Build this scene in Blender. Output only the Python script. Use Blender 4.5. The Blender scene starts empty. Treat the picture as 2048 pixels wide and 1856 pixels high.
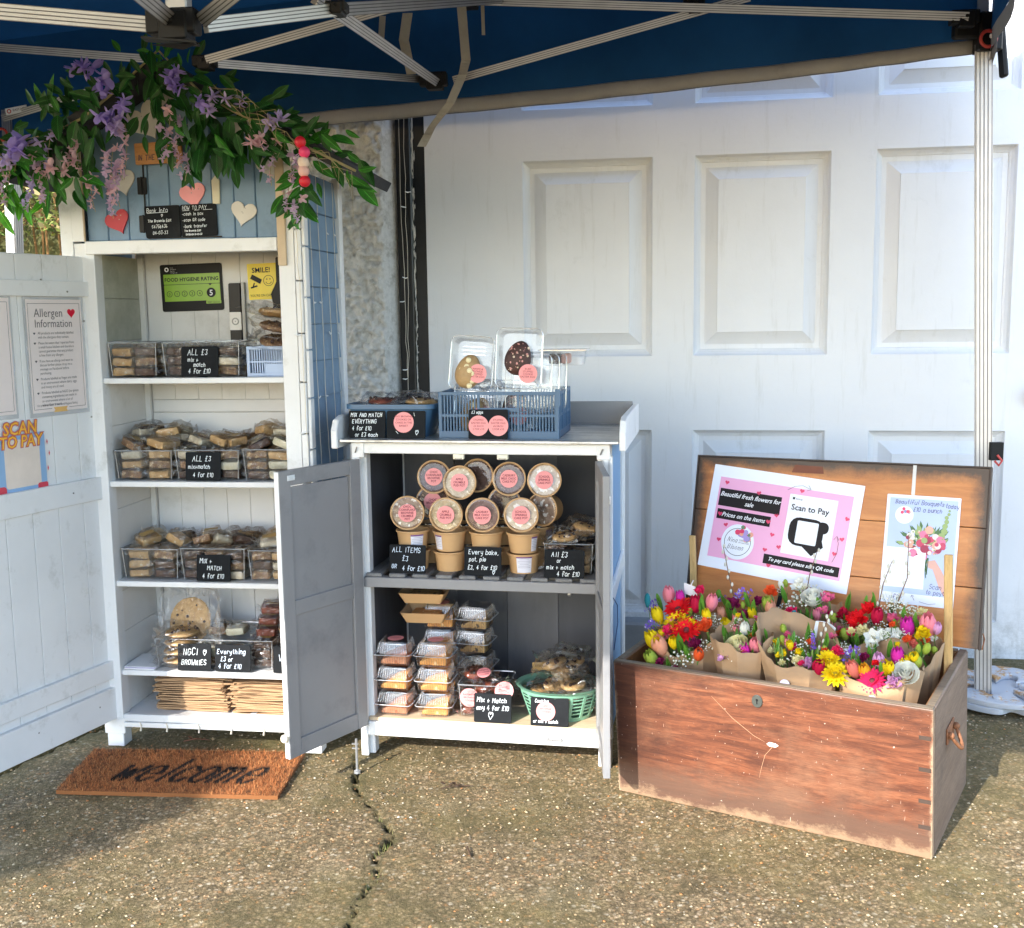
import bpy, math, random
import numpy as np
from mathutils import Vector, Matrix
PI = math.pi
SC = bpy.context.scene
COL = SC.collection
# ---------------------------------------------------------------- camera
def cam_setup():
    f, p, r, H = 2200.0, .1344, -.0136, 1.40
    fwd = Vector((0, math.cos(p), -math.sin(p))); rt = Vector((1, 0, 0)); up = rt.cross(fwd)
    rt2 = rt*math.cos(r) + up*math.sin(r); up2 = -rt*math.sin(r) + up*math.cos(r)
    cd = bpy.data.cameras.new('camera'); cd.sensor_width = 36; cd.lens = f/2048*36; cd.clip_start = .02; cd.clip_end = 300
    o = bpy.data.objects.new('camera', cd); COL.objects.link(o)
    m = Matrix((rt2, up2, -fwd)).transposed().to_4x4(); m.translation = Vector((0, 0, H)); o.matrix_world = m
    SC.camera = o
cam_setup()
# ---------------------------------------------------------------- sky, sun, exposure
SUN_TH, SUN_EL = math.radians(38), math.radians(29.5)      # light travels towards +x +y
w = bpy.data.worlds.new('World'); SC.world = w; w.use_nodes = True
nt = w.node_tree; bg = nt.nodes['Background']
sky = nt.nodes.new('ShaderNodeTexSky'); sky.sky_type = 'NISHITA'; sky.sun_disc = False
sky.sun_elevation = SUN_EL; sky.sun_rotation = math.radians(180+38); sky.air_density = 1.0; sky.dust_density = .6; sky.ozone_density = 1.1
nt.links.new(sky.outputs[0], bg.inputs[0]); bg.inputs[1].default_value = .15
sd = bpy.data.lights.new('sun', 'SUN'); sd.energy = 2.1; sd.angle = math.radians(.55); sd.color = (1, .95, .87)
so = bpy.data.objects.new('sun', sd); COL.objects.link(so)
sdir = Vector((math.sin(SUN_TH)*math.cos(SUN_EL), math.cos(SUN_TH)*math.cos(SUN_EL), -math.sin(SUN_EL)))
so.rotation_euler = sdir.to_track_quat('-Z', 'Y').to_euler()
SC.view_settings.view_transform = 'Standard'; SC.view_settings.look = 'None'
SC.view_settings.exposure = 2.22; SC.view_settings.gamma = 1
SC.render.engine = 'CYCLES'
SC.cycles.max_bounces = 10; SC.cycles.transparent_max_bounces = 24; SC.cycles.diffuse_bounces = 5
SC.cycles.caustics_reflective = False; SC.cycles.caustics_refractive = False
# ---------------------------------------------------------------- materials
MATS = {}
def nmat(name):
    m = bpy.data.materials.new(name); m.use_nodes = True
    return m, m.node_tree, m.node_tree.nodes['Principled BSDF']
def c4(c): return (c[0], c[1], c[2], 1)
def coords(nt, scale=(1, 1, 1), kind='Object'):
    tc = nt.nodes.new('ShaderNodeTexCoord'); mp = nt.nodes.new('ShaderNodeMapping'); mp.inputs['Scale'].default_value = scale
    nt.links.new(tc.outputs[kind], mp.inputs[0]); return mp.outputs[0]
def noise(nt, vec, scale, detail=4, rough=.6, dist=0):
    n = nt.nodes.new('ShaderNodeTexNoise'); n.inputs['Scale'].default_value = scale; n.inputs['Detail'].default_value = detail
    n.inputs['Roughness'].default_value = rough; n.inputs['Distortion'].default_value = dist
    if vec is not None: nt.links.new(vec, n.inputs['Vector'])
    return n.outputs[0]
def ramp(nt, fac, stops, interp='LINEAR'):
    r = nt.nodes.new('ShaderNodeValToRGB'); r.color_ramp.interpolation = interp; e = r.color_ramp.elements
    while len(e) < len(stops): e.new(.5)
    for k, (p, c) in enumerate(stops):
        e[k].position = p; e[k].color = c4(c) if hasattr(c, '__len__') else (c, c, c, 1)
    nt.links.new(fac, r.inputs[0]); return r.outputs[0]
def mixc(nt, fac, a, b, mode='MIX'):
    n = nt.nodes.new('ShaderNodeMix'); n.data_type = 'RGBA'; n.blend_type = mode
    for s, i in ((fac, 0), (a, 6), (b, 7)):
        if hasattr(s, 'links'): nt.links.new(s, n.inputs[i])
        else: n.inputs[i].default_value = s if i == 0 else c4(s)
    return n.outputs[2]
def math_(nt, op, a, b=0.0, clamp=False):
    n = nt.nodes.new('ShaderNodeMath'); n.operation = op; n.use_clamp = clamp
    for i, s in ((0, a), (1, b)):
        if hasattr(s, 'links'): nt.links.new(s, n.inputs[i])
        else: n.inputs[i].default_value = s
    return n.outputs[0]
def sepz(nt, vec):
    n = nt.nodes.new('ShaderNodeSeparateXYZ'); nt.links.new(vec, n.inputs[0]); return n.outputs
def bump(nt, b, h, strength=.3, dist=.002):
    n = nt.nodes.new('ShaderNodeBump'); n.inputs['Strength'].default_value = strength; n.inputs['Distance'].default_value = dist
    nt.links.new(h, n.inputs['Height']); nt.links.new(n.outputs[0], b.inputs['Normal'])
def pm(name, col, rough=.5, metal=0, var=.12, vs=9, bmp=0, bs=60, spec=.5, sheen=0, sub=0, dirt=None, ds=4, dt=(.5, .75), aniso=(1, 1, 1), trans=0):
    """plain painted / plastic / fabric material with uneven colour, optional dirt and fine relief"""
    if name in MATS: return MATS[name]
    m, nt, b = nmat(name)
    v = coords(nt, aniso)
    n = noise(nt, v, vs, 5)
    c = ramp(nt, n, [(.25, [x*(1-var) for x in col]), (.75, [min(1, x*(1+var)) for x in col])])
    if dirt:
        d = ramp(nt, noise(nt, v, ds, 6, .7), [(dt[0], 0.0), (dt[1], 1.0)])
        c = mixc(nt, d, c, dirt)
    nt.links.new(c, b.inputs['Base Color'])
    b.inputs['Roughness'].default_value = rough; b.inputs['Metallic'].default_value = metal; b.inputs['Specular IOR Level'].default_value = spec
    if sheen: b.inputs['Sheen Weight'].default_value = sheen
    if sub: b.inputs['Subsurface Weight'].default_value = sub; b.inputs['Subsurface Radius'].default_value = (.02, .012, .008); b.inputs['Subsurface Scale'].default_value = .2
    if trans:                                           # thin leaf / cloth lets some light through
        tr = nt.nodes.new('ShaderNodeBsdfTranslucent'); mx = nt.nodes.new('ShaderNodeMixShader'); mx.inputs[0].default_value = trans
        nt.links.new(c, tr.inputs[0]); nt.links.new(b.outputs[0], mx.inputs[1]); nt.links.new(tr.outputs[0], mx.inputs[2])
        nt.links.new(mx.outputs[0], nt.nodes['Material Output'].inputs[0])
    if bmp: bump(nt, b, noise(nt, v, bs, 4), bmp)
    MATS[name] = m; return m
def clear(name, tint=(.95, .95, .95), rough=.08, gain=.10, bs=90, bst=.6, base=.05, white=.0):
    """thin clear plastic or film: see-through, with glossy reflections that follow its creases"""
    if name in MATS: return MATS[name]
    m, nt, b = nmat(name)
    nt.nodes.remove(b)
    v = coords(nt)
    bp = nt.nodes.new('ShaderNodeBump'); bp.inputs['Strength'].default_value = bst; bp.inputs['Distance'].default_value = .004
    nt.links.new(noise(nt, v, bs, 3, .5), bp.inputs['Height'])
    t = nt.nodes.new('ShaderNodeBsdfTransparent'); t.inputs[0].default_value = c4(tint)
    g = nt.nodes.new('ShaderNodeBsdfGlossy'); g.inputs['Roughness'].default_value = rough; g.inputs[0].default_value = (1, 1, 1, 1)
    nt.links.new(bp.outputs[0], g.inputs['Normal'])
    lw = nt.nodes.new('ShaderNodeLayerWeight'); lw.inputs[0].default_value = .35; nt.links.new(bp.outputs[0], lw.inputs['Normal'])
    f = math_(nt, 'ADD', math_(nt, 'MULTIPLY', lw.outputs['Fresnel'], gain*4), base, True)
    mx = nt.nodes.new('ShaderNodeMixShader'); nt.links.new(f, mx.inputs[0]); nt.links.new(t.outputs[0], mx.inputs[1]); nt.links.new(g.outputs[0], mx.inputs[2])
    o = mx.outputs[0]
    if white:
        d = nt.nodes.new('ShaderNodeBsdfDiffuse'); d.inputs[0].default_value = (.85, .87, .9, 1); m2 = nt.nodes.new('ShaderNodeMixShader')
        m2.inputs[0].default_value = white; nt.links.new(o, m2.inputs[1]); nt.links.new(d.outputs[0], m2.inputs[2]); o = m2.outputs[0]
    nt.links.new(o, nt.nodes['Material Output'].inputs[0])
    MATS[name] = m; return m
def wood(name, c1, c2, axis='x', sc=6, rough=.6, bmp=.25, stain=None, st=(.55, .75), ss=3):
    if name in MATS: return MATS[name]
    m, nt, b = nmat(name)
    a = {'x': (.12, 1, 1), 'z': (1, 1, .12), 'y': (1, .12, 1)}[axis]
    v = coords(nt, tuple(k*sc for k in a))
    g = noise(nt, v, 4, 8, .65, .8)
    fine = noise(nt, v, 26, 4, .7, .3)
    c = ramp(nt, g, [(.3, c1), (.7, c2)])
    c = mixc(nt, math_(nt, 'MULTIPLY', ramp(nt, fine, [(.45, 0.0), (.62, 1.0)]), .35), c, [k*.55 for k in c1])
    if stain:
        v2 = coords(nt); c = mixc(nt, ramp(nt, noise(nt, v2, ss, 7, .7), [(st[0], 0.0), (st[1], 1.0)]), c, stain)
    nt.links.new(c, b.inputs['Base Color']); b.inputs['Roughness'].default_value = rough
    bump(nt, b, fine, bmp, .002)
    MATS[name] = m; return m
WHITE = lambda: pm('white_paint', (.74, .745, .755), .5, var=.05, vs=5, dirt=(.46, .455, .43), ds=9, dt=(.56, .82), bmp=.35, bs=26)
SHEDIN = lambda: pm('shed_inner_paint', (.72, .71, .70), .55, var=.05, vs=6, dirt=(.50, .49, .45), ds=5, dt=(.56, .85), bmp=.15, bs=50)
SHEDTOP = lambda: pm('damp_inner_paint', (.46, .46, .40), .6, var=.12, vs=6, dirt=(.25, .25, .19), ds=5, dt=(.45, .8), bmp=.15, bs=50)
BLUE = lambda: pm('blue_shed_paint', (.15, .25, .37), .5, var=.14, vs=7, dirt=(.08, .14, .22), ds=9, dt=(.52, .8), bmp=.25, bs=45)
BLUE2 = lambda: pm('bench_blue_paint', (.20, .36, .58), .45, var=.06, vs=5, bmp=.1, bs=50)
GREY = lambda: pm('grey_paint', (.25, .247, .252), .42, var=.07, vs=4, dirt=(.16, .16, .17), ds=6, dt=(.5, .8), bmp=.3, bs=30)
GREYD = lambda: pm('dark_grey_stain', (.058, .060, .070), .6, var=.25, vs=6, dirt=(.025, .025, .03), ds=4, bmp=.3, bs=40, aniso=(1, 1, .25))
BLACKP = lambda: pm('black_plastic', (.010, .010, .011), .5, var=.2, spec=.25)
CHALK = lambda: pm('chalkboard_black', (.012, .0135, .016), .85, var=.35, vs=14, dirt=(.028, .030, .033), ds=10, dt=(.55, .85), spec=.2)
CHALKINK = lambda: pm('chalk_pen_white', (.80, .86, .90), .8, var=.1, vs=120)
KRAFT = lambda: pm('kraft_paper', (.43, .27, .15), .75, var=.08, vs=10, bmp=.35, bs=30, trans=.12)
KRAFTC = lambda: pm('kraft_card', (.56, .34, .16), .6, var=.05, vs=8)
PINK = lambda: pm('pink_sticker', (.82, .30, .30), .5, var=.04)
DARKINK = lambda: pm('dark_print', (.05, .03, .05), .6)
REDINK = lambda: pm('maroon_print', (.25, .02, .04), .6)
PAPER = lambda: pm('white_paper', (.80, .82, .86), .5, var=.02)
FILM = lambda: clear('crinkled_film', (.985, .985, .985), .09, .12, 85, 1.0, .028)
TUBC = lambda: clear('clear_acrylic', (.97, .975, .98), .05, .05, 6, .1, .02)
ALU = lambda: pm('brushed_aluminium', (.50, .50, .51), .42, .7, var=.12, vs=14)
ALUD = lambda: pm('aluminium_groove_shade', (.16, .16, .17), .5, .6)  # darker copy of the metal: groove shade put into the colour
# ---------------------------------------------------------------- mesh building
class MB:
    def __init__(s): s.v = []; s.f = []; s.m = []
    def add(s, vs, fs, mi=0):
        n = len(s.v); s.v += [tuple(q) for q in vs]; s.f += [tuple(i+n for i in f) for f in fs]; s.m += [mi]*len(fs); return s
    def box(s, x0, x1, y0, y1, z0, z1, mi=0, M=None, j=0):
        vs = [Vector((x, y, z)) for z in (z0, z1) for y in (y0, y1) for x in (x0, x1)]
        if j: vs = [q+Vector([RN.uniform(-j, j) for _ in range(3)]) for q in vs]
        if M is not None: vs = [M @ q for q in vs]
        return s.add(vs, [(0, 2, 3, 1), (4, 5, 7, 6), (0, 1, 5, 4), (2, 6, 7, 3), (0, 4, 6, 2), (1, 3, 7, 5)], mi)
    def bar(s, p0, p1, w, h, up=(0, 0, 1), mi=0):
        p0 = Vector(p0); p1 = Vector(p1); d = (p1-p0); L = d.length; d.normalize()
        u = Vector(up); side = d.cross(u)
        if side.length < 1e-4: side = d.cross(Vector((0, 1, 0)))
        side.normalize(); u = side.cross(d)
        M = Matrix((d, side, u)).transposed().to_4x4(); M.translation = p0
        return s.box(0, L, -w/2, w/2, -h/2, h/2, mi, M)
    def tube(s, pts, r, n=6, mi=0, cap=True):
        pts = [Vector(p) for p in pts]; k = len(pts); rs = r if hasattr(r, '__len__') else [r]*k
        vs = []; fs = []; u = None
        for i, p in enumerate(pts):
            d = (pts[min(i+1, k-1)]-pts[max(i-1, 0)]).normalized()
            if u is None: u = d.orthogonal().normalized()
            else:
                u = u-d*u.dot(d); u = u.normalized() if u.length > 1e-6 else d.orthogonal().normalized()
            t = d.cross(u)
            vs += [p+(u*math.cos(2*PI*a/n)+t*math.sin(2*PI*a/n))*rs[i] for a in range(n)]
        for i in range(k-1):
            for a in range(n):
                b = (a+1) % n; fs.append((i*n+a, i*n+b, (i+1)*n+b, (i+1)*n+a))
        if cap: fs.append(tuple(range(n-1, -1, -1))); fs.append(tuple((k-1)*n+a for a in range(n)))
        return s.add(vs, fs, mi)
    def lathe(s, prof, n=24, c=(0, 0, 0), mi=0, M=None, arc=2*PI, sq=0):
        vs = []; fs = []; k = len(prof); full = abs(arc-2*PI) < 1e-6; m = n if full else n+1
        for r, z in prof:
            for a in range(m):
                t = arc*a/n; cx, cy = math.cos(t), math.sin(t)
                q = 1
                if sq: q = 1/(abs(cx)**sq+abs(cy)**sq)**(1/sq)
                v = Vector((r*cx*q+c[0], r*cy*q+c[1], z+c[2])); vs.append(M @ v if M is not None else v)
        for i in range(k-1):
            for a in range(n):
                b = (a+1) % m; fs.append((i*m+a, i*m+b, (i+1)*m+b, (i+1)*m+a))
        return s.add(vs, fs, mi)
    def disc(s, cx, cz, r, y, n=24, mi=0, rz=None):
        vs = [(cx+r*math.cos(2*PI*a/n), y, cz+(rz or r)*math.sin(2*PI*a/n)) for a in range(n)]
        return s.add(vs, [tuple(range(n))], mi)
    def prism(s, pts, y0, y1, mi=0, M=None):
        n = len(pts); vs = [Vector((x, y0, z)) for x, z in pts]+[Vector((x, y1, z)) for x, z in pts]
        if M is not None: vs = [M @ q for q in vs]
        return s.add(vs, [tuple(range(n)), tuple(range(2*n-1, n-1, -1))]+[(i, n+i, n+(i+1) % n, (i+1) % n) for i in range(n)], mi)
    def ball(s, c, r, seg=8, rings=5, mi=0, sc=(1, 1, 1), j=0, M=None):
        vs = []; fs = []
        for i in range(rings+1):
            t = PI*i/rings
            for a in range(seg):
                p = 2*PI*a/seg; k = 1+(RN.uniform(-j, j) if j and 0 < i < rings else 0)
                v = Vector((r*sc[0]*math.sin(t)*math.cos(p)*k, r*sc[1]*math.sin(t)*math.sin(p)*k, r*sc[2]*math.cos(t)*k))
                if M is not None: v = M @ v
                vs.append(v+Vector(c))
        for i in range(rings):
            for a in range(seg): b = (a+1) % seg; fs.append((i*seg+a, (i+1)*seg+a, (i+1)*seg+b, i*seg+b))
        return s.add(vs, fs, mi)
    def grid(s, fn, nu, nv, mi=0, wrap=False):
        vs = [fn(i/nu, k/nv) for k in range(nv+1) for i in range(nu+1)]; w_ = nu+1
        return s.add(vs, [(k*w_+i, k*w_+i+1, (k+1)*w_+i+1, (k+1)*w_+i) for k in range(nv) for i in range(nu)], mi)
    def mesh(s, name, mats, smooth=False, ang=None):
        me = bpy.data.meshes.new(name); me.from_pydata(s.v, [], s.f); me.validate()
        for m in (mats if isinstance(mats, (list, tuple)) else [mats]): me.materials.append(m)
        if len(me.polygons) == len(s.m): me.polygons.foreach_set('material_index', s.m)
        if smooth or ang:
            me.polygons.foreach_set('use_smooth', [True]*len(me.polygons))
            if ang: me.set_sharp_from_angle(angle=math.radians(ang))
        me.update(); return me
    def build(s, name, mats, parent=None, bev=0, smooth=False, ang=None, seg=1, kind=None, M=None, solid=0):
        return put(name, s.mesh(name, mats, smooth, ang), parent, bev, seg, kind, M, solid)
RN = random.Random(11)
def put(name, me, parent=None, bev=0, seg=1, kind=None, M=None, solid=0):
    o = bpy.data.objects.new(name, me); COL.objects.link(o)
    if parent is not None: o.parent = parent
    if M is not None: o.matrix_local = M
    if solid: md = o.modifiers.new('solid', 'SOLIDIFY'); md.thickness = solid; md.offset = 0
    if bev:
        md = o.modifiers.new('edge', 'BEVEL'); md.width = bev; md.segments = seg; md.limit_method = 'ANGLE'; md.angle_limit = math.radians(50)
    if kind: o['kind'] = kind
    return o
def thing(name, label, cat, M=None, group=None):
    o = bpy.data.objects.new(name, None); o.empty_display_size = .05; COL.objects.link(o)
    if M is not None: o.matrix_world = M
    o['label'] = label; o['category'] = cat
    if group: o['group'] = group
    return o
def tag(o, label, cat, group=None):
    o['label'] = label; o['category'] = cat
    if group: o['group'] = group
    return o
def dup(root, M, label=None, group=None):
    r = root.copy(); COL.objects.link(r); r.matrix_world = M
    if label: r['label'] = label
    if group: r['group'] = group
    for ch in root.children:
        c = ch.copy(); COL.objects.link(c); c.parent = r
        for g in ch.children:
            d = g.copy(); COL.objects.link(d); d.parent = c
    return r
def T(x, y, z, rz=0, rx=0, ry=0, s=1):
    return Matrix.Translation((x, y, z)) @ Matrix.Rotation(rz, 4, 'Z') @ Matrix.Rotation(rx, 4, 'X') @ Matrix.Rotation(ry, 4, 'Y') @ Matrix.Scale(s, 4)
def frame(x, y, a, z=0): return T(x, y, z, -a)
SH = frame(-1.339, 3.495, .1278)                       # display shed
BE = frame(-.4975, 3.393, .185)                       # potting bench
DR = frame(0, 4.45, .1588)                             # garage door
def chest_frame():
    c, s = math.cos(.5605), math.sin(.5605); cr, cp = -.0169, .0601
    u = Vector((c, -s, -cr)).normalized(); v = Vector((s, c, cp)); v = (v-u*v.dot(u)).normalized(); n = u.cross(v)
    m = Matrix((u, v, n)).transposed().to_4x4(); m.translation = Vector((.3031, 3.0939, .003)); return m
CH = chest_frame()
def smooth(a, b, x): t = min(1, max(0, (x-a)/(b-a))); return t*t*(3-2*t)
def gz(x, y):                                           # the drive rises a little towards the wall on the right
    k = smooth(.12, .4, x)
    rx, ry = x-.3031, y-3.0939; u = rx*.847-ry*.5316; v = rx*.5316+ry*.847
    return k*(.0169*min(max(u, -.5), 1.6)+.0601*min(max(v, -.25), .55))
# ---------------------------------------------------------------- lettering
GL = {'A': "02 28 42,15 35", 'B': "02 08 28 37 36 25 05,25 34 33 22 02", 'C': "37 28 18 07 03 12 22 33", 'D': "02 08 18 37 33 12 02", 'E': "38 08 02 32,05 25",
'F': "38 08 02,05 25", 'G': "37 28 18 07 03 12 22 33 35 25", 'H': "08 02,38 32,05 35", 'I': "18 12", 'K': "08 02,38 05 32", 'L': "08 02 32", 'M': "02 08 25 48 42",
'N': "02 08 32 38", 'O': "18 07 03 12 22 33 37 28 18", 'P': "02 08 28 37 36 25 05", 'Q': "18 07 03 12 22 33 37 28 18,24 42", 'R': "02 08 28 37 36 25 05,25 32",
'S': "37 28 18 07 06 15 25 34 33 22 12 03", 'T': "08 48,28 22", 'U': "08 03 12 22 33 38", 'V': "08 22 48", 'W': "08 12 25 32 48", 'X': "08 32,38 02", 'Y': "08 25 48,25 22",
'a': "35 26 16 05 03 12 22 33,36 32", 'b': "08 02,05 16 26 35 33 22 12 03", 'c': "35 26 16 05 03 12 22 33", 'd': "38 32,35 26 16 05 03 12 22 33", 'e': "04 34 35 26 16 05 03 12 22 33",
'f': "37 28 18 17 12,05 25", 'g': "36 31 20 10 01,35 26 16 05 03 12 22 33", 'h': "08 02,05 16 26 35 32", 'i': "16 12,18 17", 'k': "08 02,36 04 32", 'l': "18 12", 'm': "06 02,05 16 25 22,25 36 45 42",
'n': "06 02,05 16 26 35 32", 'o': "16 05 03 12 22 33 35 26 16", 'p': "06 00,05 16 26 35 33 22 12 03", 'q': "36 30,35 26 16 05 03 12 22 33", 'r': "06 02,05 16 26", 's': "35 26 16 05 14 24 33 22 12 03",
't': "18 13 22,06 26", 'u': "06 03 12 22 33 36,36 32", 'v': "06 22 46", 'w': "06 12 25 32 46", 'x': "06 32,36 02", 'y': "06 13 33,36 32 20 10", '0': "18 07 03 12 22 33 37 28 18",
'1': "07 18 12", '2': "07 18 28 37 36 02 32", '3': "08 38 25 34 33 22 12 03", '4': "28 04 34,26 22", '5': "38 08 05 25 34 33 22 12 03", '6': "28 07 03 12 22 33 34 25 15 04",
'7': "08 38 12", '8': "18 07 06 15 25 34 33 22 12 03 04 15,25 36 37 28 18", '£': "37 28 18 17 13 02 32,05 25", '+': "04 34,16 12", '-': "04 24", ',': "12 01", "'": "18 17", '!': "18 14,13 12",
'~': "22 05 07 18 26 38 47 45 22"}
def hand(mb, txt, x, z, h, y, wd, jit=.12, seed=1, slant=.12, mi=0):
    """hand-written strokes: x,z = start of the baseline, h = capital height, y = surface"""
    r = random.Random(seed); k = h/6; cx = x
    for ch in txt:
        if ch == ' ': cx += 3*k; continue
        g = GL.get(ch)
        if not g: cx += 3*k; continue
        sc = r.uniform(.9, 1.1); dz = r.uniform(-.35, .35)*k; mxx = 0
        for st in g.split(','):
            pts = []
            for p in st.split():
                px, pz = int(p[0]), int(p[1])-2; mxx = max(mxx, px)
                pts.append(Vector((cx+(px*.85+pz*slant+r.uniform(-jit, jit))*k*sc, y, z+dz+(pz+r.uniform(-jit, jit))*k*sc)))
            for a, b in zip(pts, pts[1:]):
                d = b-a
                if d.length < 1e-6: continue
                d.normalize(); n = Vector((-d.z, 0, d.x))*wd/2; e = d*wd*.35; yy = Vector((0, -r.uniform(0, .00012), 0))
                mb.add([a-e-n+yy, b+e-n+yy, b+e+n+yy, a-e+n+yy], [(0, 1, 2, 3)], mi)
        cx += (mxx*.85+1.5)*k
    return cx
FN = {}
def text(txt, x, z, size, y, mat, parent, name='lettering', align='LEFT', shear=0, space=1, off=0, M=None, wide=1):
    cu = bpy.data.curves.new(name, 'FONT'); cu.body = txt; cu.size = size; cu.align_x = align; cu.shear = shear; cu.space_line = space; cu.offset = off
    cu.resolution_u = 2; tmp = bpy.data.objects.new(name, cu); me = bpy.data.meshes.new_from_object(tmp); bpy.data.objects.remove(tmp); me.materials.clear(); me.materials.append(mat)
    o = bpy.data.objects.new(name, me); COL.objects.link(o); o.parent = parent
    L = Matrix.Translation((x, y, z)) @ Matrix.Rotation(PI/2, 4, 'X') @ Matrix.Diagonal((wide, 1, 1, 1)); o.matrix_local = L if M is None else M @ L
    return o
def heart(cx, cz, s, y0, y1=None, n=26, rot=0):
    pts = []
    for i in range(n):
        t = 2*PI*i/n; a = 16*math.sin(t)**3/16; b = (13*math.cos(t)-5*math.cos(2*t)-2*math.cos(3*t)-math.cos(4*t))/16
        a, b = a*math.cos(rot)-b*math.sin(rot), a*math.sin(rot)+b*math.cos(rot)
        pts.append((cx+a*s, cz+b*s))
    return pts[::-1]
def rrect(x0, x1, z0, z1, r, n=4):
    pts = []
    for cx, cz, a0 in ((x1-r, z1-r, 0), (x0+r, z1-r, PI/2), (x0+r, z0+r, PI), (x1-r, z0+r, 1.5*PI)):
        pts += [(cx+r*math.cos(a0+PI/2*i/n), cz+r*math.sin(a0+PI/2*i/n)) for i in range(n+1)]
    return pts
def board(parent, x0, x1, y0, y1, z0, z1, mat, name='board', bev=.0015):
    return MB().box(x0, x1, y0, y1, z0, z1).build(name, mat, parent, bev=bev)
# ================================================================ ground
CRACK = [(-.52, 3.42), (-.50, 3.275), (-.4795, 3.129), (-.4247, 3.0255), (-.3816, 2.929), (-.3369, 2.837), (-.3469, 2.78), (-.3722, 2.713), (-.3522, 2.6215), (-.3692, 2.537), (-.3863, 2.457), (-.395, 2.379), (-.41, 2.2), (-.37, 2.0), (-.39, 1.7)]
CRACK2 = [(-1.95, 3.02), (-1.75, 3.16), (-1.60, 3.30), (-1.57, 3.40), (-1.50, 3.50), (-1.42, 3.72)]
def make_ground():
    xs = np.concatenate([np.array([-40, -20, -10, -6, -4, -3, -2.4]), np.arange(-2.0, 2.3, .0085), np.array([2.6, 3.2, 4.5, 7, 12, 22, 40])])
    ys = np.concatenate([np.array([-40, -20, -10, -5, -2, 0, 1, 1.5]), np.arange(1.75, 4.75, .0085), np.array([5, 5.6, 7, 10, 16, 25, 45])])
    X, Y = np.meshgrid(xs, ys); Z = np.zeros_like(X)
    for j in range(X.shape[0]):
        for_row = [gz(x, ys[j]) for x in xs]; Z[j] = for_row
    rs = np.random.RandomState(4)
    def vn(scale, seed):                                # smooth value noise
        r = np.random.RandomState(seed); gx = ((X+45)/scale); gy = ((Y+45)/scale); ix = gx.astype(int); iy = gy.astype(int); tab = r.rand(97, 97)
        fx = gx-ix; fy = gy-iy; fx = fx*fx*(3-2*fx); fy = fy*fy*(3-2*fy); a = tab[ix % 97, iy % 97]; b = tab[(ix+1) % 97, iy % 97]; c = tab[ix % 97, (iy+1) % 97]; d = tab[(ix+1) % 97, (iy+1) % 97]
        return (a*(1-fx)+b*fx)*(1-fy)+(c*(1-fx)+d*fx)*fy
    fine = (X > -2.05) & (X < 2.3) & (Y > 1.7) & (Y < 4.8)
    Z += np.where(fine, (vn(.5, 1)-.5)*.008+(vn(.09, 2)-.5)*.004+(vn(.021, 3)-.5)*.0032, 0)
    att = np.zeros_like(X)
    wob = (vn(.03, 5)-.5)*.022+(vn(.011, 6)-.5)*.008
    for pl, wd, dp in ((CRACK, .0046, .04), (CRACK2, .010, .035)):
        dmin = np.full_like(X, 9.)
        for (ax, ay), (bx, by) in zip(pl, pl[1:]):
            dx, dy = bx-ax, by-ay; t = np.clip(((X-ax)*dx+(Y-ay)*dy)/(dx*dx+dy*dy), 0, 1)
            dmin = np.minimum(dmin, np.hypot(X+wob-ax-t*dx, Y-wob-ay-t*dy))
        ww = wd*(.6+.9*vn(.13, 9))
        c = np.clip(1.5-dmin/ww, 0, 1); Z -= c*dp*np.clip(ww/.006, .3, 1.5); att = np.maximum(att, np.clip(1.3-dmin/(ww+.028), 0, 1)*.5+c*.5)
    n = len(xs); v = np.stack([X, Y, Z], -1).reshape(-1, 3)
    i = np.arange(len(ys)-1)[:, None]*n+np.arange(n-1)[None]; i = i.ravel()
    f = np.stack([i, i+1, i+n+1, i+n], 1)
    me = bpy.data.meshes.new('ground'); me.vertices.add(len(v)); me.vertices.foreach_set('co', v.ravel())
    me.loops.add(f.size); me.loops.foreach_set('vertex_index', f.ravel()); me.polygons.add(len(f)); me.polygons.foreach_set('loop_start', np.arange(len(f))*4)
    me.update(calc_edges=True); me.polygons.foreach_set('use_smooth', [True]*len(f))
    a = me.attributes.new('crackmoss', 'FLOAT', 'POINT'); a.data.foreach_set('value', att.ravel())
    m, nt, b = nmat('exposed_aggregate')
    v = coords(nt)
    vo = nt.nodes.new('ShaderNodeTexVoronoi'); vo.inputs['Scale'].default_value = 105; nt.links.new(v, vo.inputs[0])
    v2 = nt.nodes.new('ShaderNodeTexVoronoi'); v2.inputs['Scale'].default_value = 210; nt.links.new(v, v2.inputs[0])
    sx = sepz(nt, vo.outputs['Color'])
    stone = ramp(nt, sx[0], [(0, (.07, .048, .025)), (.22, (.17, .118, .062)), (.42, (.24, .165, .085)), (.62, (.33, .23, .12)), (.80, (.50, .38, .23)), (.90, (.44, .20, .065)), (1, (.74, .66, .50))])
    sx2 = sepz(nt, v2.outputs['Color'])
    st2 = ramp(nt, sx2[1], [(0, (.06, .042, .020)), (.5, (.23, .162, .082)), (1, (.50, .38, .22))])
    c = mixc(nt, .40, stone, st2)
    gap = ramp(nt, vo.outputs['Distance'], [(.35, 0.0), (.62, 1.0)])
    c = mixc(nt, math_(nt, 'MULTIPLY', gap, .55), c, (.075, .058, .028))
    big = noise(nt, v, 1.6, 6, .62)
    c = mixc(nt, math_(nt, 'MULTIPLY', ramp(nt, big, [(.44, 0.0), (.66, 1.0)]), .7), c, (.155, .125, .042))   # algae
    c = mixc(nt, math_(nt, 'MULTIPLY', ramp(nt, noise(nt, v, 5.5, 7, .75), [(.50, 0.0), (.66, 1.0)]), .62), c, (.075, .062, .026))     # damp black growth
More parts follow.
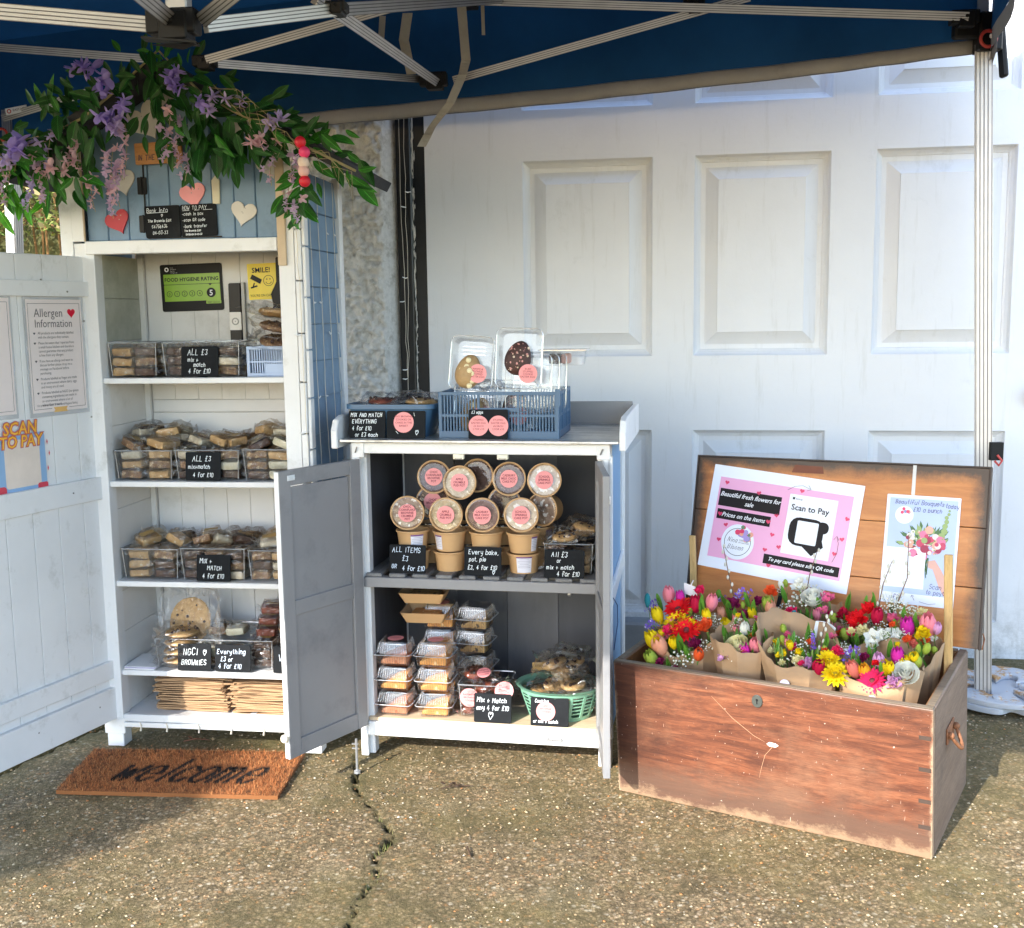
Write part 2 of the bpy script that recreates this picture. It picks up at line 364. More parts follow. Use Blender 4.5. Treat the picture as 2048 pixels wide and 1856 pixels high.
    c = mixc(nt, math_(nt, 'MULTIPLY', ramp(nt, noise(nt, v, 3.1, 5, .7), [(.56, 0.0), (.74, 1.0)]), .35), c, (.40, .33, .21))
    sp = sepz(nt, v)                                    # growth is thickest towards the wall
    wall = ramp(nt, math_(nt, 'ADD', sp[1], math_(nt, 'MULTIPLY', big, 1.2)), [(0, 0.0), (1, 1.0)])
    wd = math_(nt, 'MULTIPLY', ramp(nt, math_(nt, 'MULTIPLY', math_(nt, 'ADD', sp[1], math_(nt, 'MULTIPLY', big, 1.4)), .2), [(.72, 0.0), (.90, 1.0)]), .5)
    c = mixc(nt, wd, c, (.095, .085, .03))
    at = nt.nodes.new('ShaderNodeAttribute'); at.attribute_name = 'crackmoss'
    c = mixc(nt, math_(nt, 'MULTIPLY', at.outputs['Fac'], .8), c, (.04, .042, .012))
    nt.links.new(c, b.inputs['Base Color']); b.inputs['Roughness'].default_value = .82; b.inputs['Specular IOR Level'].default_value = .35
    h = math_(nt, 'SUBTRACT', math_(nt, 'MULTIPLY', noise(nt, v, 140, 6, .8), 2.4), math_(nt, 'MULTIPLY', v2.outputs['Distance'], .5))
    bump(nt, b, h, .8, .0030)
    me.materials.append(m); o = bpy.data.objects.new('ground', me); COL.objects.link(o); o['kind'] = 'structure'
make_ground()
def gravel():
    r = np.random.RandomState(8); N = 24000
    x = r.uniform(-1.9, 2.0, N); y = 1.85+2.1*r.rand(N)**1.1; mb = MB(); cols = [(.40, .32, .20), (.34, .23, .12), (.50, .46, .38), (.40, .17, .055), (.22, .16, .09), (.10, .08, .05)]
    vs = []; fs = []; mi = []
    for k in range(N):
        if min(math.hypot(x[k]-.5*(a_[0]+b_[0]), y[k]-.5*(a_[1]+b_[1])) for a_, b_ in zip(CRACK, CRACK[1:])) < .03: continue
        s = .0012+.0046*r.rand()**2.6; a = r.uniform(0, 6.28); e = r.uniform(.55, 1); z = gz(x[k], y[k])+.0005; n = len(vs); ca, sa = math.cos(a), math.sin(a)
        for q in range(5):
            t = 2*PI*q/5; ux, uy = s*math.cos(t), s*e*math.sin(t); vs.append((x[k]+ux*ca-uy*sa, y[k]+ux*sa+uy*ca, z))
        vs.append((x[k], y[k], z+s*.62)); fs += [(n+q, n+(q+1) % 5, n+5) for q in range(5)]; mi += [int(r.choice(6, p=[.18, .23, .03, .08, .26, .22]))]*5
    mb.v = vs; mb.f = fs; mb.m = mi
    mb.build('gravel', [pm('grit_%s' % n, c, .7, var=.2, vs=200) for n, c in zip(('cream', 'tan', 'pale', 'rust', 'brown', 'dark'), cols)], kind='stuff')
gravel()
def moss():                                             # grass and moss growing in the crack
    mb = MB()
    for i in range(70):
        k = RN.choice([4, 6, 6, 8, 8, 9, 10]); (ax, ay), (bx, by) = CRACK[k], CRACK[k+1]; t = RN.random(); x, y = ax+(bx-ax)*t+RN.gauss(0, .006), ay+(by-ay)*t+RN.gauss(0, .004)
        h = RN.uniform(.004, .017); a = RN.uniform(0, 6.28); dx, dy = math.cos(a), math.sin(a)
        mb.add([(x-dy*.0009, y+dx*.0009, -.01), (x+dy*.0009, y-dx*.0009, -.01), (x+dx*h*.6, y+dy*h*.6, h)], [(0, 1, 2)], i % 2)
    mb.build('grass', [pm('moss_green', (.12, .17, .035), .8), pm('dry_grass', (.30, .28, .10), .8)], kind='stuff')
moss()
# ================================================================ house: garage door, post, roughcast pier
def door_paint():
    m, nt, b = nmat('garage_door_paint'); v = coords(nt); s = sepz(nt, v)
    n = noise(nt, v, 2.2, 6, .65); c = ramp(nt, n, [(.3, (.68, .69, .715)), (.7, (.735, .745, .765))])
    run = ramp(nt, noise(nt, coords(nt, (9, 9, .9)), 2.2, 5, .7), [(.56, 0.0), (.75, 1.0)])
    c = mixc(nt, math_(nt, 'MULTIPLY', run, .42), c, (.48, .475, .44))
    c = mixc(nt, math_(nt, 'MULTIPLY', ramp(nt, noise(nt, v, 7, 7, .75), [(.60, 0.0), (.70, 1.0)]), .28), c, (.50, .51, .51))
    low = ramp(nt, s[2], [(.0, 1.0), (.34, 0.0)])
    c = mixc(nt, math_(nt, 'MULTIPLY', low, ramp(nt, noise(nt, v, 14, 7, .8), [(.42, .1), (.62, 1.0)])), c, (.34, .34, .33))
    nt.links.new(c, b.inputs['Base Color']); b.inputs['Roughness'].default_value = .42; bump(nt, b, noise(nt, v, 34, 5, .7), .28, .003); return m
GD = thing('garage_door', 'wide white panelled garage door with three rows of raised panels behind the stalls', 'garage door', DR)
DP = door_paint()
def garage():
    cols = [(.054, .569), (.7226, 1.237), (1.394, 1.900), (2.055, 2.57)]; rows = [(.189, .9426), (1.230, 2.0006), (2.188, 2.95)]
    mb = MB(); xs = [-.336]+[k for c in cols for k in c]+[2.75]; zs = [-.06]+[k for c in rows for k in c]+[3.05]
    for i in range(0, len(zs)-1):
        if i % 2 == 0: mb.box(xs[0], xs[-1], 0, .05, zs[i], zs[i+1])
        else:
            for k in range(0, len(xs)-1, 2): mb.box(xs[k], xs[k+1], 0, .05, zs[i], zs[i+1])
    mb.build('door_slab', DP, GD)
    pr = [(0, 0), (.003, .0), (.007, .008), (.010, .016), (.020, .026), (.026, .029), (.028, .034), (.046, .035), (.092, .010), (.094, .006)]
    for (z0, z1) in rows:
        for (x0, x1) in cols:
            m = MB(); n = len(pr); vs = []
            for d, y in pr: vs += [(x0+d, y, z0+d), (x1-d, y, z0+d), (x1-d, y, z1-d), (x0+d, y, z1-d)]
            fs = [(i*4+k, i*4+(k+1) % 4, i*4+4+(k+1) % 4, i*4+4+k) for i in range(n-1) for k in range(4)]
            fs.append(tuple((n-1)*4+k for k in range(4))); m.add(vs, fs); m.build('raised_panel', DP, GD)
    MB().box(1.965, 2.02, -.035, -.001, 1.05, 1.10).tube([(1.99, -.03, 1.075), (1.99, -.06, 1.075), (1.99, -.06, 1.12)], .009, 8).build('handle', pm('dark_grey_iron', (.10, .11, .12), .4, .6), GD, bev=.004)
garage()
o = MB().box(-.40, .60, -.10, -.002, -.05, .175).build('step', pm('step_grey', (.27, .275, .29), .85, var=.2, vs=8, bmp=.5, bs=70), bev=.01, M=DR, kind='structure')  # grey block along the left foot of the door
o = MB().box(-1.25, 4.2, .06, .35, 3.05, 5.2).box(2.752, 4.2, -.02, .35, -.1, 3.05).build('wall', pm('house_render', (.62, .61, .58), .9, bmp=.6, bs=60), M=DR, kind='structure')
TPO = thing('timber_post', 'black painted timber post with peeling edge between roughcast wall and garage door', 'post', DR)
mb = MB().box(-.452, -.392, -.012, .06, -.05, 3.05)
mb.build('post', pm('black_gloss', (.010, .011, .013), .3, var=.4, vs=20, bmp=.4, bs=50), TPO, bev=.003)
MB().box(-.390, -.3365, .004, .055, -.05, 3.05).build('frame_strip', pm('black_gloss', (0, 0, 0)), TPO, bev=.003)
mb = MB()                                               # torn white paint and plaster along the edges
for i in range(150):
    z = RN.uniform(1.0, 2.35); x = -.386+RN.gauss(0, .0022); h = RN.uniform(.006, .05)*(1 if RN.random() < .8 else 1.8); ww = RN.uniform(.001, .0045)
    mb.add([(x, -.0005, z), (x+ww, -.001, z+h*.3), (x+ww*.6, -.0005, z+h), (x-ww*.4, -.0015, z+h*.6)], [(0, 1, 2, 3)])
mb.build('peeling_edge', pm('flaked_white', (.62, .60, .56), .8), TPO, kind='stuff')
def pier():
    t = thing('roughcast_wall', 'white roughcast rendered wall end between the display shed and black post', 'wall', DR)
    r = np.random.RandomState(3); tab = r.rand(64, 64)
    def vn(a, b, s):
        a /= s; b /= s; ia, ib = int(a), int(b); fa, fb = a-ia, b-ib; g = lambda i, k: tab[i % 64][k % 64]
        return (g(ia, ib)*(1-fa)+g(ia+1, ib)*fa)*(1-fb)+(g(ia, ib+1)*(1-fa)+g(ia+1, ib+1)*fa)*fb
    W_, rw = .74, .085; NX, NZ = 150, 380
    def fn(a, b):
        s = a*(W_+rw); z = 1.0+b*2.1; hh = ((vn(s+5, z+5, .024)-.5)*.026+(vn(s+9, z+3, .012)-.5)*.030+(vn(s, z, .2)-.5)*.008)
        k = s-W_
        if k < 0: return (-1.24+s+max(0, (k+.01))*0, -.06-hh*(1 if k < -.01 else .6), z)
        return (-.50+k*.55-hh*.4, -.06+k*.95-hh*.5, z)
    m = MB().grid(fn, NX, NZ)
    m.build('render_coat', pm('white_roughcast', (.62, .61, .59), .9, var=.14, vs=70, dirt=(.34, .325, .29), ds=26, dt=(.5, .72), bmp=1, bs=120), t, smooth=True)  # dark blotches: dirt, plus shade of the pits put into the colour
    MB().box(-1.245, -.5, -.045, 2.5, -.1, 3.2).box(-.5, -.4525, .022, .4, -.1, 3.2).build('wall_core', pm('house_render', (0, 0, 0)), t)
pier()
def hedge():
    t = thing('hedge', 'sunlit yellow green tangled hedge beyond the left side of the display shed', 'hedge', T(-2.9, 6.7, 0))
    mb = MB()
    for i in range(15000):
        x, y, z = RN.uniform(-.9, 1.2), RN.gauss(0, .28), RN.uniform(1.9, 3.1); L = RN.uniform(.015, .06); a = RN.uniform(0, 6.28); e = RN.uniform(-.6, 1.2); d = Vector((math.cos(a)*math.cos(e), math.sin(a)*math.cos(e), math.sin(e))); s = d.orthogonal().normalized()*L*RN.choice([.1, .16, .3])
        p = Vector((x, y-.25, z)); mb.add([p, p+d*L*.5+s, p+d*L, p+d*L*.5-s], [(0, 1, 2, 3)], RN.choice([0, 0, 1, 1, 2, 3]))
    mb.build('foliage', [pm('hedge_green', (.13, .20, .04), .6, trans=.3), pm('hedge_lime', (.26, .30, .07), .6, trans=.3), pm('hedge_brown', (.22, .12, .04), .8), pm('hedge_straw', (.38, .30, .13), .7)], t, kind='stuff')
    mb = MB()
    for i in range(40): x = RN.uniform(-1.5, 1.1); mb.tube([(x, RN.uniform(-.2, .2), 0), (x+RN.uniform(-.1, .1), RN.uniform(-.2, .2), 1.2), (x+RN.uniform(-.2, .2), RN.uniform(-.3, .2), 2.9)], [.012, .009, .003], 5)
    mb.build('stems', pm('hedge_brown', (0, 0, 0)), t)
def hedge_core():
    t = [o for o in bpy.data.objects if o.name == 'hedge'][0]
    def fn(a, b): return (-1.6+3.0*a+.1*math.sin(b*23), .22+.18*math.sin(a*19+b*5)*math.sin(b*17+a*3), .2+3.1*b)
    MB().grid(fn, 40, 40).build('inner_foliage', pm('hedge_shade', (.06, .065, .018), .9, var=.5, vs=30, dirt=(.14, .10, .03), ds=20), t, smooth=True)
hedge()
hedge_core()
# ================================================================ pop-up canopy
CT = thing('pop_up_canopy', 'blue pop-up canopy with folding aluminium trusses over the stalls', 'canopy')
def canopy():
    BLc, BRc = Vector((-2.22, 4.885, 2.58)), Vector((1.56, 3.675, 2.66)); d = (BRc-BLc); d.z = 0; d.normalize(); back = Vector((d.y, -d.x, 0))
    if back.y > 0: back = -back
    FLc, FRc = BLc+back*3.95+Vector((0, 0, -.20)), BRc+back*3.95+Vector((0, 0, -.28)); PK = (BLc+BRc+FLc+FRc)/4; PK.z = 3.15
    fab = pm('navy_canopy_cloth', (.009, .060, .165), .8, var=.22, vs=3, bmp=.7, bs=7, trans=.07, spec=.15)
    hem = pm('grey_hem_tape', (.34, .34, .35), .8, var=.1, vs=10, dirt=(.22, .21, .20), ds=9, dt=(.55, .85), bmp=.2, bs=60)
    mb = MB()
    for A, B in ((BLc, BRc), (BRc, FRc), (FRc, FLc), (FLc, BLc)):
        def fn(a, b, A=A, B=B):
            p = A.lerp(B, a).lerp(PK, b); sag = .05*math.sin(PI*a)*(1-b)*math.sin(PI*min(1, b*1.6))+.012*math.sin(a*40+b*7)*(1-b)*b*3*math.sin(PI*a); p.z -= sag; return p
        mb.grid(fn, 24, 12)
    mb.build('roof_cloth', fab, CT, smooth=True)
    BOT = [(-2.19, 4.881, 2.097), (-1.467, 4.649, 2.112), (-.708, 4.406, 2.137), (.186, 4.119, 2.155), (1.031, 3.849, 2.186), (1.513, 3.694, 2.215)]
    TOP = [(-2.184, 4.879, 2.156), (-1.463, 4.648, 2.167), (-.705, 4.405, 2.193), (.186, 4.119, 2.209), (1.03, 3.849, 2.236), (1.511, 3.695, 2.262)]
    def lerpl(L, a):
        a = a*(len(L)-1); i = min(int(a), len(L)-2); return Vector(L[i]).lerp(Vector(L[i+1]), a-i)
    def val(a, b):
        p = lerpl(TOP, a); q = BLc.lerp(BRc, a); r_ = p.lerp(q, b); w_ = .012*math.sin(a*31)*math.sin(PI*b)+.006*math.sin(a*83+1)*(1-b); return r_-back*w_
    MB().grid(val, 60, 6).build('valance', fab, CT, smooth=True)
    def hm(a, b):
        p = lerpl(BOT, a).lerp(lerpl(TOP, a), b); return p-back*(.006*math.sin(a*83+1))+back*(.003)
    MB().grid(hm, 60, 2).build('hem', hem, CT, smooth=True, solid=.001)
    m = MB()                                            # stitched edge and a dark stain
    for k in (0.04, .96): m.tube([hm(i/60, k)+back*.0012 for i in range(61)], .0009, 4)
    m.build('stitching', pm('navy_thread', (.05, .06, .12), .8), CT)
    for A, B, n in ((BRc, FRc, 'valance'), (FRc, FLc, 'valance'), (FLc, BLc, 'valance')):
        dr = lambda a, A=A, B=B: .15+(.24*(1-a)**2 if A is BRc else (.24*a*a if B is BLc else 0))
        vd = lambda a, b, A=A, B=B, dr=dr: A.lerp(B, a)+Vector((0, 0, -dr(a)*b))+b*(B-A).normalized().cross(Vector((0, 0, 1)))*(.010*math.sin(a*37+b))
        hd = lambda a, b, A=A, B=B, dr=dr: A.lerp(B, a)+Vector((0, 0, -dr(a)-.06*b))+(B-A).normalized().cross(Vector((0, 0, 1)))*(.010*math.sin(a*37+1))
        MB().grid(lambda a, b, f=vd: f(a*1.02-.01, b), 50, 4).build(n, fab, CT, smooth=True); MB().grid(hd, 50, 2).build('hem', hem, CT, smooth=True)
    MB().add([(1.512, 3.694, 2.262), (1.545, 3.665, 2.262), (1.55, 3.65, 2.19), (1.52, 3.68, 2.17)], [(0, 1, 2, 3)]).add([(1.545, 3.665, 2.262), (1.53, 3.57, 2.262), (1.53, 3.57, 2.20), (1.55, 3.65, 2.17)], [(0, 1, 2, 3)]).build('corner_hem', hem, CT)
    alu = ALU(); blk = BLACKP()
    def ribbed(p0, p1, w_, name='truss_bar'):
        p0, p1 = Vector(p0), Vector(p1); mb = MB(); d_ = (p1-p0).normalized(); view = ((p0+p1)/2-Vector((0, 0, 1.4))).normalized()
        side = d_.cross(view).normalized(); nn = side.cross(d_).normalized()
        if nn.dot(view) > 0: nn = -nn
        mb.bar(p0, p1, w_*.98, .012, nn, 1)
        for k in (-.36, -.12, .12, .36): mb.bar(p0+side*w_*k+nn*.0065, p1+side*w_*k+nn*.0065, w_*.165, .003, nn)
        return mb.build(name, [alu, ALUD()], CT)
    BARS = [((1.457, 3.62, 2.313), (-.167, 3.95, 2.473)), ((-.19, 4.08, 2.236), (.806, 3.8, 2.429)), ((-.317, 4.1, 2.245), (-.874, 3.3, 2.135)), ((-.411, 2.5, 2.088), (-.251, 4.05, 2.225)), ((-.853, 3.25, 2.13), (-.217, 3.3, 2.306)),
            ((-.576, 2.2, 1.958), (-.376, 2.5, 2.062)), ((-.376, 2.5, 2.062), (-.019, 3.9, 2.461)), ((-.567, 2.15, 1.956), (-.372, 1.9, 1.985)), ((-.98, 2.1, 1.967), (-.673, 2.15, 1.949)), ((-.606, 1.8, 1.935), (-.628, 2.15, 1.957)),
            ((-1.95, 4.3, 2.425), (-1.267, 4.1, 2.326)), ((-2.102, 4.75, 2.245), (-1.552, 4.3, 2.262))]
    for i, (a, b) in enumerate(BARS): ribbed(a, b, (.029, .028, .026, .030, .026, .029, .030, .028, .030, .030, .030, .031)[i])
    for (x, y, z), s in (((-.619, 2.15, 1.951), .05), ((-.26, 4.085, 2.24), .052), ((-.365, 2.5, 2.067), .024), ((.628, 3.83, 2.417), .038), ((1.454, 3.64, 2.315), .046), ((-.131, 3.95, 2.486), .06), ((-.86, 3.27, 2.13), .034)):
        MB().box(-s, s*.9, -.02, .02, -s*.45, s*.45).box(-s*.5, s*.6, -.024, .024, -s*.7, s*.35).tube([(0, -.03, 0), (0, .03, 0)], s*.14, 8).build('joint', blk, CT, bev=.003, M=T(x, y, z, -.1))
    MB().add([(-.66, 2.12, 1.905), (-.60, 2.10, 1.90), (-.56, 2.11, 1.905), (-.60, 2.13, 1.897)], [(0, 1, 2, 3)]).bar((-.67, 2.12, 1.915), (-.57, 2.12, 1.905), .03, .004).build('joint_plate', blk, CT)
    MB().box(-.02, .02, -.02, .02, 0, .35).build('centre_post', alu, CT, bev=.003, M=T(-.613, 2.16, 1.972))
    def pole(x0, y0, z0, x1, y1, z1, rz):
        p0, p1 = Vector((x0, y0, z0)), Vector((x1, y1, z1)); u = Vector((math.cos(rz), math.sin(rz), 0)); mb = MB().bar(p0, p1, .05, .05, u, 1)
        n = Vector((-u.y, u.x, 0))
        for sx in (-1, 1):
            for k in (-.018, -.006, .006, .018):
                mb.bar(p0+n*k+u*.0255*sx, p1+n*k+u*.0255*sx, .0088, .003, u); mb.bar(p0+u*k+n*.0255*sx, p1+u*k+n*.0255*sx, .0088, .003, n)
        mb.build('pole', [alu, ALUD()], CT); return p0, p1
    pole(1.6205, 3.6623, .02, 1.537, 3.688, 2.24, -.35)
    MB().bar((1.535, 3.688, 2.2), (1.527, 3.69, 2.42), .034, .034).build('inner_post', alu, CT, bev=.002)
    MB().box(-.035, .04, -.04, .035, -.06, .06).box(-.11, -.02, -.03, .01, -.018, .028).bar((.045, 0, .02), (.055, -.02, -.14), .02, .03).build('corner_bracket', blk, CT, bev=.006, M=T(1.54, 3.68, 2.275))
    m = MB().lathe([(.020, 0), (.028, .003), (.030, .008), (.024, .012), (.019, .008), (.020, 0)], 20, M=T(1.522, 3.625, 2.245, 0, PI/2)); m.build('release_ring', pm('red_plastic', (.55, .06, .05), .4), CT, smooth=True)
    MB().ball((1.53, 3.612, 2.252), .008).build('pin', PAPER(), CT, smooth=True)
    pole(-2.24, 4.93, 0, -2.135, 4.89, 2.3, -.35); pole(FLc.x+.05, FLc.y+.03, 0, FLc.x+.04, FLc.y+.03, 2.3, -.35); pole(FRc.x-.03, FRc.y+.03, 0, FRc.x-.04, FRc.y+.03, 2.3, -.35)
    MB().lathe([(.020, 0), (.028, .003), (.030, .008), (.024, .012), (.019, .008), (.020, 0)], 16, M=T(-2.15, 4.83, 2.19, 0, PI/2)).build('release_ring', pm('red_plastic', (0, 0, 0)), CT, smooth=True)
    MB().box(-.02, .02, -.012, .012, -.03, .03).tube([(0, -.012, -.012), (.012, -.022, -.03), (0, -.026, -.045), (-.012, -.02, -.03)], .004, 6, 1).build('height_clip', [blk, pm('red_plastic', (0, 0, 0))], CT, M=T(1.612, 3.633, .93))
    def strap(pts, ww):
        m = MB(); vs = []; P = [Vector(p) for p in pts]; Q = []
        for i in range(len(P)-1):
            for k in range(5): Q.append(P[i].lerp(P[i+1], k/5))
        Q.append(P[-1])
        for i, p in enumerate(Q):
            tw = .35*math.sin(i*.55); s = Vector((math.cos(tw), math.sin(tw), 0))*ww/2; vs += [p-s, p+s]
        m.add(vs, [(2*i, 2*i+1, 2*i+3, 2*i+2) for i in range(len(Q)-1)]); m.build('strap', pm('grey_webbing', (.40, .385, .35), .85, var=.1, vs=12, dirt=(.3, .26, .2), bmp=.3, bs=80), CT, solid=.0012)
    strap([(-.333, 3.9, 2.42), (-.350, 3.92, 2.337), (-.33, 3.95, 2.23)], .034); strap([(-.151, 3.92, 2.447), (-.141, 3.98, 2.282), (-.154, 3.98, 2.232), (-.205, 4.1, 2.16), (-.275, 4.14, 2.085), (-.315, 4.14, 2.015)], .032)
    strap([(-.08, 3.95, 2.464), (-.079, 4.0, 2.369)], .012); strap([(-.434, 4.05, 2.45), (-.446, 4.07, 2.352)], .022)
    s = MB().box(-.045, .045, -.0008, 0, -.013, .013).build('sticker', PAPER(), CT, M=T(-2.0, 4.655, 2.256, 0, 0, -.17) @ Matrix.Translation((0, -.016, 0)))
    MB().disc(-.03, 0, .009, -.0014).disc(-.03, 0, .005, -.0018, mi=1).build('logo', [pm('red_print', (.5, .04, .05)), PAPER()], s); text('EASY UP', -.014, -.003, .013, -.0014, DARKINK(), s)
canopy()
def foot():
    t = thing('canopy_weight', 'rusty grey cast canopy foot weight round the bottom of the right pole', 'weight', T(1.70, 3.70, gz(1.7, 3.7)+.012))
    m, nt, b = nmat('chipped_grey_casting'); v = coords(nt)
    c = mixc(nt, ramp(nt, noise(nt, v, 16, 7, .75), [(.50, 0.0), (.58, 1.0)]), (.46, .48, .52), (.42, .22, .07)); c = mixc(nt, ramp(nt, noise(nt, v, 30, 5, .7), [(.58, 0.0), (.66, 1.0)]), c, (.66, .58, .44))
    sz = sepz(nt, v); c = mixc(nt, ramp(nt, sz[2], [(.028, 0.0), (.034, 1.0)]), (.42, .45, .50), c)
    nt.links.new(c, b.inputs['Base Color']); b.inputs['Roughness'].default_value = .7; bump(nt, b, noise(nt, v, 60, 5), .5)
    pts = []
    for i in range(96):
        a = 2*PI*i/96; r = .215-.045*max(0, math.cos(4*a+.9))**6; pts.append((r*math.cos(a), r*math.sin(a)))
    n = 96; mb = MB(); R90 = Matrix(((1, 0, 0, 0), (0, 0, 1, 0), (0, 1, 0, 0), (0, 0, 0, 1)))
    mb.prism(pts, 0, .022, 0, R90)
    for k in range(4):                                  # raised lobes leave round pockets between them
        a0 = k*PI/2+.25; q = []
        for i in range(15): a = a0+PI/2*.8*i/14; q.append((.212*math.cos(a), .212*math.sin(a)))
        for i in range(15): a = a0+PI/2*.8*(14-i)/14; rr = .055+.075*math.sin(PI*i/14)**2; q.append((rr*math.cos(a), rr*math.sin(a)))
        mb.prism(q, .022, .042, 0, R90)
    mb.build('casting', m, t, bev=.003)
    for k in range(3): a = 2.2+k*2.0; MB().lathe([(.0, .0), (.016, 0), (.016, .006), (.011, .009), (0, .009)], 14, (.16*math.cos(a), .16*math.sin(a), .042)).build('bolt_head', m, t, ang=40)
foot()
# ================================================================ display shed
SHED = thing('display_shed', 'narrow blue and white wooden display shed with open front and four shelves of bakes', 'shed', SH)
def shed():
    W_, B_, I_, IT = WHITE(), BLUE(), SHEDIN(), SHEDTOP()
    D_ = .42
    # posts and legs
    board(SHED, -.02, .045, 0, .05, .10, 1.64, W_, 'post'); board(SHED, .640, .690, 0, .05, .075, 1.86, W_, 'post')
    for x0, x1, y0 in ((-.019, .044, .004), (.655, .718, .004), (-.019, .044, .36), (.655, .718, .36)):
        l = board(SHED, x0+.003, x1-.003, y0, y0+.055, 0, .099, W_, 'leg'); MB().box(x0-.004, x1+.004, y0-.003, y0+.058, .045, .1).build('leg_cuff', W_, l, bev=.002)
    z = .10                                             # right corner: short lapped blocks with gaps between
    for h in (.17, .15, .16, .15, .16, .155, .16, .15, .16, .155, .16, .155, .16):
        z1 = min(z+h, 1.85)
        if z1-z > .02: board(SHED, .692, .712, -.002, .045, z, z1-.0035, W_, 'corner_block', .002); board(SHED, .713, .7235, .004, .04, z-.05, z1-.055, W_, 'corner_block', .002)
        z = z1
    board(SHED, .642, .668, -.012, -.0005, 1.56, 1.88, pm('bare_timber_edge', (.55, .42, .28), .6), 'trim')
    board(SHED, -.06, -.02, -.004, .05, 1.50, 1.98, W_, 'trim'); board(SHED, -.02, .018, -.006, -.0005, 1.645, 1.96, W_, 'trim'); board(SHED, .0185, .023, -.008, 0, 1.645, 1.93, pm('bare_timber_edge', (0,)*3), 'trim')
    # beam, bottom rails
    board(SHED, .021, .640, -.010, .03, 1.605, 1.645, W_, 'beam', .002); board(SHED, .045, .640, .002, .022, .088, .112, W_, 'rail'); board(SHED, .045, .640, -.003, .018, .070, .086, W_, 'rail')
    # hanging scrap nails of the light cable
    for x in (.11, .20, .31, .42, .53): MB().tube([(x-.006, -.004, .088), (x-.001, -.006, .078), (x-.004, -.006, .060)], [.002, .0025, .0035], 6).build('cable_clip', pm('clear_cable', (.62, .58, .50), .4), SHED)
    # gable boards: vertical, each its own
    for i in range(9):
        x0 = .023+i*.0686; x1 = min(x0+.0672, .640); rz_ = lambda x: 2.122-abs(x-.33)*.567
        MB().prism([(x0, 1.646), (x1, 1.646), (x1, rz_(x1)), (x0, rz_(x0))], .012, .026).build('board', B_, SHED, bev=.003)
    # small hatch outline and hinges in the gable
    for a, b in (((.2165, .0, 1.66), (.2165, .0, 1.875)), ((.2165, 0, 1.875), (.34, 0, 1.883)), ((.222, 0, 1.652), (.46, 0, 1.652))): MB().bar(Vector(a)+Vector((0, .010, 0)), Vector(b)+Vector((0, .010, 0)), .0045, .002, (0, 1, 0)).build('hatch_gap', BLACKP(), SHED)
    for zc in (1.695, 1.810):
        h = MB().box(.196, .228, .0045, .0095, zc-.026, zc+.026).build('hinge', BLACKP(), SHED, bev=.003)
        MB().tube([(.212, .003, zc-.027), (.212, .003, zc+.027)], .003, 6).build('hinge_pin', BLACKP(), h)
    # side walls: lapped horizontal boards
    for i in range(15):
        z0 = .10+i*.1165
        if z0+.1165 <= 1.86:
            for xa, xb, nm, mt in ((.7005, .7145, 'board', B_),):
                m = MB(); m.add([(.700, .047, z0), (.716, .047, z0), (.708, .047, z0+.1155), (.700, .047, z0+.1155), (.700, D_-.035, z0), (.716, D_-.035, z0), (.708, D_-.035, z0+.1155), (.700, D_-.035, z0+.1155)], [(0, 1, 2, 3), (7, 6, 5, 4), (1, 5, 6, 2), (0, 4, 5, 1), (3, 2, 6, 7), (0, 3, 7, 4)]); m.build('board', B_, SHED, bev=.0015)
            board(SHED, -.034, -.02, .052, D_-.03, z0, z0+.1155, B_, 'board')
    for x0 in (.700, -.05): board(SHED, x0, x0+.024, D_-.034, D_+.008, .08, 1.86, W_, 'corner_batten', .002)
    # inner left wall boards, inner back boards
    for i in range(11):
        z0 = .1065+i*.1365
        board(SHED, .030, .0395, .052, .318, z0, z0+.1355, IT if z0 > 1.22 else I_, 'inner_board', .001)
        board(SHED, .645, .655, .052, .318, z0, z0+.1355, I_, 'inner_board', .001)
    board(SHED, .040, .058, .300, .318, .125, 1.61, I_, 'batten', .001)
    for i in range(7):
        x0 = .0585+i*.0838
        for za, zb in ((.125, .862), (1.128, 1.63)): board(SHED, x0, x0+.083, .320, .330, za, zb, I_, 'back_board', .001)
    board(SHED, .0585, .645, .320, .331, 1.085, 1.127, I_, 'back_board', .001)
    for k, (a, b) in enumerate(((.865, .935), (.937, 1.008), (1.010, 1.083))): board(SHED, .0585, .645, .318, .329, a, b, I_, 'back_board', .001)
    board(SHED, .02, .66, .333, .345, .10, 1.86, I_, 'back_panel')
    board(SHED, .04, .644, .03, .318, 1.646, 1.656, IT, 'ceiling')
    # shelves
    for wz in (1.2218, .8907, .5624, .2629): board(SHED, .041, .6445, .012, .317, wz-.021, wz-.003, W_, 'shelf', .002)
    board(SHED, .0302, .6545, .024, .3175, .092, .106, W_, 'floor_board', .0005); board(SHED, .018, .0298, .052, .40, .10, 1.60, W_, 'side_lining')
    # roof: two pitched slabs with black edge
    RB = pm('roof_felt', (.03, .03, .035), .85, var=.3, vs=40, bmp=.5, bs=200)
    rf = []
    for s in (-1, 1):
        a = Vector((.33, 0, 2.128)); b = Vector((.33+s*.535, 0, 1.825)); d = (b-a).normalized(); n = Vector((-d.z*s, 0, d.x*s))
        p = [a, b, b+n*.035, a+n*.035]; mb = MB(); vs = [(q.x, -.10, q.z) for q in p]+[(q.x, .50, q.z) for q in p]
        f = [(0, 1, 2, 3), (7, 6, 5, 4), (0, 4, 5, 1), (1, 5, 6, 2), (2, 6, 7, 3), (3, 7, 4, 0)]; mb.add(vs, f if s > 0 else [q[::-1] for q in f]); rf.append(mb.build('roof', RB, SHED, bev=.002))
    MB().tube([(.85, -.08, 1.838), (.875, -.08, 1.828)], .018, 10).build('roof_end', RB, rf[1])
shed()
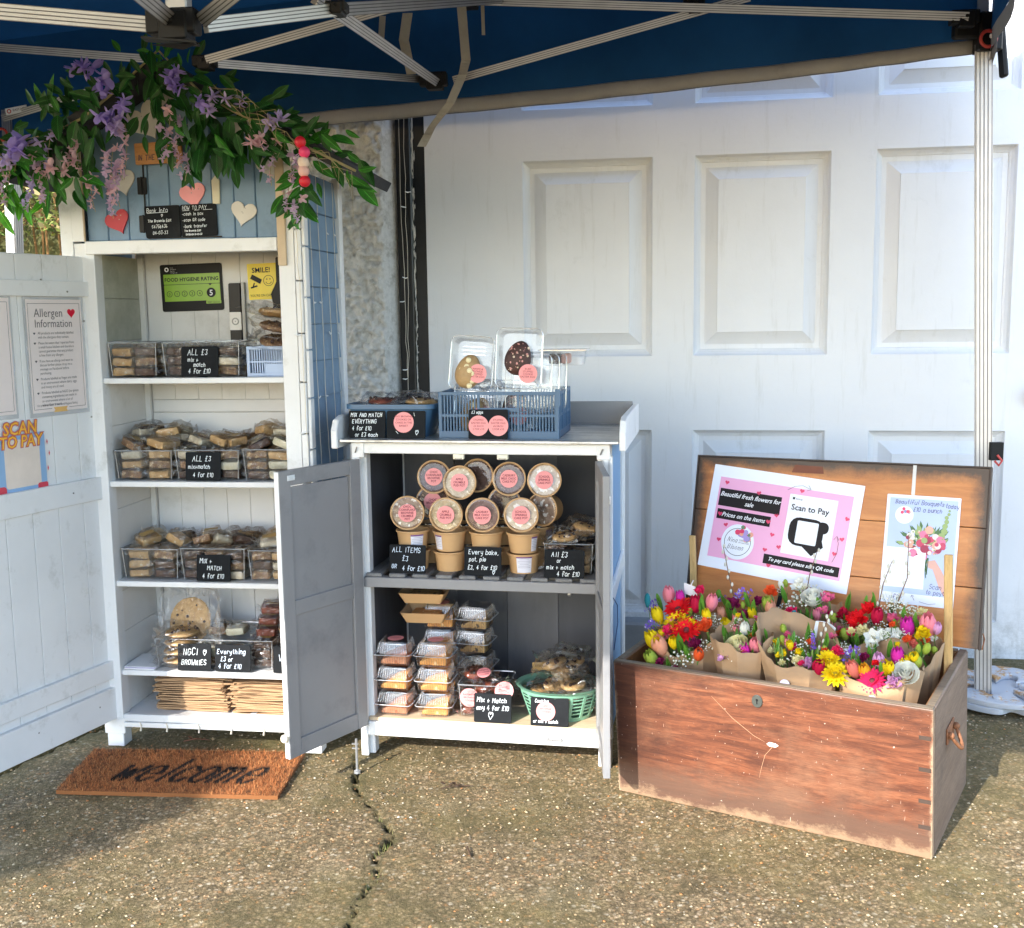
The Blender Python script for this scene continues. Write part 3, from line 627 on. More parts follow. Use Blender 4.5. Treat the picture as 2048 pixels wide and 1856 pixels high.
def shed_door():
    hinge = Vector((-1.333, 3.492)); fr = Vector((-.40, -.9165)); L = .705      # the open door swings out to the left of the picture
    xa = fr; ang = math.atan2(-xa.y, -xa.x)             # local +x runs from the free edge back to the hinge
    p = hinge+fr*.665; M = T(p.x, p.y, 0, ang); DM = SH.inverted() @ M
    W_ = WHITE()
    dr = MB().box(.0, L, .012, .020, .095, 1.60).build('door', W_, SHED, M=DM)
    sub = lambda *a, name='door_board', bev=.0015: MB().box(*a).build(name, W_, dr, bev=bev)
    n = 7
    for i in range(n): sub(L*i/n+.0008, L*(i+1)/n-.0008, .002, .012, .10, 1.598)
    sub(.0, L+.012, -.012, .0015, 1.475, 1.522, name='batten'); sub(0, L+.012, -.014, .0015, .832, .905, name='batten')
    sub(0, L+.008, -.014, .0015, .235, .295, name='batten'); sub(0, L-.002, -.016, .0015, .098, .205, name='batten')
    for x, z in ((.60, .16), (.35, .165), (.55, .87), (.58, 1.49), (.48, 1.524), (.64, 1.40), (.645, 1.1)): MB().ball((x, -.0155, z), .003, 6, 4).build('screw', pm('dull_screw', (.3, .29, .28), .4, .8), dr)
    return M
DM = shed_door()
# ================================================================ potting bench cabinet
BN = thing('potting_bench', 'white and blue potting bench cabinet with open grey doors, full of cakes', 'cabinet', BE)
def bench():
    W_, G_, GD_, B2 = WHITE(), GREY(), GREYD(), BLUE2()
    WW, DD = .8037, .49
    zinc, nt, b = nmat('worn_zinc'); v = coords(nt, (1, 3, 1)); n = noise(nt, v, 9, 7, .75)
    nt.links.new(ramp(nt, n, [(.35, (.30, .31, .32)), (.5, (.52, .53, .54)), (.62, (.72, .73, .72)), (.7, (.45, .40, .33))]), b.inputs['Base Color']); b.inputs['Metallic'].default_value = .75; nt.links.new(ramp(nt, n, [(.3, .25), (.7, .6)]), b.inputs['Roughness'])
    MB().box(-.028, .832, -.032, DD, 1.019, 1.0285).build('table_top', zinc, BN, bev=.002)
    for x in (-.052, .834): MB().prism(rrect(0, 1, 0, 1, .1), 0, 1).mesh; m = MB(); m.prism([(-.04, 1.000), (DD+.01, 1.000), (DD+.01, 1.098), (.03, 1.098), (-.02, 1.088), (-.04, 1.055)], 0, .020, M=T(x+.02, 0, 0, PI/2)); m.build('side_lip', W_, BN, bev=.003)
    board(BN, -.03, .833, DD-.004, DD+.016, 1.0, 1.105, GREY(), 'back_lip', .002)
    MB().box(.0, WW, .0, .020, .982, 1.0185).build('apron', W_, BN, bev=.002)
    for x in (.0, WW-.04): MB().box(x, x+.04, -.003, .018, .969, 1.0175).build('apron_block', W_, BN, bev=.002)
    for x in (.017, WW-.025): MB().tube([(x-.004, -.006, .985), (x+.004, -.012, 1.003)], .002, 6).build('hook', pm('dull_screw', (0,)*3), BN)
    # posts
    for x0, y0, nm in ((0, 0, 'leg'), (WW-.04, 0, 'leg'), (0, DD-.04, 'leg'), (WW-.04, DD-.04, 'leg')): board(BN, x0, x0+.04, y0+.0215 if y0 == 0 else y0, y0+.04+.02*(y0 == 0), 0, 1.018, W_, nm, .002)
    board(BN, 0, .0235, 0, .020, 0, .981, W_, 'leg'); board(BN, WW-.022, WW, 0, .020, 0, .981, W_, 'leg')
    # right side: blue tongue-and-groove boards, white frame
    for i in range(10):
        y0 = .062+i*.0384; board(BN, WW-.018, WW-.008, y0, y0+.0376, .08, 1.0, B2, 'board', .0018)
        board(BN, .008, .018, y0, y0+.0376, .08, 1.0, B2, 'board', .0018)
    board(BN, WW-.0075, WW+.004, DD-.022, DD+.002, .03, 1.0, W_, 'side_batten'); board(BN, WW-.0075, WW+.006, .0, .022, .1, .98, W_, 'side_batten')
    MB().prism([(.022, .505), (DD-.022, .545), (DD-.022, .600), (.022, .560)], 0, .011, M=T(WW+.0035, 0, 0, PI/2)).build('side_batten', W_, BN, bev=.002)
    MB().tube([(WW+.006, .03, .54), (WW+.012, .10, .50), (WW+.012, .115, .44), (WW+.006, .05, .37)], .0016, 6).build('cable', pm('blue_cable', (.05, .09, .2)), BN)
    # inside: grey back boards and sides
    for i in range(4):
        x0 = .04+i*.1805; board(BN, x0, x0+.1796, DD-.052, DD-.042, .12, .985, GREYD() if i % 2 else pm('dark_grey_stain2', (.10, .102, .115), .5, var=.3, vs=5, dirt=(.05, .05, .055), ds=4, bmp=.3, bs=40, aniso=(1, 1, .25)), 'back_board', .001)
    board(BN, .0245, .034, .062, DD-.053, .12, .98, GREYD(), 'inner_side', .001); board(BN, WW-.034, WW-.0245, .062, DD-.053, .12, .98, GREYD(), 'inner_side', .001)
    for x, z in ((.30, .955), (.68, .955), (.62, .44), (.64, .47)): MB().lathe([(.0, 0), (.007, 0), (.006, .003), (0, .004)], 12, M=T(x, DD-.053, z, 0, PI/2)).build('screw', pm('dull_screw', (0,)*3), BN)
    # slatted shelf
    board(BN, .0245, WW-.0245, .004, .022, .556, .588, pm('mid_grey_paint', (.24, .24, .25), .5, var=.08, bmp=.15, bs=40), 'shelf_rail', .002)
    sl = wood('grey_slat', (.13, .13, .135), (.24, .24, .245), 'y', 7)
    for i in range(10):
        x0 = .030+i*.0755; board(BN, x0, x0+.052, .010, DD-.055, .5885, .600, sl, 'slat', .002)
    board(BN, .0245, WW-.0245, .023, .040, .556, .5875, G_, 'shelf_rail', .002)
    # bottom
    board(BN, .0245, WW-.0245, .008, DD-.053, .116, .1275, wood('pale_pine', (.56, .42, .27), (.70, .56, .40), 'x', 5), 'bottom_board', .002)
    board(BN, .0245, WW-.0245, -.002, .016, .070, .1155, W_, 'rail', .002)
    MB().prism([(.630+.026*math.cos(2*PI*i/24), .089+.0105*math.sin(2*PI*i/24)) for i in range(24)], -.0045, -.0022).build('badge', pm('badge_grey', (.30, .31, .32), .3, .5), BN)
    MB().prism([(.630+.022*math.cos(2*PI*i/24), .089+.0085*math.sin(2*PI*i/24)) for i in range(24)], -.0052, -.0046).build('badge', pm('badge_pale', (.55, .56, .56), .35, .4), BN)
    text('Rowlinson', .630, .0868, .0095, -.0056, DARKINK(), BN, align='CENTER')
    for x in (.339, .476): c = MB().box(x-.017, x+.017, .002, .02, .966, .9815).build('magnet_catch', pm('cream_plastic', (.78, .75, .62), .4), BN, bev=.002); MB().box(x-.011, x+.011, .0005, .0018, .9665, .9705).build('magnet', pm('dull_screw', (0,)*3), c)
    # doors
    def door(hx, hy, ang, L, flip):
        M = T(hx, hy, 0, ang); z0, z1 = .108, .966; fs = flip
        d = MB().box(.05, L-.045, .007, .013, z0+.05, z1-.05).build('door', G_, BN, M=M)
        sub = lambda n, *a: MB().box(*a).build(n, G_, d, bev=.0015)
        sub('stile', 0, .045, 0, .020, z0, z1); sub('stile', L-.045, L, 0, .020, z0, z1)
        for a, b in ((z0, z0+.052), (.535, .580), (z1-.045, z1)): sub('door_rail', .0455, L-.0455, .0005, .0195, a, b)
        sub('edge_strip', L+.0003, L+.002, .0008, .0192, z0+.0008, z1-.0008).data.materials[0] = W_
        return d
    ld = door(.012, -.004, math.radians(-115), .335, 0)
    MB().box(.275, .305, .0205, .0225, .936, .952).tube([(.28, .0205, .944), (.28, .026, .944)], .003, 6).tube([(.30, .0205, .944), (.30, .026, .944)], .003, 6).build('catch_plate', pm('bright_plate', (.7, .72, .74), .3, .3), ld, bev=.001)
    MB().lathe([(0, 0), (.008, 0), (.007, .006), (.012, .012), (.013, .017), (.009, .022), (0, .023)], 16, M=T(.334, .012, .175, 0, 0, PI/2)).build('knob', pm('cream_knob', (.80, .72, .56), .3), ld, smooth=True)
    rd = door(WW-.045, -.004, math.radians(-80.0), .31, 1)
    for o_ in rd.children:
        if o_.name.startswith('edge_strip'): o_.data.materials[0] = GREY()
    MB().lathe([(.010, -.002), (.013, 0), (.010, .002), (.007, 0), (.010, -.002)], 14, M=T(.308, .020, .90, 0, PI/2)).build('ring', pm('bright_plate', (0,)*3), rd)
    # drop bolt standing on the ground by the left door
    db = MB().tube([(.030, -.135, .002), (.030, -.135, .11)], .0042, 8).lathe([(.0, 0), (.011, 0), (.010, .007), (.005, .010), (.0045, .012)], 12, (.030, -.135, 0)).build('drop_bolt', pm('galvanised', (.42, .43, .45), .35, .7), BN)
    for z in (.078, .092): MB().box(.016, .036, -.138, -.132, z, z+.003).build('bolt_band', pm('galvanised', (0,)*3), db)
    MB().tube([(.018+.014*math.cos(k*.6), -.012, .12-.016+.014*math.sin(k*.6)) for k in range(9)], .0012, 6).build('wire_ring', pm('galvanised', (0,)*3), BN)
bench()
# ================================================================ old wooden chest
CS = thing('wooden_chest', 'large old reddish brown wooden chest with its lid open, holding wrapped flower bouquets', 'chest', CH)
CW, CD, CT_ = .8826, .4615, .403
LIDM = T(.028, CD+.004, CT_+.004, 0, -math.atan2(.165, .53))
def chest():
    m, nt, b = nmat('worn_red_stain'); v = coords(nt); g = noise(nt, coords(nt, (1.1, 8, 9)), 4, 8, .68, 1.2); s = sepz(nt, v)
    c = ramp(nt, g, [(.28, (.055, .018, .010)), (.45, (.135, .042, .020)), (.6, (.225, .075, .034)), (.75, (.33, .14, .07))])
    big = noise(nt, v, 3.2, 6, .65)
    c = mixc(nt, ramp(nt, big, [(.50, 0.0), (.68, .55)]), c, (.30, .155, .09))        # bleached patches
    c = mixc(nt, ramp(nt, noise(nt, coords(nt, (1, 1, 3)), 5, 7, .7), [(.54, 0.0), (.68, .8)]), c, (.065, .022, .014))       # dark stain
    c = mixc(nt, math_(nt, 'MULTIPLY', ramp(nt, noise(nt, coords(nt, (2, 10, 40)), 12, 6, .75), [(.45, 0.0), (.62, 1.0)]), .55), c, (.05, .016, .010))
    lo = math_(nt, 'ADD', s[2], math_(nt, 'MULTIPLY', noise(nt, coords(nt, (1, 1, 1.6)), 6, 8, .8), .22))
    c = mixc(nt, math_(nt, 'MULTIPLY', ramp(nt, math_(nt, 'ADD', s[0], math_(nt, 'MULTIPLY', noise(nt, v, 6, 6, .8), .25)), [(.20, 1.0), (.34, 0.0)]), .55), c, (.045, .018, .012))  # left end: dark stain, with the bench door's shadow put into the colour
    c = mixc(nt, ramp(nt, lo, [(.17, .8), (.24, 0.0)]), c, (.11, .062, .042))       # grimy band above the foot
    c = mixc(nt, ramp(nt, lo, [(.115, 1.0), (.140, 0.0)]), c, (.26, .165, .10))         # bare wood along the foot
    ex = math_(nt, 'ADD', math_(nt, 'MINIMUM', s[0], math_(nt, 'SUBTRACT', CW, s[0])), math_(nt, 'MULTIPLY', noise(nt, v, 26, 5, .8), .03))
    c = mixc(nt, ramp(nt, ex, [(.016, 1.0), (.021, 0.0)]), c, (.38, .26, .17))
    tp = math_(nt, 'ADD', math_(nt, 'SUBTRACT', CT_, s[2]), math_(nt, 'MULTIPLY', noise(nt, coords(nt, (1, 1, 1)), 7, 6, .8), .045))
    c = mixc(nt, ramp(nt, tp, [(.020, 1.0), (.030, 0.0)]), c, (.13, .09, .065))
    sc = ramp(nt, noise(nt, coords(nt, (10, 5, 2.2)), 9, 5, .55, 2), [(.70, 0.0), (.73, 1.0)]); c = mixc(nt, sc, c, (.58, .42, .33))      # scratches
    sc = ramp(nt, noise(nt, v, 120, 3, .5), [(.70, 0.0), (.74, .8)]); c = mixc(nt, sc, c, (.62, .50, .42))
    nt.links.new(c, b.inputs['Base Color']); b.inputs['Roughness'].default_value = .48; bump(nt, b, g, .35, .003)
    side = wood('weathered_grey_brown', (.15, .095, .065), (.27, .185, .135), 'y', 7, .6, .4, (.085, .06, .045))
    inn = wood('warm_inner_wood', (.20, .085, .028), (.34, .16, .06), 'x', 5, .6, .3, (.07, .035, .02))
    rim = wood('rim_wood', (.14, .105, .07), (.24, .18, .125), 'x', 7, .6, .3)
    th = .022
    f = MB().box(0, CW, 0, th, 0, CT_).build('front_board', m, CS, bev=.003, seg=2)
    MB().box(CW-th, CW+.001, th+.0005, CD, .0, CT_-.001).build('side_board', side, CS, bev=.003); MB().box(-.001, th, th+.0005, CD, .0, CT_-.001).build('side_board', side, CS, bev=.003)
    MB().box(th+.0005, CW-th-.0005, CD-th, CD-.001, 0, CT_-.002).build('back_board', inn, CS, bev=.002)
    MB().box(th+.0005, CW-th-.0005, th+.0005, CD-th-.0005, .01, .025).build('base_board', inn, CS)
    for a in ((.0, CW, 0, th), (0, th, th+.001, CD), (CW-th, CW, th+.001, CD), (th+.001, CW-th-.001, CD-th, CD)): MB().box(a[0]+.0015, a[1]-.0015, a[2]+.0015, a[3]-.0015, CT_+.0002, CT_+.0022).build('worn_rim', rim, CS, bev=.001)
    for a in ((th+.0005, CW-th-.0005, th+.0003, th+.003), ): MB().box(*a, .03, CT_-.003).build('inner_face', inn, CS)
    for x in (th+.0003, CW-th-.003): MB().box(x, x+.0027, th+.0035, CD-th-.001, .03, CT_-.003).build('inner_face', inn, CS)
    for z in (.32, .235, .15, .08): MB().box(CW-.034, CW-.004, -.0008, .001, z, z+.011).build('dovetail', pm('dark_endgrain', (.06, .038, .028), .9), CS)
    # lock plate
    lk = MB().prism([(.4315+.015*math.cos(2*PI*i/24), .352+.018*math.sin(2*PI*i/24)) for i in range(24)], -.004, -.0005).build('lock_plate', pm('tarnished_iron', (.10, .11, .10), .5, .6, bmp=.4), CS, bev=.001)
    MB().disc(.4315, .356, .0035, -.0045, 12).box(.4300, .4330, -.0046, -.0045, .344, .356).build('keyhole', BLACKP(), lk)
    MB().prism([(.455, .234), (.463, .240), (.480, .239), (.488, .234), (.480, .228), (.463, .228)], -.0016, -.0003).build('paint_chip', pm('chip_white', (.78, .72, .62), .6), CS)
    MB().tube([(.470, -.0006, .226), (.450, -.0006, .20), (.440, -.0006, .165), (.432, -.0006, .130)], [.0007, .0005, .0005, .0002], 4).build('scratch', pm('chip_tan', (.55, .33, .20), .6), CS)
    MB().tube([(.30, -.0006, .345), (.36, -.0006, .29), (.42, -.0006, .25), (.45, -.0006, .238)], [.0002, .0005, .0005, .0002], 4).build('scratch', pm('chip_tan', (0,)*3), CS)
    # rusty drop handle on the right end
    rust = pm('rust', (.24, .10, .045), .75, .2, var=.4, vs=60, bmp=.6, bs=120)
    h = MB().box(CW+.001, CW+.006, .155, .245, .245, .29, M=None).build('handle_plate', rust, CS, bev=.002)
    pts = [(CW+.012+.022*math.sin(PI*i/12), .165+.07*i/12, .268-.042*math.sin(PI*i/12)) for i in range(13)]
    MB().tube(pts, .005, 8).build('handle', rust, h, smooth=True); MB().ball((CW+.012, .165, .27), .010, 8, 6).ball((CW+.012, .235, .27), .010, 8, 6).build('handle_boss', rust, h, smooth=True)
    # lid: inner face shows orange varnished boards with dark mould at the edges
    m2, nt, b = nmat('orange_varnished_boards'); v = coords(nt); s = sepz(nt, v); g = noise(nt, coords(nt, (1.2, 9, 9)), 4, 8, .62, .6)
    c = ramp(nt, g, [(.3, (.38, .125, .028)), (.55, (.52, .195, .048)), (.75, (.60, .26, .08))])
    e1 = math_(nt, 'MINIMUM', s[0], math_(nt, 'SUBTRACT', CW, s[0])); e2 = math_(nt, 'SUBTRACT', .513, s[2]); e = math_(nt, 'ADD', math_(nt, 'MINIMUM', e1, e2), math_(nt, 'MULTIPLY', noise(nt, v, 9, 7, .8), .075))
    c = mixc(nt, ramp(nt, e, [(.047, .96), (.085, 0.0)]), c, (.045, .03, .02))
    c = mixc(nt, ramp(nt, noise(nt, v, 3, 6, .7), [(.6, 0.0), (.75, .5)]), c, (.20, .09, .03))
    nt.links.new(c, b.inputs['Base Color']); b.inputs['Roughness'].default_value = .42; bump(nt, b, g, .25, .003)
    ld = MB().box(0, CW, .0165, .021, 0, .512).build('lid', wood('dark_lid_top', (.07, .03, .02), (.13, .06, .035), 'x', 5), CS, M=LIDM, bev=.002)
    for a, z in ((.0, .170), (.172, .340), (.342, .512)): MB().box(.001, CW-.001, 0, .016, a, z).build('lid_board', m2, ld, bev=.0012)
    MB().box(-.004, .0005, -.004, .021, -.002, .513).box(CW-.0005, CW+.004, -.004, .021, -.002, .513).box(-.004, CW+.004, -.004, .021, .5125, .517).build('lid_edge', pm('dark_lid_edge', (.05, .032, .024), .6), ld)
    MB().prism([(.31, .474), (.41, .474), (.405, .496), (.32, .498)], -.002, .001).build('lock_scar', pm('scar_red', (.20, .07, .04), .8, bmp=.6), ld)
    MB().box(.672, .682, -.0012, -.0002, .425, .513).build('tape', pm('clear_tape', (.62, .60, .56), .25), ld)
    MB().tube([(CW+.006, .02, .0), (CW+.010, .025, .03), (CW+.004, .03, .045)], .002, 6).build('hinge_wire', rust, ld)
chest()
for p0, p1, ww, lb in (((.855, .335, .33), (.845, .375, .70), .022, 'yellow pine batten standing upright inside the right end of the chest'), ((.055, .47, .36), (.045, .50, .66), .020, 'yellow pine batten standing upright behind the left end of the chest')):
    t = thing('wooden_batten', lb, 'batten', CH); MB().bar(p0, p1, ww, .012, (0, 1, 0)).build('stick', wood('yellow_pine', (.52, .32, .11), (.66, .44, .19), 'z', 6), t, bev=.002)
for p0, p1, lb in (((.33, .44, .42), (.340, .535, .565), 'thin black stay bar standing against the left half of the chest lid'), ((.67, .44, .42), (.665, .52, .53), 'short black stay bar standing against the right half of the chest lid')):
    t = thing('lid_stay', lb, 'stay', CH); MB().bar(p0, p1, .012, .006, (0, 1, 0)).build('bar', BLACKP(), t, bev=.001)
# ================================================================ signs, posters and stickers
def FM(F, u, v, w, rz=0, rx=0, ry=0): return F @ T(u, v, w, rz, rx, ry)
def loft(mb, loops, mi=0, n=5, cap0=True, cap1=False, M=None):
    """loops: (half x, half y, z, corner radius)"""
    vs = []; fs = []; k = None
    for hx, hy, z, r in loops:
        P = rrect(-hx, hx, -hy, hy, min(r, hx*.99, hy*.99), n); k = len(P)
        for x, y in P: v = Vector((x, y, z)); vs.append(M @ v if M is not None else v)
    for i in range(len(loops)-1):
        for a in range(k): b = (a+1) % k; fs.append((i*k+a, i*k+b, (i+1)*k+b, (i+1)*k+a))
    if cap0: fs.append(tuple(range(k-1, -1, -1)))
    if cap1: fs.append(tuple((len(loops)-1)*k+a for a in range(k)))
    return mb.add(vs, fs, mi)
SIGN = {}
def chalk(F, u0, u1, w0, h, v, lines, label, ink=None, rz=0, stickers=(), extra=()):
    """mini blackboard leaning back on its own little foot; lines: (text, x fraction, z fraction, cap height)"""
    W_ = u1-u0; t = thing('chalkboard_sign', label, 'chalkboard', FM(F, (u0+u1)/2, v, w0, rz, math.radians(-7)), 'little chalkboard price signs')
    MB().prism(rrect(-W_/2, W_/2, 0, h, .005), 0, .0035).build('board', CHALK(), t, bev=.0006)
    MB().prism([(-.012, 0), (.012, 0), (.008, h*.6), (-.008, h*.6)], .0036, .0045, M=T(0, 0, 0, 0, math.radians(-3))).box(-.014, .014, .0036, .030, 0, .003).build('foot', CHALK(), t)
    mb = MB()
    for i, (tx, fx, fz, ch) in enumerate(lines): hand(mb, tx, -W_/2+fx*W_, fz*h, ch, -.0006, .0016 if ch > .008 else .0011, seed=hash_(tx)+i)
    for e in extra: mb.bar(*[(-W_/2+q[0]*W_, -.0007, q[1]*h) for q in e], .0002, .0012, (0, 0, 1))
    if mb.v: mb.build('lettering', ink or CHALKINK(), t)
    for (fx, fz, r, tl) in stickers:
        s = MB().disc(-W_/2+fx*W_, fz*h, r, -.0012, 28).build('sticker', PINK(), t)
        for k, line in enumerate(tl): text(line, -W_/2+fx*W_, fz*h+r*(.48-.30*k), r*.26, -.0018, REDINK(), s, align='CENTER')
    return t
def hash_(s): return sum(ord(c)*(i+3) for i, c in enumerate(s)) % 997
chalk(SH, .300, .422, 1.2225, .094, .018, [('ALL £3', .18, .72, .017), ('mix +', .18, .50, .012), ('match', .34, .33, .012), ('4 for £10', .20, .10, .014)], "chalkboard reading ALL £3 mix + match 4 for £10 on the shed's top shelf")
chalk(SH, .297, .414, .8915, .091, .016, [('ALL £3', .20, .68, .016), ('mix+match', .08, .42, .0125), ('4 for £10', .22, .13, .013)], "chalkboard reading ALL £3 mix+match 4 for £10 on the shed's second shelf")
chalk(SH, .316, .430, .5632, .086, .016, [('MIX +', .10, .68, .014), ('MATCH', .32, .42, .013), ('4 for £10', .18, .12, .014)], "chalkboard reading MIX + MATCH 4 for £10 on the shed's third shelf")
chalk(SH, .236, .350, .2638, .088, .014, [('NGCI', .18, .58, .021), ('~', .76, .58, .020), ('BROWNIES', .12, .22, .0165)], 'chalkboard reading NGCI BROWNIES with a heart')
chalk(SH, .364, .484, .2638, .088, .014, [('Everything', .06, .66, .0155), ('£3 or', .16, .38, .014), ('4 for £10', .10, .12, .015)], 'chalkboard reading Everything £3 or 4 for £10 beside the NGCI sign', pm('blue_white_ink', (.66, .76, .92), .8))
chalk(SH, .560, .670, .2638, .088, .014, [('Vegan', .16, .45, .022)], 'chalkboard starting Ve, half hidden behind the grey bench door', pm('blue_white_ink', (0,)*3))
chalk(BE, .104, .222, .600, .090, .020, [('ALL ITEMS', .08, .74, .0155), ('£3', .36, .44, .0155), ('OR', .07, .18, .013), ('4 for £10', .36, .10, .014)], 'chalkboard reading ALL ITEMS £3 OR 4 for £10 in front of the cake pots', pm('blue_white_ink', (0,)*3))
chalk(BE, .346, .464, .600, .090, .018, [('Every bake,', .12, .74, .014), ('pot, pie', .14, .50, .012), ('£3, 4 for £10', .10, .22, .0125), ('~', .76, .05, .013)], 'chalkboard reading Every bake, pot, pie £3 with a small heart')
chalk(BE, .598, .722, .600, .088, .018, [('All £3', .18, .74, .015), ('or', .32, .54, .011), ('mix + match', .06, .31, .0125), ('4 for £10', .32, .07, .0135)], 'chalkboard reading All £3 or mix + match before a tub of pastries')
chalk(BE, .370, .490, .128, .092, .012, [('Mix + Match', .08, .70, .014), ('any 4 for £10', .07, .44, .0135), ('~', .38, .12, .022)], 'chalkboard reading Mix + Match any 4 for £10 on the bottom board')
chalk(BE, .552, .672, .128, .090, .008, [('Cookies', .12, .82, .010), ('or mix + match', .08, .12, .009)], 'chalkboard with one pink round sticker leaning on the green basket', stickers=[(.40, .52, .030, ['ANY', 'BROWNIE', 'COOKIES'])])
chalk(BE, -.010, .108, 1.029, .085, .004, [('MIX AND MATCH', .06, .78, .0115), ('EVERYTHING', .10, .54, .0115), ('4 for £10', .10, .29, .012), ('or £3 each', .18, .06, .012)], 'chalkboard reading MIX AND MATCH EVERYTHING on the bench top')
chalk(BE, .113, .236, 1.029, .085, .004, [('~', .74, .12, .016)], 'chalkboard with a pink sticker and a drawn heart under the blue tub', stickers=[(.44, .58, .032, ['ANY BROWNIE', 'COOKIES OR', 'CAKES IN THE', 'BASKET'])], extra=[[(.70, .93), (.72, .80)], [(.24, .26), (.30, .16)]])
chalk(BE, .372, .494, 1.029, .090, .000, [('£3 eggs', .08, .86, .008)], 'chalkboard with two pink round stickers in front of the blue crate', stickers=[(.26, .45, .031, ['STUFFED', 'EASTER EGG', '£6 EACH', '2 FOR £10']), (.76, .45, .031, ['STUFFED', 'EASTER EGG', '£6 EACH', '2 FOR £10'])])
def plane_thing(name, label, cat, M, w, h, mat, group=None, part='sheet', th=.0008, r=.002):
    t = thing(name, label, cat, M, group); MB().prism(rrect(-w/2, w/2, -h/2, h/2, r), 0, th).build(part, mat, t); return t
# ---- gable: bank info boards, hearts, name board
t = thing('bank_info_sign', 'pair of black boards chalked Bank Info and How to Pay on the blue gable', 'sign', FM(SH, .332, .004, 1.700, 0, 0, -.018))
for x0, x1, nm in ((-.116, -.002, 'board'), (0, .116, 'board')): MB().prism(rrect(x0, x1, -.047, .050, .006), 0, .005).build(nm, CHALK(), t, bev=.001)
mb = MB()
for tx, x, z, h in (('Bank Info', -.108, .030, .0125), ('~', -.062, .016, .009), ('The Brownie Edit', -.106, .001, .0078), ('54756436', -.094, -.017, .0095), ('04-03-33', -.092, -.036, .0098), ('HOW TO PAY', .008, .034, .0115), ('-cash in box', .006, .017, .0095), ('-scan QR code', .006, -.001, .0088), ('-bank transfer', .008, -.020, .0088), ('The Brownie Edit', .010, -.032, .0055), ('54756436 04-03-33', .014, -.043, .0048)):
    hand(mb, tx, x, z, h, -.0006, .0011, seed=hash_(tx))
for a, b in (((-.106, .0285), (-.040, .030)), ((.008, .0315), (.030, .0318)), ((.046, .0318), (.062, .032)), ((.074, .032), (.104, .0325))): mb.bar((a[0], -.0007, a[1]), (b[0], -.0007, b[1]), .0002, .0011, (0, 0, 1))
mb.build('lettering', CHALKINK(), t)
for (u, w, s, rot, mt, lb) in ((.126, 1.706, .040, .38, pm('red_heart_paint', (.42, .012, .03), .5), 'red wooden heart on the left of the blue gable'), (.374, 1.780, .042, .20, pm('pink_heart_paint', (.78, .30, .32), .5), 'pink wooden heart above the chalked pay board'), (.533, 1.722, .041, -.22, pm('cream_heart_paint', (.60, .57, .52), .5), 'cream wooden heart on the right of the blue gable'),
                          (.150, 1.825, .042, .2, pm('cream_heart_paint', (0,)*3), 'cream wooden heart half hidden by wisteria left of the hinges'), (.226, 1.738, .009, -.1, pm('pale_blue_heart', (.45, .55, .66), .5), 'tiny pale blue heart beside the black hinge'), (.325, 2.10, .065, -.3, pm('cream_heart_paint', (0,)*3), 'large cream wooden heart under the top of the garland'), (.250, 2.0, .062, .5, pm('cream_heart_paint', (0,)*3), 'cream wooden heart tucked left of the shed name board'), (.62, 1.86, .04, .3, pm('cream_heart_paint', (0,)*3), 'cream wooden heart at the right eave beside the round beads'), (.555, 1.98, .045, .9, pm('cream_heart_paint', (0,)*3), 'cream wooden heart lying in the right slope of the garland')):
    t = thing('wooden_heart', lb, 'heart', FM(SH, u, .005 if w < 1.9 else -.03, w)); MB().prism(heart(0, 0, s, 0, rot=rot), 0, .006).build('heart', mt, t, bev=.0015)
    if s > .03:
        for k in range(3): MB().disc(RN.uniform(-.02, .02), RN.uniform(-.005, .02), .0016, -.0004, 8).build('pin', pm('dull_screw', (0,)*3), t)
t = thing('name_board', 'small orange varnished board with the name of the shed burnt in under the garland', 'sign', FM(SH, .278, -.012, 1.905, 0, 0, -.03))
MB().prism(rrect(-.075, .075, -.032, .032, .004), 0, .010).build('board', wood('orange_board', (.45, .19, .05), (.58, .28, .09), 'x', 8), t, bev=.001)
mb = MB(); hand(mb, 'TO', -.005, .010, .016, -.0006, .0022, seed=3); hand(mb, 'IN THE BROWNIE', -.066, -.020, .015, -.0006, .0022, seed=5); mb.build('lettering', DARKINK(), t)
t = thing('wooden_strip', 'short cream painted wooden strip hanging on the gable below the garland', 'strip', FM(SH, .449, .004, 1.79)); MB().prism([(-.012, -.04), (.011, -.04), (.013, .03), (0, .045), (-.013, .03)], 0, .006).build('strip', pm('cream_strip', (.62, .58, .44), .6), t, bev=.001)
# ---- inside the shed: hygiene rating, camera sign, doorbell
GRN = pm('rating_green', (.22, .42, .01), .35)
t = plane_thing('hygiene_rating_sign', 'black and green food hygiene rating sign showing five on the inner back wall', 'sign', FM(SH, .223, .315, 1.508, 0, 0, -.02), .218, .158, pm('rating_black', (.006, .006, .007), .5, spec=.25), th=.003, r=.007)
g = MB().prism(rrect(-.098, .100, .012, .046, .002), -.0006, 0).prism(rrect(-.098, .100, -.045, .0105, .002), -.0006, 0).prism(rrect(.048, .101, -.056, -.0452, .002), -.0006, 0).build('green_panel', GRN, t)
text('FOOD HYGIENE RATING', .001, .022, .0172, -.0012, BLACKP(), g, align='CENTER', off=.0004); text('VERY GOOD', .075, -.054, .008, -.0012, BLACKP(), g, align='CENTER')
for i in range(5):
    x = -.080+.0268*i; m = MB().lathe([(.0085, 0), (.0100, 0), (.0100, .0005), (.0085, .0005)], 20, M=T(x, -.0008, -.020, 0, PI/2)).build('ring', BLACKP(), g); text(str(i), x, -.025, .014, -.0012, BLACKP(), g, align='CENTER')
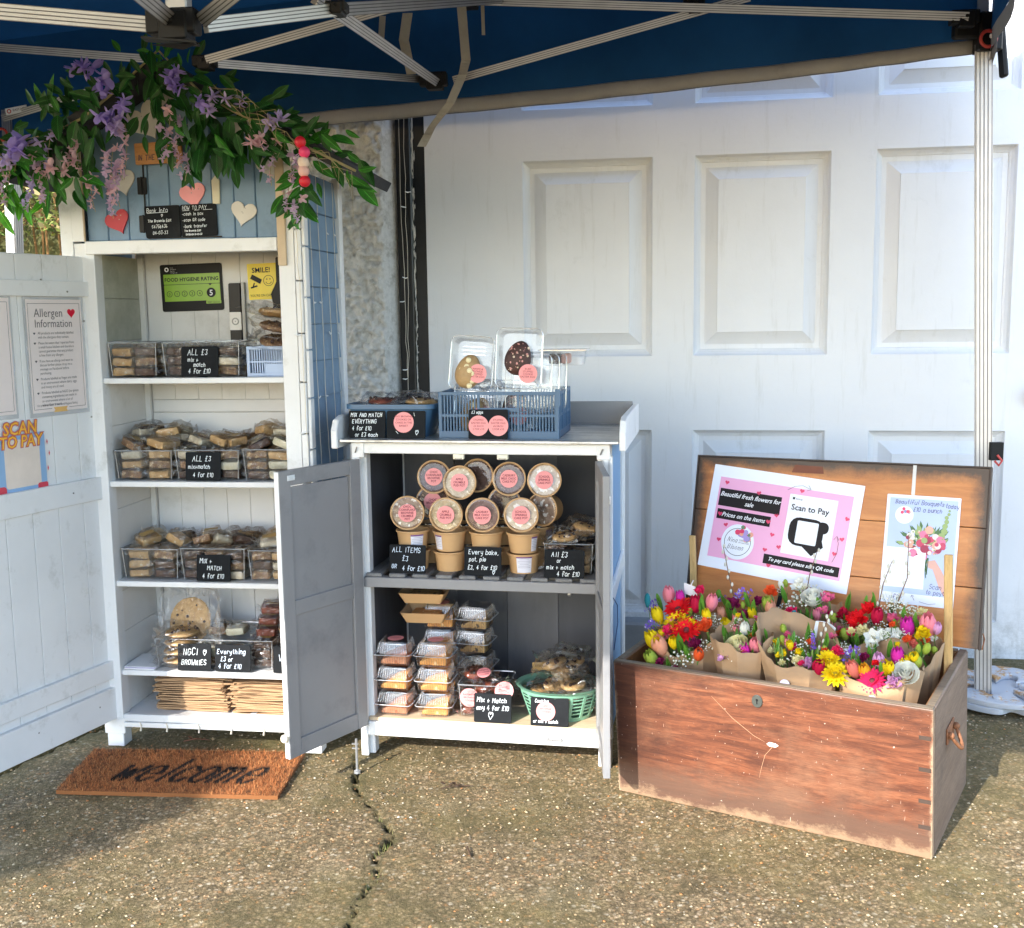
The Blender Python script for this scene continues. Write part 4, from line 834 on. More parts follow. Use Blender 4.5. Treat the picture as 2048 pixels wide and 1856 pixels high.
MB().disc(.068, -.019, .016, -.0012, 28).build('dot', BLACKP(), g); text('5', .068, -.0285, .026, -.0018, PAPER(), g, align='CENTER', off=.0006); MB().add([(.060, -.0013, .0105), (.066, -.0013, .005), (.072, -.0013, .0105)], [(0, 1, 2)]).build('arrow', BLACKP(), g)
MB().lathe([(.004, 0), (.0075, 0), (.0075, .0006), (.004, .0006)], 14, M=T(-.085, -.0006, .062, 0, PI/2)).build('emblem', PAPER(), t)
for k, s_ in enumerate(('Food', 'Standards', 'Agency', 'food.gov.uk')): text(s_, -.073, .066-.0055*k, .0055, -.0006, pm('grey_print', (.45, .46, .45), .6), t)
YL = pm('sign_yellow', (.80, .62, .02), .4)
t = plane_thing('camera_sign', "yellow SMILE! YOU'RE ON CAMERA sign inside the shed", 'sign', FM(SH, .474, .315, 1.524, 0, 0, -.03), .105, .120, YL, th=.002, r=.004)
text('SMILE!', -.004, .030, .0235, -.0006, BLACKP(), t, align='CENTER', off=.0004); text("YOU'RE ON CAMERA", .0, -.050, .0115, -.0006, BLACKP(), t, align='CENTER', wide=.86)
MB().bar((-.040, -.0008, .018), (-.006, -.0008, -.001), .0004, .016, (0, 0, 1)).bar((-.030, -.0008, -.004), (-.036, -.0008, -.020), .0004, .004, (0, 0, 1)).bar((-.043, -.0008, -.020), (-.020, -.0008, -.014), .0004, .005, (0, 0, 1)).build('camera_drawing', BLACKP(), t)
MB().lathe([(.0165, 0), (.018, 0), (.018, .0005), (.0165, .0005)], 28, M=T(.020, -.0006, .002, 0, PI/2)).disc(.0145, .007, .0022, -.0008, 8).disc(.0255, .007, .0022, -.0008, 8).tube([(.020+.010*math.cos(a), -.0008, .001+.010*math.sin(a)) for a in np.linspace(PI*1.1, PI*1.9, 9)], .0009, 4).build('smiley', BLACKP(), t)
MB().prism([(-.0525+i, -.060) for i in (0, .105)]+[(.0525, .060), (-.0525, .060)], -.0003, 0).mesh
t = thing('doorbell', 'black and white video doorbell on the inner back wall of the shed', 'doorbell', FM(SH, .378, .300, 1.39))
MB().prism(rrect(-.021, .021, -.13, .13, .006), 0, .025).build('body', pm('doorbell_black', (.006, .006, .007), .4, spec=.25), t, bev=.002); MB().prism(rrect(-.0205, .0205, -.027, .033, .002), -.0015, 0).build('white_face', pm('doorbell_white', (.66, .67, .68), .3), t)
MB().lathe([(.0085, 0), (.0125, 0), (.0125, .001), (.0085, .001)], 24, M=T(0, -.002, .002, 0, PI/2)).disc(0, .002, .002, -.0022, 10).build('button_ring', pm('ring_grey', (.25, .27, .28), .3), t); MB().prism(rrect(.0225, .033, -.13, .132, .003), .004, .024).build('edge', pm('ring_grey', (0,)*3), t)
t = thing('black_speaker', 'black box hanging behind the right front post at the top of the shed', 'speaker', FM(SH, .59, .24, 1.50)); MB().prism([(-.05, -.10), (.06, -.10), (.06, .10), (-.045, .10), (-.045, .02), (-.065, -.02)], 0, .06).build('body', BLACKP(), t, bev=.004)
# ---- posters on the shed door
PP = pm('poster_blush', (.76, .68, .67), .35, var=.03)
def poster_txt(t, lines, x, z, size, step, mt, wide=1):
    for k, l in enumerate(lines): text(l, x, z-step*k, size, -.0007, mt, t, wide=wide)
t = plane_thing('allergen_poster', 'blush pink laminated allergen information poster with a red heart on the shed door', 'poster', DM @ T(.536, -.0012, 1.296), .236, .362, clear('laminate', (.96, .96, .97), .06, .2, 12, .3, .08, .35), part='laminate', th=.0006)
MB().prism(rrect(-.108, .108, -.168, .170, .001), -.0005, -.0001).build('sheet', PP, t)
INK = pm('grey_ink', (.10, .09, .10), .6); mb = MB()
for a, b in (((-.102, .158), (.100, .158)), ((.100, .158), (.100, -.158)), ((.100, -.158), (.034, -.158)), ((-.034, -.158), (-.102, -.158)), ((-.102, -.158), (-.102, .158))): mb.bar((a[0], -.0008, a[1]), (b[0], -.0008, b[1]), .0002, .0013, (0, 0, 1))
mb.build('border', INK, t); text('Allergen', -.080, .118, .036, -.0009, INK, t, wide=.92); text('Information', -.080, .087, .034, -.0009, INK, t, wide=.92)
MB().prism(heart(.066, .130, .0155, 0), -.0012, -.0008).build('heart', pm('red_heart_print', (.62, .0, .03), .4), t)
zz = .066
for blk_ in (['All products are individually labelled', 'with the allergens they contain.'], ['Please be aware that I operate from', 'a small home kitchen and therefore', 'cannot guarantee that any product', 'is free from any allergen.'], ['If you have an allergy and want to', 'discuss further please drop me a', 'message on Facebook before', 'purchasing.'], ['Products labelled as Vegan are made', 'in an environment where dairy, eggs', 'and honey are all used.'], ['Products labelled as NGCI (no gluten', 'containing ingredients) are made in', 'an environment where a lot of', 'wheat flour is used.']):
    MB().prism(heart(-.083, zz+.003, .0042, 0), -.001, -.0008).build('bullet', INK, t)
    for l in blk_: text(l, -.070, zz, .0112, -.0009, INK, t, wide=.86); zz -= .0122
    zz -= .0050
text("I'm proud to hold a 5 Star Food Hygiene Rating", -.090, -.150, .0098, -.0009, INK, t, wide=.84)
MB().prism([(-.028, -.155), (-.022, -.163), (-.028, -.170), (.028, -.170), (.022, -.163), (.028, -.155)], -.0014, -.0008).build('ribbon', pm('gold_print', (.70, .42, .14), .5), t)
t = plane_thing('paper_poster', 'blush pink laminated poster cut off by the left edge of the photo', 'poster', DM @ T(.262, -.0012, 1.30), .226, .362, clear('laminate', (0,)*3), part='laminate', th=.0006)
MB().prism(rrect(-.106, .106, -.168, .170, .001), -.0005, -.0001).build('sheet', PP, t); mb = MB()
for a, b in (((-.098, .158), (.098, .158)), ((.098, .158), (.098, -.158)), ((.098, -.158), (-.098, -.158))): mb.bar((a[0], -.0008, a[1]), (b[0], -.0008, b[1]), .0002, .0013, (0, 0, 1))
mb.build('border', INK, t)
t = thing('scan_to_pay_sign', 'blue framed SCAN TO PAY sign with yellow lettering on the shed door', 'sign', DM @ T(.378, -.0014, 1.005))
MB().prism(rrect(-.088, .086, -.105, .068, .012), -.0003, .0006).build('blue_frame', pm('frame_blue', (.25, .42, .66), .4), t); MB().prism(rrect(-.066, .064, -.090, .052, .01), -.0008, -.0004).build('pale_panel', pm('panel_cream', (.72, .62, .55), .5), t)
for tx, z, s in (('SCAN', .068, .052), ('TO PAY', .030, .049)):
    for off, yy, mt in ((.0042, -.0012, pm('mauve_print', (.40, .20, .30), .5)), (.0028, -.0016, pm('orange_edge', (.62, .13, .04), .5)), (.0002, -.0020, pm('yellow_letter', (.86, .46, .04), .5))): text(tx, -.004, z, s, yy, mt, t, align='CENTER', off=off, shear=.12, wide=.92)
MB().prism(rrect(.050, .088, -.112, -.085, .006), -.0012, -.0005).prism(rrect(-.104, -.066, -.118, -.080, .010), -.0012, -.0005).build('red_drawing', pm('drawing_red', (.60, .05, .08), .5), t)
for sx, sz in ((-.094, -.02), (.094, .035), (.100, .0), (-.060, -.112), (.030, -.112), (.092, -.045)): MB().add([(sx, -.0014, sz+.009), (sx-.0025, -.0014, sz), (sx, -.0014, sz-.009), (sx+.0025, -.0014, sz)], [(0, 1, 2, 3)]).build('sparkle', pm('drawing_red', (0,)*3), t)
# ---- posters inside the chest lid
BLK = pm('poster_black', (.008, .006, .008), .55, spec=.25); PPAP = pm('glossy_paper', (.76, .80, .90), .35, var=.015); PK_ = pm('poster_pink', (.78, .38, .60), .4, var=.03); HR = pm('poster_heart_red', (.66, .03, .12), .4)
RMX = LIDM
t = plane_thing('flower_price_poster', 'large pink poster reading Beautiful fresh flowers for sale in the chest lid', 'poster', CH @ LIDM @ T(.283, -.0035, .302, 0, 0, math.radians(5.5)), .482, .330, PPAP)
MB().prism(rrect(-.214, .214, -.130, .128, .001), -.0006, -.0001).build('pink_panel', PK_, t)
for x0, x1, z0, z1 in ((-.208, -.004, .036, .092), (-.206, -.028, -.006, .026), (-.030, .208, -.120, -.090)): MB().prism(rrect(x0, x1, z0, z1, .001), -.0011, -.0007).build('black_strip', BLK, t)
for tx, x, z, s in (('Beautiful fresh flowers for', -.106, .068, .0205), ('sale', -.106, .046, .0205), ('Prices on the items', -.118, .0035, .020), ('To pay card please scan QR code', .088, -.109, .0165)): text(tx, x, z, s, -.0017, PAPER(), t, align='CENTER', shear=.35, off=.0003, wide=.92)
for x in (-.198, -.037): MB().prism(heart(x+.003, .010, .0075, 0), -.0018, -.0012).build('heart', HR, t)
for x, z in ((-.19, .112), (-.08, .094), (.055, .121), (.205, .058), (.200, -.005), (-.17, -.022), (-.015, -.028), (.012, -.062), (-.185, -.072), (-.03, -.078), (.185, -.052), (-.01, -.124), (-.012, .034)): MB().prism(heart(x, z, .0072, 0, rot=RN.uniform(-.5, .5)), -.0011, -.0007).build('heart', HR, t)
MB().prism([(-.122+.054*math.cos(2*PI*i/36), -.070+.056*math.sin(2*PI*i/36)) for i in range(36)], -.0012, -.0007).build('logo_disc', PPAP, t)
lg = MB().lathe([(.0425, 0), (.0440, 0), (.0440, .0003), (.0425, .0003)], 40, M=T(-.122, -.0013, -.070, 0, PI/2)).build('logo_ring', BLK, t)
for i in range(26):
    a = RN.uniform(.15, 1.9); r = .036+RN.uniform(-.014, .012); MB().disc(-.122+r*math.cos(a), -.070+r*math.sin(a)+.004, RN.uniform(.004, .010), -.0016-.00005*i, 8).build('logo_flower', RN.choice([HR, pm('logo_lilac', (.35, .28, .60), .5), pm('logo_blue', (.22, .26, .48), .5), pm('logo_peach', (.75, .35, .25), .5), pm('logo_green', (.12, .22, .12), .5)]), lg)
mb = MB(); hand(mb, 'Nina', -.155, -.072, .014, -.0014, .0011, seed=5, slant=.3); hand(mb, 'Blooms', -.152, -.094, .014, -.0014, .0011, seed=9, slant=.3); mb.build('lettering', BLK, t); text('CREATED', -.118, -.066, .0075, -.0014, BLK, t); text('BY NATURE', -.118, -.073, .0065, -.0014, BLK, t)
MB().prism(rrect(.020, .170, -.078, .108, .002), -.0012, -.0007).build('white_card', PPAP, t); text('Scan to Pay', .030, .060, .0255, -.0016, BLK, t, off=.0005); MB().prism(rrect(.030, .037, .092, .099, .0005), -.0015, -.0012).build('logo', BLK, t); text('sumup', .040, .0925, .008, -.0016, BLK, t)
blob = [(.098+.054*math.cos(a)*(1+.12*math.cos(2*a+1)), -.006+.044*math.sin(a)) for a in np.linspace(0, 2*PI, 30)[:-1]]
MB().prism(rrect(.034, .142, -.048, .040, .030), -.0016, -.0012).prism(rrect(.118, .156, .000, .036, .016), -.00165, -.0012).prism([(.080, -.046), (.116, -.072), (.148, -.040), (.138, -.012), (.11, -.02)], -.00168, -.0012).build('black_shape', BLK, t)
MB().prism(rrect(.058, .124, -.040, .030, .004), -.0022, -.0017).build('blank_square', PPAP, t)
mb = MB(); hand(mb, ')', 0, 0, .01, -.001, .001)
for pts in ([(.01, .118), (.03, .132), (.055, .138), (.080, .130)], [(.072, .142), (.082, .129), (.070, .124)], [(.182, -.078), (.192, -.05), (.192, -.02), (.184, .0)], [(.176, -.010), (.184, .002), (.192, -.010)]): mb.tube([(x, -.0014, z) for x, z in pts], .0006, 4)
mb.build('drawn_arrow', BLK, t)
t = plane_thing('bouquet_poster', 'tall poster of a hand held bouquet with handwriting Beautiful Bouquets today', 'poster', CH @ LIDM @ T(.707, -.0035, .264, 0, 0, math.radians(.5)), .206, .318, PPAP)
MB().prism(rrect(-.094, .096, -.128, .150, .001), -.0006, -.0001).build('blue_photo', pm('poster_sky', (.42, .52, .78), .4, var=.1, vs=4), t)
INKB = pm('biro_purple', (.07, .05, .16), .6); mb = MB()
for tx, x, z, h in (('Beautiful Bouquets', -.078, .132, .0125), ('today', .062, .128, .012), ('£10 a bunch', -.026, .112, .012), ('Scan', .034, -.108, .013), ('to pay~', .026, -.124, .012), ('£10', -.066, -.148, .0145)): hand(mb, tx, x, z, h, -.0016, .0012, seed=hash_(tx), slant=.2)
mb.tube([(-.012, -.0016, -.132), (-.004, -.0016, -.146)], .0006, 4).tube([(-.014, -.0016, -.138), (-.012, -.0016, -.131), (-.006, -.0016, -.134)], .0006, 4).tube([(.01, -.0016, -.148), (.035, -.0016, -.153), (.055, -.0016, -.149)], .0006, 4); mb.build('handwriting', INKB, t)
pl = [pm('print_%s' % n, c, .5) for n, c in (('green', (.06, .15, .05)), ('lime', (.28, .38, .14)), ('crimson', (.34, .02, .07)), ('pink', (.66, .18, .32)), ('rose', (.55, .05, .12)), ('cream', (.72, .66, .62)), ('peach', (.78, .38, .28)))]
mb = MB()
for i in range(60):
    a = RN.uniform(.3, 2.9); L = RN.uniform(.02, .068); x, z = .015+L*math.cos(a), -.005+L*math.sin(a)*1.0; d = Vector((math.cos(a), 0, math.sin(a))); n = Vector((-d.z, 0, d.x))*RN.uniform(.003, .007); p = Vector((x, -.0010-.00001*i, z)); mb.add([p, p+d*.010+n, p+d*.026, p+d*.010-n], [(0, 1, 2, 3)], RN.choice([0, 0, 1]))
for k, zt in enumerate((.03, .045, .06, .075, .088, .1, .11, .12)): mb.disc(.058+k*.0022+RN.uniform(-.003, .003), zt, .0115-.0011*k, -.0018-.00002*k, 9, 1)
for i in range(95):
    a = RN.uniform(0, PI*2); r = RN.random()**.6; mb.disc(.012+.055*r*math.cos(a), .030+.040*r*math.sin(a)-.008, RN.choice([.0025, .003, .006, .009, .012]), -.0021-.00001*i, 9, RN.choice([2, 2, 3, 3, 4, 5, 5, 6, 1]))
mb.build('printed_bouquet', pl, t)
MB().prism([(.022, -.030), (.044, -.024), (.064, -.052), (.092, -.105), (.076, -.127), (.060, -.100), (.040, -.052), (.028, -.048)], -.0016, -.001).build('printed_hand', pm('print_skin', (.66, .38, .32), .5), t)
mb = MB()
for i in range(14): mb.bar((.018+RN.uniform(-.006, .01), -.0018, -.02), (.010+RN.uniform(-.010, .018), -.0018, -.070+RN.uniform(-.01, .015)), .0002, .002, (0, 0, 1))
mb.build('printed_stems', pl[0], t)
MB().prism(rrect(-.096, .018, -.112, .004, .001), -.0026, -.0020).build('blank_square', PPAP, t)
MB().prism([(-.050+.026*math.cos(2*PI*i/24), .100+.026*math.sin(2*PI*i/24)) for i in range(24)], -.0026, -.0018).build('logo_disc', PPAP, t)
for i in range(7): MB().disc(-.052+RN.uniform(-.010, .020), .112+RN.uniform(-.005, .008), .005, -.003-.00005*i, 8).build('logo_flower', [HR, pm('logo_blue', (0,)*3), pm('logo_peach', (0,)*3)][i % 3], t)
# ================================================================ bakes
def jit_block(w, d, h, j, mi=0, n=3):
    mb = MB(); loft(mb, [(w/2*.93, d/2*.93, 0, .006), (w/2, d/2, h*.12, .006), (w/2, d/2, h*.88, .006), (w/2*.92, d/2*.92, h, .006)], 0, n, True, True)
    mb.v = [(x+RN.uniform(-j, j), y+RN.uniform(-j, j), z+RN.uniform(-j, j)) for x, y, z in mb.v]; return mb
def wrap_mesh(w, d, h, seed):
    r = random.Random(seed); mb = MB(); loops = []
    nx, nz = 22, 6; vs = []
    for i in range(nz+1):
        t = i/nz; s = 1+.02+.10*math.sin(PI*t); z = -.001+(h+.005)*t
        for k in range(nx):
            a = 2*PI*k/nx; cx, cy = math.cos(a), math.sin(a); q = (abs(cx)**5+abs(cy)**5)**(-.2); jj = 1+r.uniform(-.05, .12); e = 1 if 0 < i < nz else .86
            vs.append((w/2*s*cx*q*jj*e, d/2*s*cy*q*jj*e, z+r.uniform(-.002, .002)+(.012*r.random() if i == nz else 0)))
    fs = [(i*nx+k, i*nx+(k+1) % nx, (i+1)*nx+(k+1) % nx, (i+1)*nx+k) for i in range(nz) for k in range(nx)]+[tuple(nz*nx+k for k in range(nx))]
    mb.add(vs, fs)
    for sx in (-1, 1):                                  # crimped loose ends
        P = []; n = 7
        for k in range(n+1): t = k/n-.5; P += [(sx*w*.52, d*.95*t, h*.5+r.uniform(-.003, .003)), (sx*(w*.52+.020+r.uniform(-.008, .010)), d*1.15*t, h*.5+r.uniform(-.016, .022))]
        mb.add(P, [(2*k, 2*k+1, 2*k+3, 2*k+2) for k in range(n)])
    return mb.mesh('wrapper', FILM())
CAKES = {}
def cake_mat(name, c1, c2, sc=60, spots=None, sp=.62):
    if name in MATS: return MATS[name]
    m, nt, b = nmat(name); v = coords(nt); c = ramp(nt, noise(nt, v, sc, 5, .7), [(.3, c1), (.7, c2)])
    if spots: c = mixc(nt, ramp(nt, noise(nt, v, sc*1.6, 3, .5), [(sp, 0.0), (sp+.05, 1.0)]), c, spots)
    nt.links.new(c, b.inputs['Base Color']); b.inputs['Roughness'].default_value = .55; bump(nt, b, noise(nt, v, sc*2, 4, .7), .8, .004); MATS[name] = m; return m
KIND = {'dark': ('dark chocolate brownie', cake_mat('cake_dark', (.040, .017, .010), (.11, .052, .030), 70, (.20, .12, .08), .68)), 'blonde': ('golden blondie', cake_mat('cake_blonde', (.46, .25, .09), (.70, .46, .21), 60, (.72, .60, .42), .64)),
        'rocky': ('nutty caramel brownie', cake_mat('cake_rocky', (.15, .075, .035), (.38, .21, .10), 80, (.60, .42, .22), .58)), 'cream': ('cream topped slice', cake_mat('cake_cream', (.60, .50, .34), (.78, .70, .55), 50, (.35, .22, .12), .66)), 'pale': ('pale vanilla slice', cake_mat('cake_pale', (.62, .55, .36), (.78, .74, .58), 40, (.40, .26, .14), .70)), 'red': ('red brown cake slice', cake_mat('cake_red', (.13, .025, .012), (.28, .07, .035), 60))}
def slice_proto(kind, vi):
    key = (kind, vi)
    if key not in CAKES:
        CAKES[key] = (jit_block(.061, .057, .023, .0022).mesh('cake', KIND[kind][1], ang=40), wrap_mesh(.063, .059, .026, vi+hash_(kind)))
    return CAKES[key]
LABELM = None
def wrapped(kind, M, label, group, vi, paper=False):
    t = thing('wrapped_cake_slice', label, 'cake slice', M, group); a, b = slice_proto(kind, vi % 3)
    put('cake', a, t); put('wrapper', b, t)
    if paper:
        global LABELM
        if LABELM is None: LABELM = MB().box(-.022, .022, -.016, .016, .0335, .034).mesh('paper_label', pm('gold_kraft_label', (.48, .30, .10), .55, var=.06))
        put('paper_label', LABELM, t)
    return t
def tub(F, u0, u1, v0, v1, w, h, label, taper=.007):
    t = thing('clear_tub', label, 'tub', FM(F, (u0+u1)/2, (v0+v1)/2, w), 'clear acrylic tubs of wrapped cakes'); hx, hy = (u1-u0)/2, (v1-v0)/2; mb = MB()
    loft(mb, [(hx-taper, hy-taper, .0, .008), (hx, hy, h, .010), (hx+.002, hy+.002, h+.001, .010), (hx+.002, hy+.002, h+.003, .010), (hx-.002, hy-.002, h+.003, .010), (hx-.003-taper, hy-.003-taper, .004, .008)], 0); mb.build('tub', TUBC(), t, ang=35)
    e = clear('acrylic_edge', (.9, .92, .94), .1, .3, 5, .1, .35, .30); m = MB()
    P = rrect(-hx-.002, hx+.002, -hy-.002, hy+.002, .010); m.tube([(x, y, h+.002) for x, y in P+P[:1]], .0016, 5)
    for sx in (-1, 1): m.tube([(sx*(hx-taper-.001), -hy+taper+.001, .004), (sx*(hx-.002), -hy+.002, h)], .0013, 5)
    m.build('rim', e, t); return t
PL = ['top', 'second', 'third', 'fourth']
def fill(F, u0, u1, v0, v1, w, h, cols, where, seed, over=1, n=3, tint=None):
    """front stacks plus rows behind and a loose layer on top; every wrapped slice is its own thing"""
    r = random.Random(seed); nc = len(cols); cw = (u1-u0-.012)/nc
    for ci, kinds in enumerate(cols):
        u = u0+.006+cw*(ci+.5)
        for row in range(3):
            v = v0+.036+row*.066
            nz = n+(over if row else max(0, over-1))
            for k in range(nz):
                kd = kinds[k % len(kinds)] if row == 0 else r.choice(['dark', 'rocky', 'blonde', 'blonde', 'cream', 'rocky'] if tint is None else tint)
                top = k >= n; wz = w+.006+k*.0315+(r.uniform(0, .006) if top else 0)
                M = FM(F, u+r.uniform(-.003, .003)+(r.uniform(-.010, .010) if top else 0), v+r.uniform(-.004, .004), wz, r.uniform(-.2, .2)+(r.uniform(-.9, .9) if top else 0), r.uniform(-.07, .07)+(r.uniform(-.35, .2) if top else 0), r.uniform(-.07, .07)+(r.uniform(-.4, .4) if top else 0))
                pos = 'front' if row == 0 else ('middle' if row == 1 else 'back')
                wrapped(kd, M @ Matrix.Diagonal((min(1.12, (cw-.006)/.062), 1, 1, 1)), 'film wrapped %s, %s row, %s' % (KIND[kd][0], pos, where), 'film wrapped slices in %s' % where, r.randint(0, 2), paper=(top and r.random() < .5))
def shelf_tubs():
    W1, W2, W3, W4 = 1.2195, .8885, .5602, .2607
    for u0, u1, w, h, cols, wh, sd, n, ov in (
        (.052, .214, W1, .108, [['blonde', 'blonde', 'blonde'], ['dark', 'rocky', 'dark']], 'left tub on the top shelf', 1, 3, 0), (.232, .488, W1, .108, [['dark'], ['dark', 'cream'], ['rocky', 'cream', 'dark']], 'right tub on the top shelf', 2, 3, 0),
        (.052, .246, W2, .094, [['rocky', 'blonde', 'cream'], ['blonde', 'rocky', 'blonde']], 'left tub on the second shelf', 3, 3, 2), (.256, .470, W2, .096, [['dark', 'rocky', 'cream'], ['dark', 'dark'], ['dark', 'pale', 'rocky']], 'middle tub on the second shelf', 4, 3, 1), (.482, .638, W2, .098, [['dark', 'rocky', 'rocky'], ['pale', 'pale', 'blonde']], 'right tub on the second shelf', 5, 3, 2),
        (.056, .248, W3, .100, [['blonde', 'blonde', 'blonde'], ['dark', 'dark', 'rocky']], 'left tub on the third shelf', 6, 3, 1), (.256, .474, W3, .104, [['dark', 'dark', 'dark'], ['rocky', 'dark'], ['cream', 'rocky', 'dark']], 'middle tub on the third shelf', 7, 3, 1), (.484, .640, W3, .100, [['rocky', 'dark', 'rocky'], ['blonde', 'cream', 'blonde']], 'right tub on the third shelf', 8, 3, 1)):
        tub(SH, u0, u1, .035, .262, w, h, 'clear acrylic tub, the %s' % wh.replace('tub', 'one', 1)); fill(SH, u0, u1, .035, .262, w, h, cols, wh, sd, ov, n)
    tub(SH, .150, .552, .040, .255, W4, .098, 'long clear acrylic tub of pies and brownies on the fourth shelf')
    r = random.Random(5)
    for k in range(4):                                  # pale round bakes leaning at the left
        t = thing('wrapped_cookie', 'chip cookie in film, %s in the pile left of the NGCI sign' % ('topmost', 'bottom', 'second', 'third')[(k+1) % 4], 'cookie', FM(SH, .216+.004*k, .085, W4+.012+.030*k, r.uniform(-.3, .3), .0, 0)); CK(t, .056, .020, 'blonde')
    t = thing('wrapped_cookie', 'very large chip cookie in film standing upright on the fourth shelf', 'cookie', FM(SH, .238, .135, W4+.135, 0, math.radians(72), math.radians(-12))); CK(t, .080, .016, 'blonde', 1.25)
    r = random.Random(9)
    for k in range(8): wrapped('pale' if k % 3 else 'rocky', FM(SH, .335+.062*(k % 2), .085+.05*(k // 4), W4+.010+.030*((k // 2) % 2)+(.058 if k > 5 else 0), r.uniform(-.2, .2), 0, r.uniform(-.08, .08)), 'film wrapped pale slice behind the two chalkboards on the fourth shelf', 'film wrapped pale slices in the long tub', k)
    for k in range(6): wrapped('dark' if k < 3 else 'red', FM(SH, .510, .090+.028*max(0, k-2), W4+.008+.030*k, r.uniform(-.1, .1), -.10*(k > 2), 0), ('film wrapped dark brownie, lower half of the stack right of Everything sign' if k < 3 else 'red brown wrapped cake, upper half of the stack right of Everything sign'), 'stack right of the Everything sign', k, paper=k > 1)
    for k in range(5): wrapped(['dark', 'red', 'rocky'][k % 3], FM(SH, .47+.02*(k % 2), .17+.03*k, W4+.012+.03*k, .2*k, 0, .05), 'film wrapped %s at the back right of the long tub' % KIND[['dark', 'red', 'rocky'][k % 3]][0], 'cakes at the back of the long tub', k)
    for k in range(6): o = thing('leaflet', 'white or lilac leaflet in the flat pile on the fourth shelf', 'leaflet', FM(SH, .105+r.uniform(-.004, .006), .085+r.uniform(-.004, .006), W4+.0002+.0018*k, r.uniform(-.06, .06)), 'pile of leaflets on the fourth shelf'); MB().box(-.052, .052, -.07, .07, 0, .0016).build('sheet', PAPER() if k != 3 else pm('lilac_paper', (.55, .50, .70), .5), o)
    for k in range(2):                                  # pie pots half hidden by the grey door
        t = thing('pie_pot', '%s kraft pot with clear lid behind the half hidden Ve sign' % ('upper' if k else 'lower'), 'pot', FM(SH, .607, .10, W4+.002+.076*k)); MB().lathe([(0, 0), (.038, 0), (.048, .050), (.051, .052), (.051, .055)], 20).build('cup', KRAFTC(), t, ang=40); MB().lathe([(.050, .055), (.046, .072), (0, .073)], 20).build('lid', TUBC(), t, ang=40); MB().lathe([(0, .052), (.045, .052)], 16).build('filling', KIND['rocky'][1], t)
    # pale blue crate with two film wrapped pies on the top shelf
    t = thing('small_crate', 'small pale blue plastic crate at the right end of the shed top shelf', 'crate', FM(SH, .585, .10, W1)); CRATE(t, .075, .062, .095, pm('pale_blue_plastic', (.36, .47, .68), .4), gap=9, solid_low=True)
    for k in range(3):
        o = thing('wrapped_pie', ('brown glazed pie in crumpled film, lying lowest on the pale blue crate', 'brown glazed pie in film, middle of the heap on the pale blue crate', 'golden pie in crumpled film on top of the heap on the pale blue crate')[k], 'pie', FM(SH, .592, .10, W1+.098+.044*k, .5*k, .25-.1*k, .15)); CK(o, .058, .024, 'rocky' if k < 2 else 'blonde', 1.2)
    # paper bags
    kr = pm('bag_kraft', (.40, .25, .135), .8, var=.12, vs=14, bmp=.35, bs=30)
    for sid, (uc, vc, nb, lb) in enumerate(((.262, .150, 26, 'left'), (.505, .150, 24, 'right'))):
        for k in range(nb):
            hw = .125 if sid == 0 else .105; f = 1-.06*r.random(); o = thing('paper_bag', 'folded brown paper bag in the %s stack at the bottom of the shed' % lb, 'paper bag', FM(SH, uc+r.uniform(-.009, .009)*(1+k/nb), vc+r.uniform(-.006, .006), .1075+k*.0046, r.uniform(-.07, .07)*(1 if k < nb/2 else 1.6)), '%s stack of folded paper bags' % lb)
            n_ = 12; mb = MB(); vs = []; sd_ = r.uniform(0, 9); bulge = .0022+(.006 if r.random() < .3 else 0)
            for jz, yy in ((0, -1), (0, 1), (1, 1), (1, -1)):
                for i in range(n_+1): x = (i/n_*2-1); z = .0032*jz+bulge*math.sin(x*2.4+sd_)*(.35 if jz == 0 else .6)-(.004*x*x if k > nb*.6 else 0); vs.append((x*hw*f, yy*(.088+.003*math.sin(x*5+sd_)), z))
            m_ = n_+1; mb.add(vs, [(a*m_+i, a*m_+i+1, ((a+1) % 4)*m_+i+1, ((a+1) % 4)*m_+i) for a in range(4) for i in range(n_)]+[(0, m_, 2*m_, 3*m_), (n_, 3*m_+n_, 2*m_+n_, m_+n_)]); mb.build('bag', kr, o)
def CK(t, r, h, kind, film=1.15):
    rr = random.Random(int(r*9000)+int(h*3000)); mb = MB(); prof = [(0, 0), (r*.8, 0), (r, h*.35), (r*.97, h*.7), (r*.7, h*.98), (r*.3, h*1.06), (0, h*1.08)]
    mb.lathe(prof, 22); mb.v = [(x+rr.uniform(-.0012, .0012), y+rr.uniform(-.0012, .0012), z+rr.uniform(-.0010, .0012)) for x, y, z in mb.v]; mb.build('bake', KIND[kind][1], t, ang=50)
    ch = MB()
    for i in range(14): a = rr.uniform(0, 6.28); q = r*.85*rr.random()**.5; ch.ball((q*math.cos(a), q*math.sin(a), h*1.02), rr.uniform(.003, .0065), 6, 4)
    ch.build('chips', cake_mat('choc_chip', (.03, .012, .008), (.07, .03, .02), 40), t)
    me = wrap_mesh(r*2.05*film, r*2*film, h+.006, int(r*1e4)+3); put('wrapper', me, t)
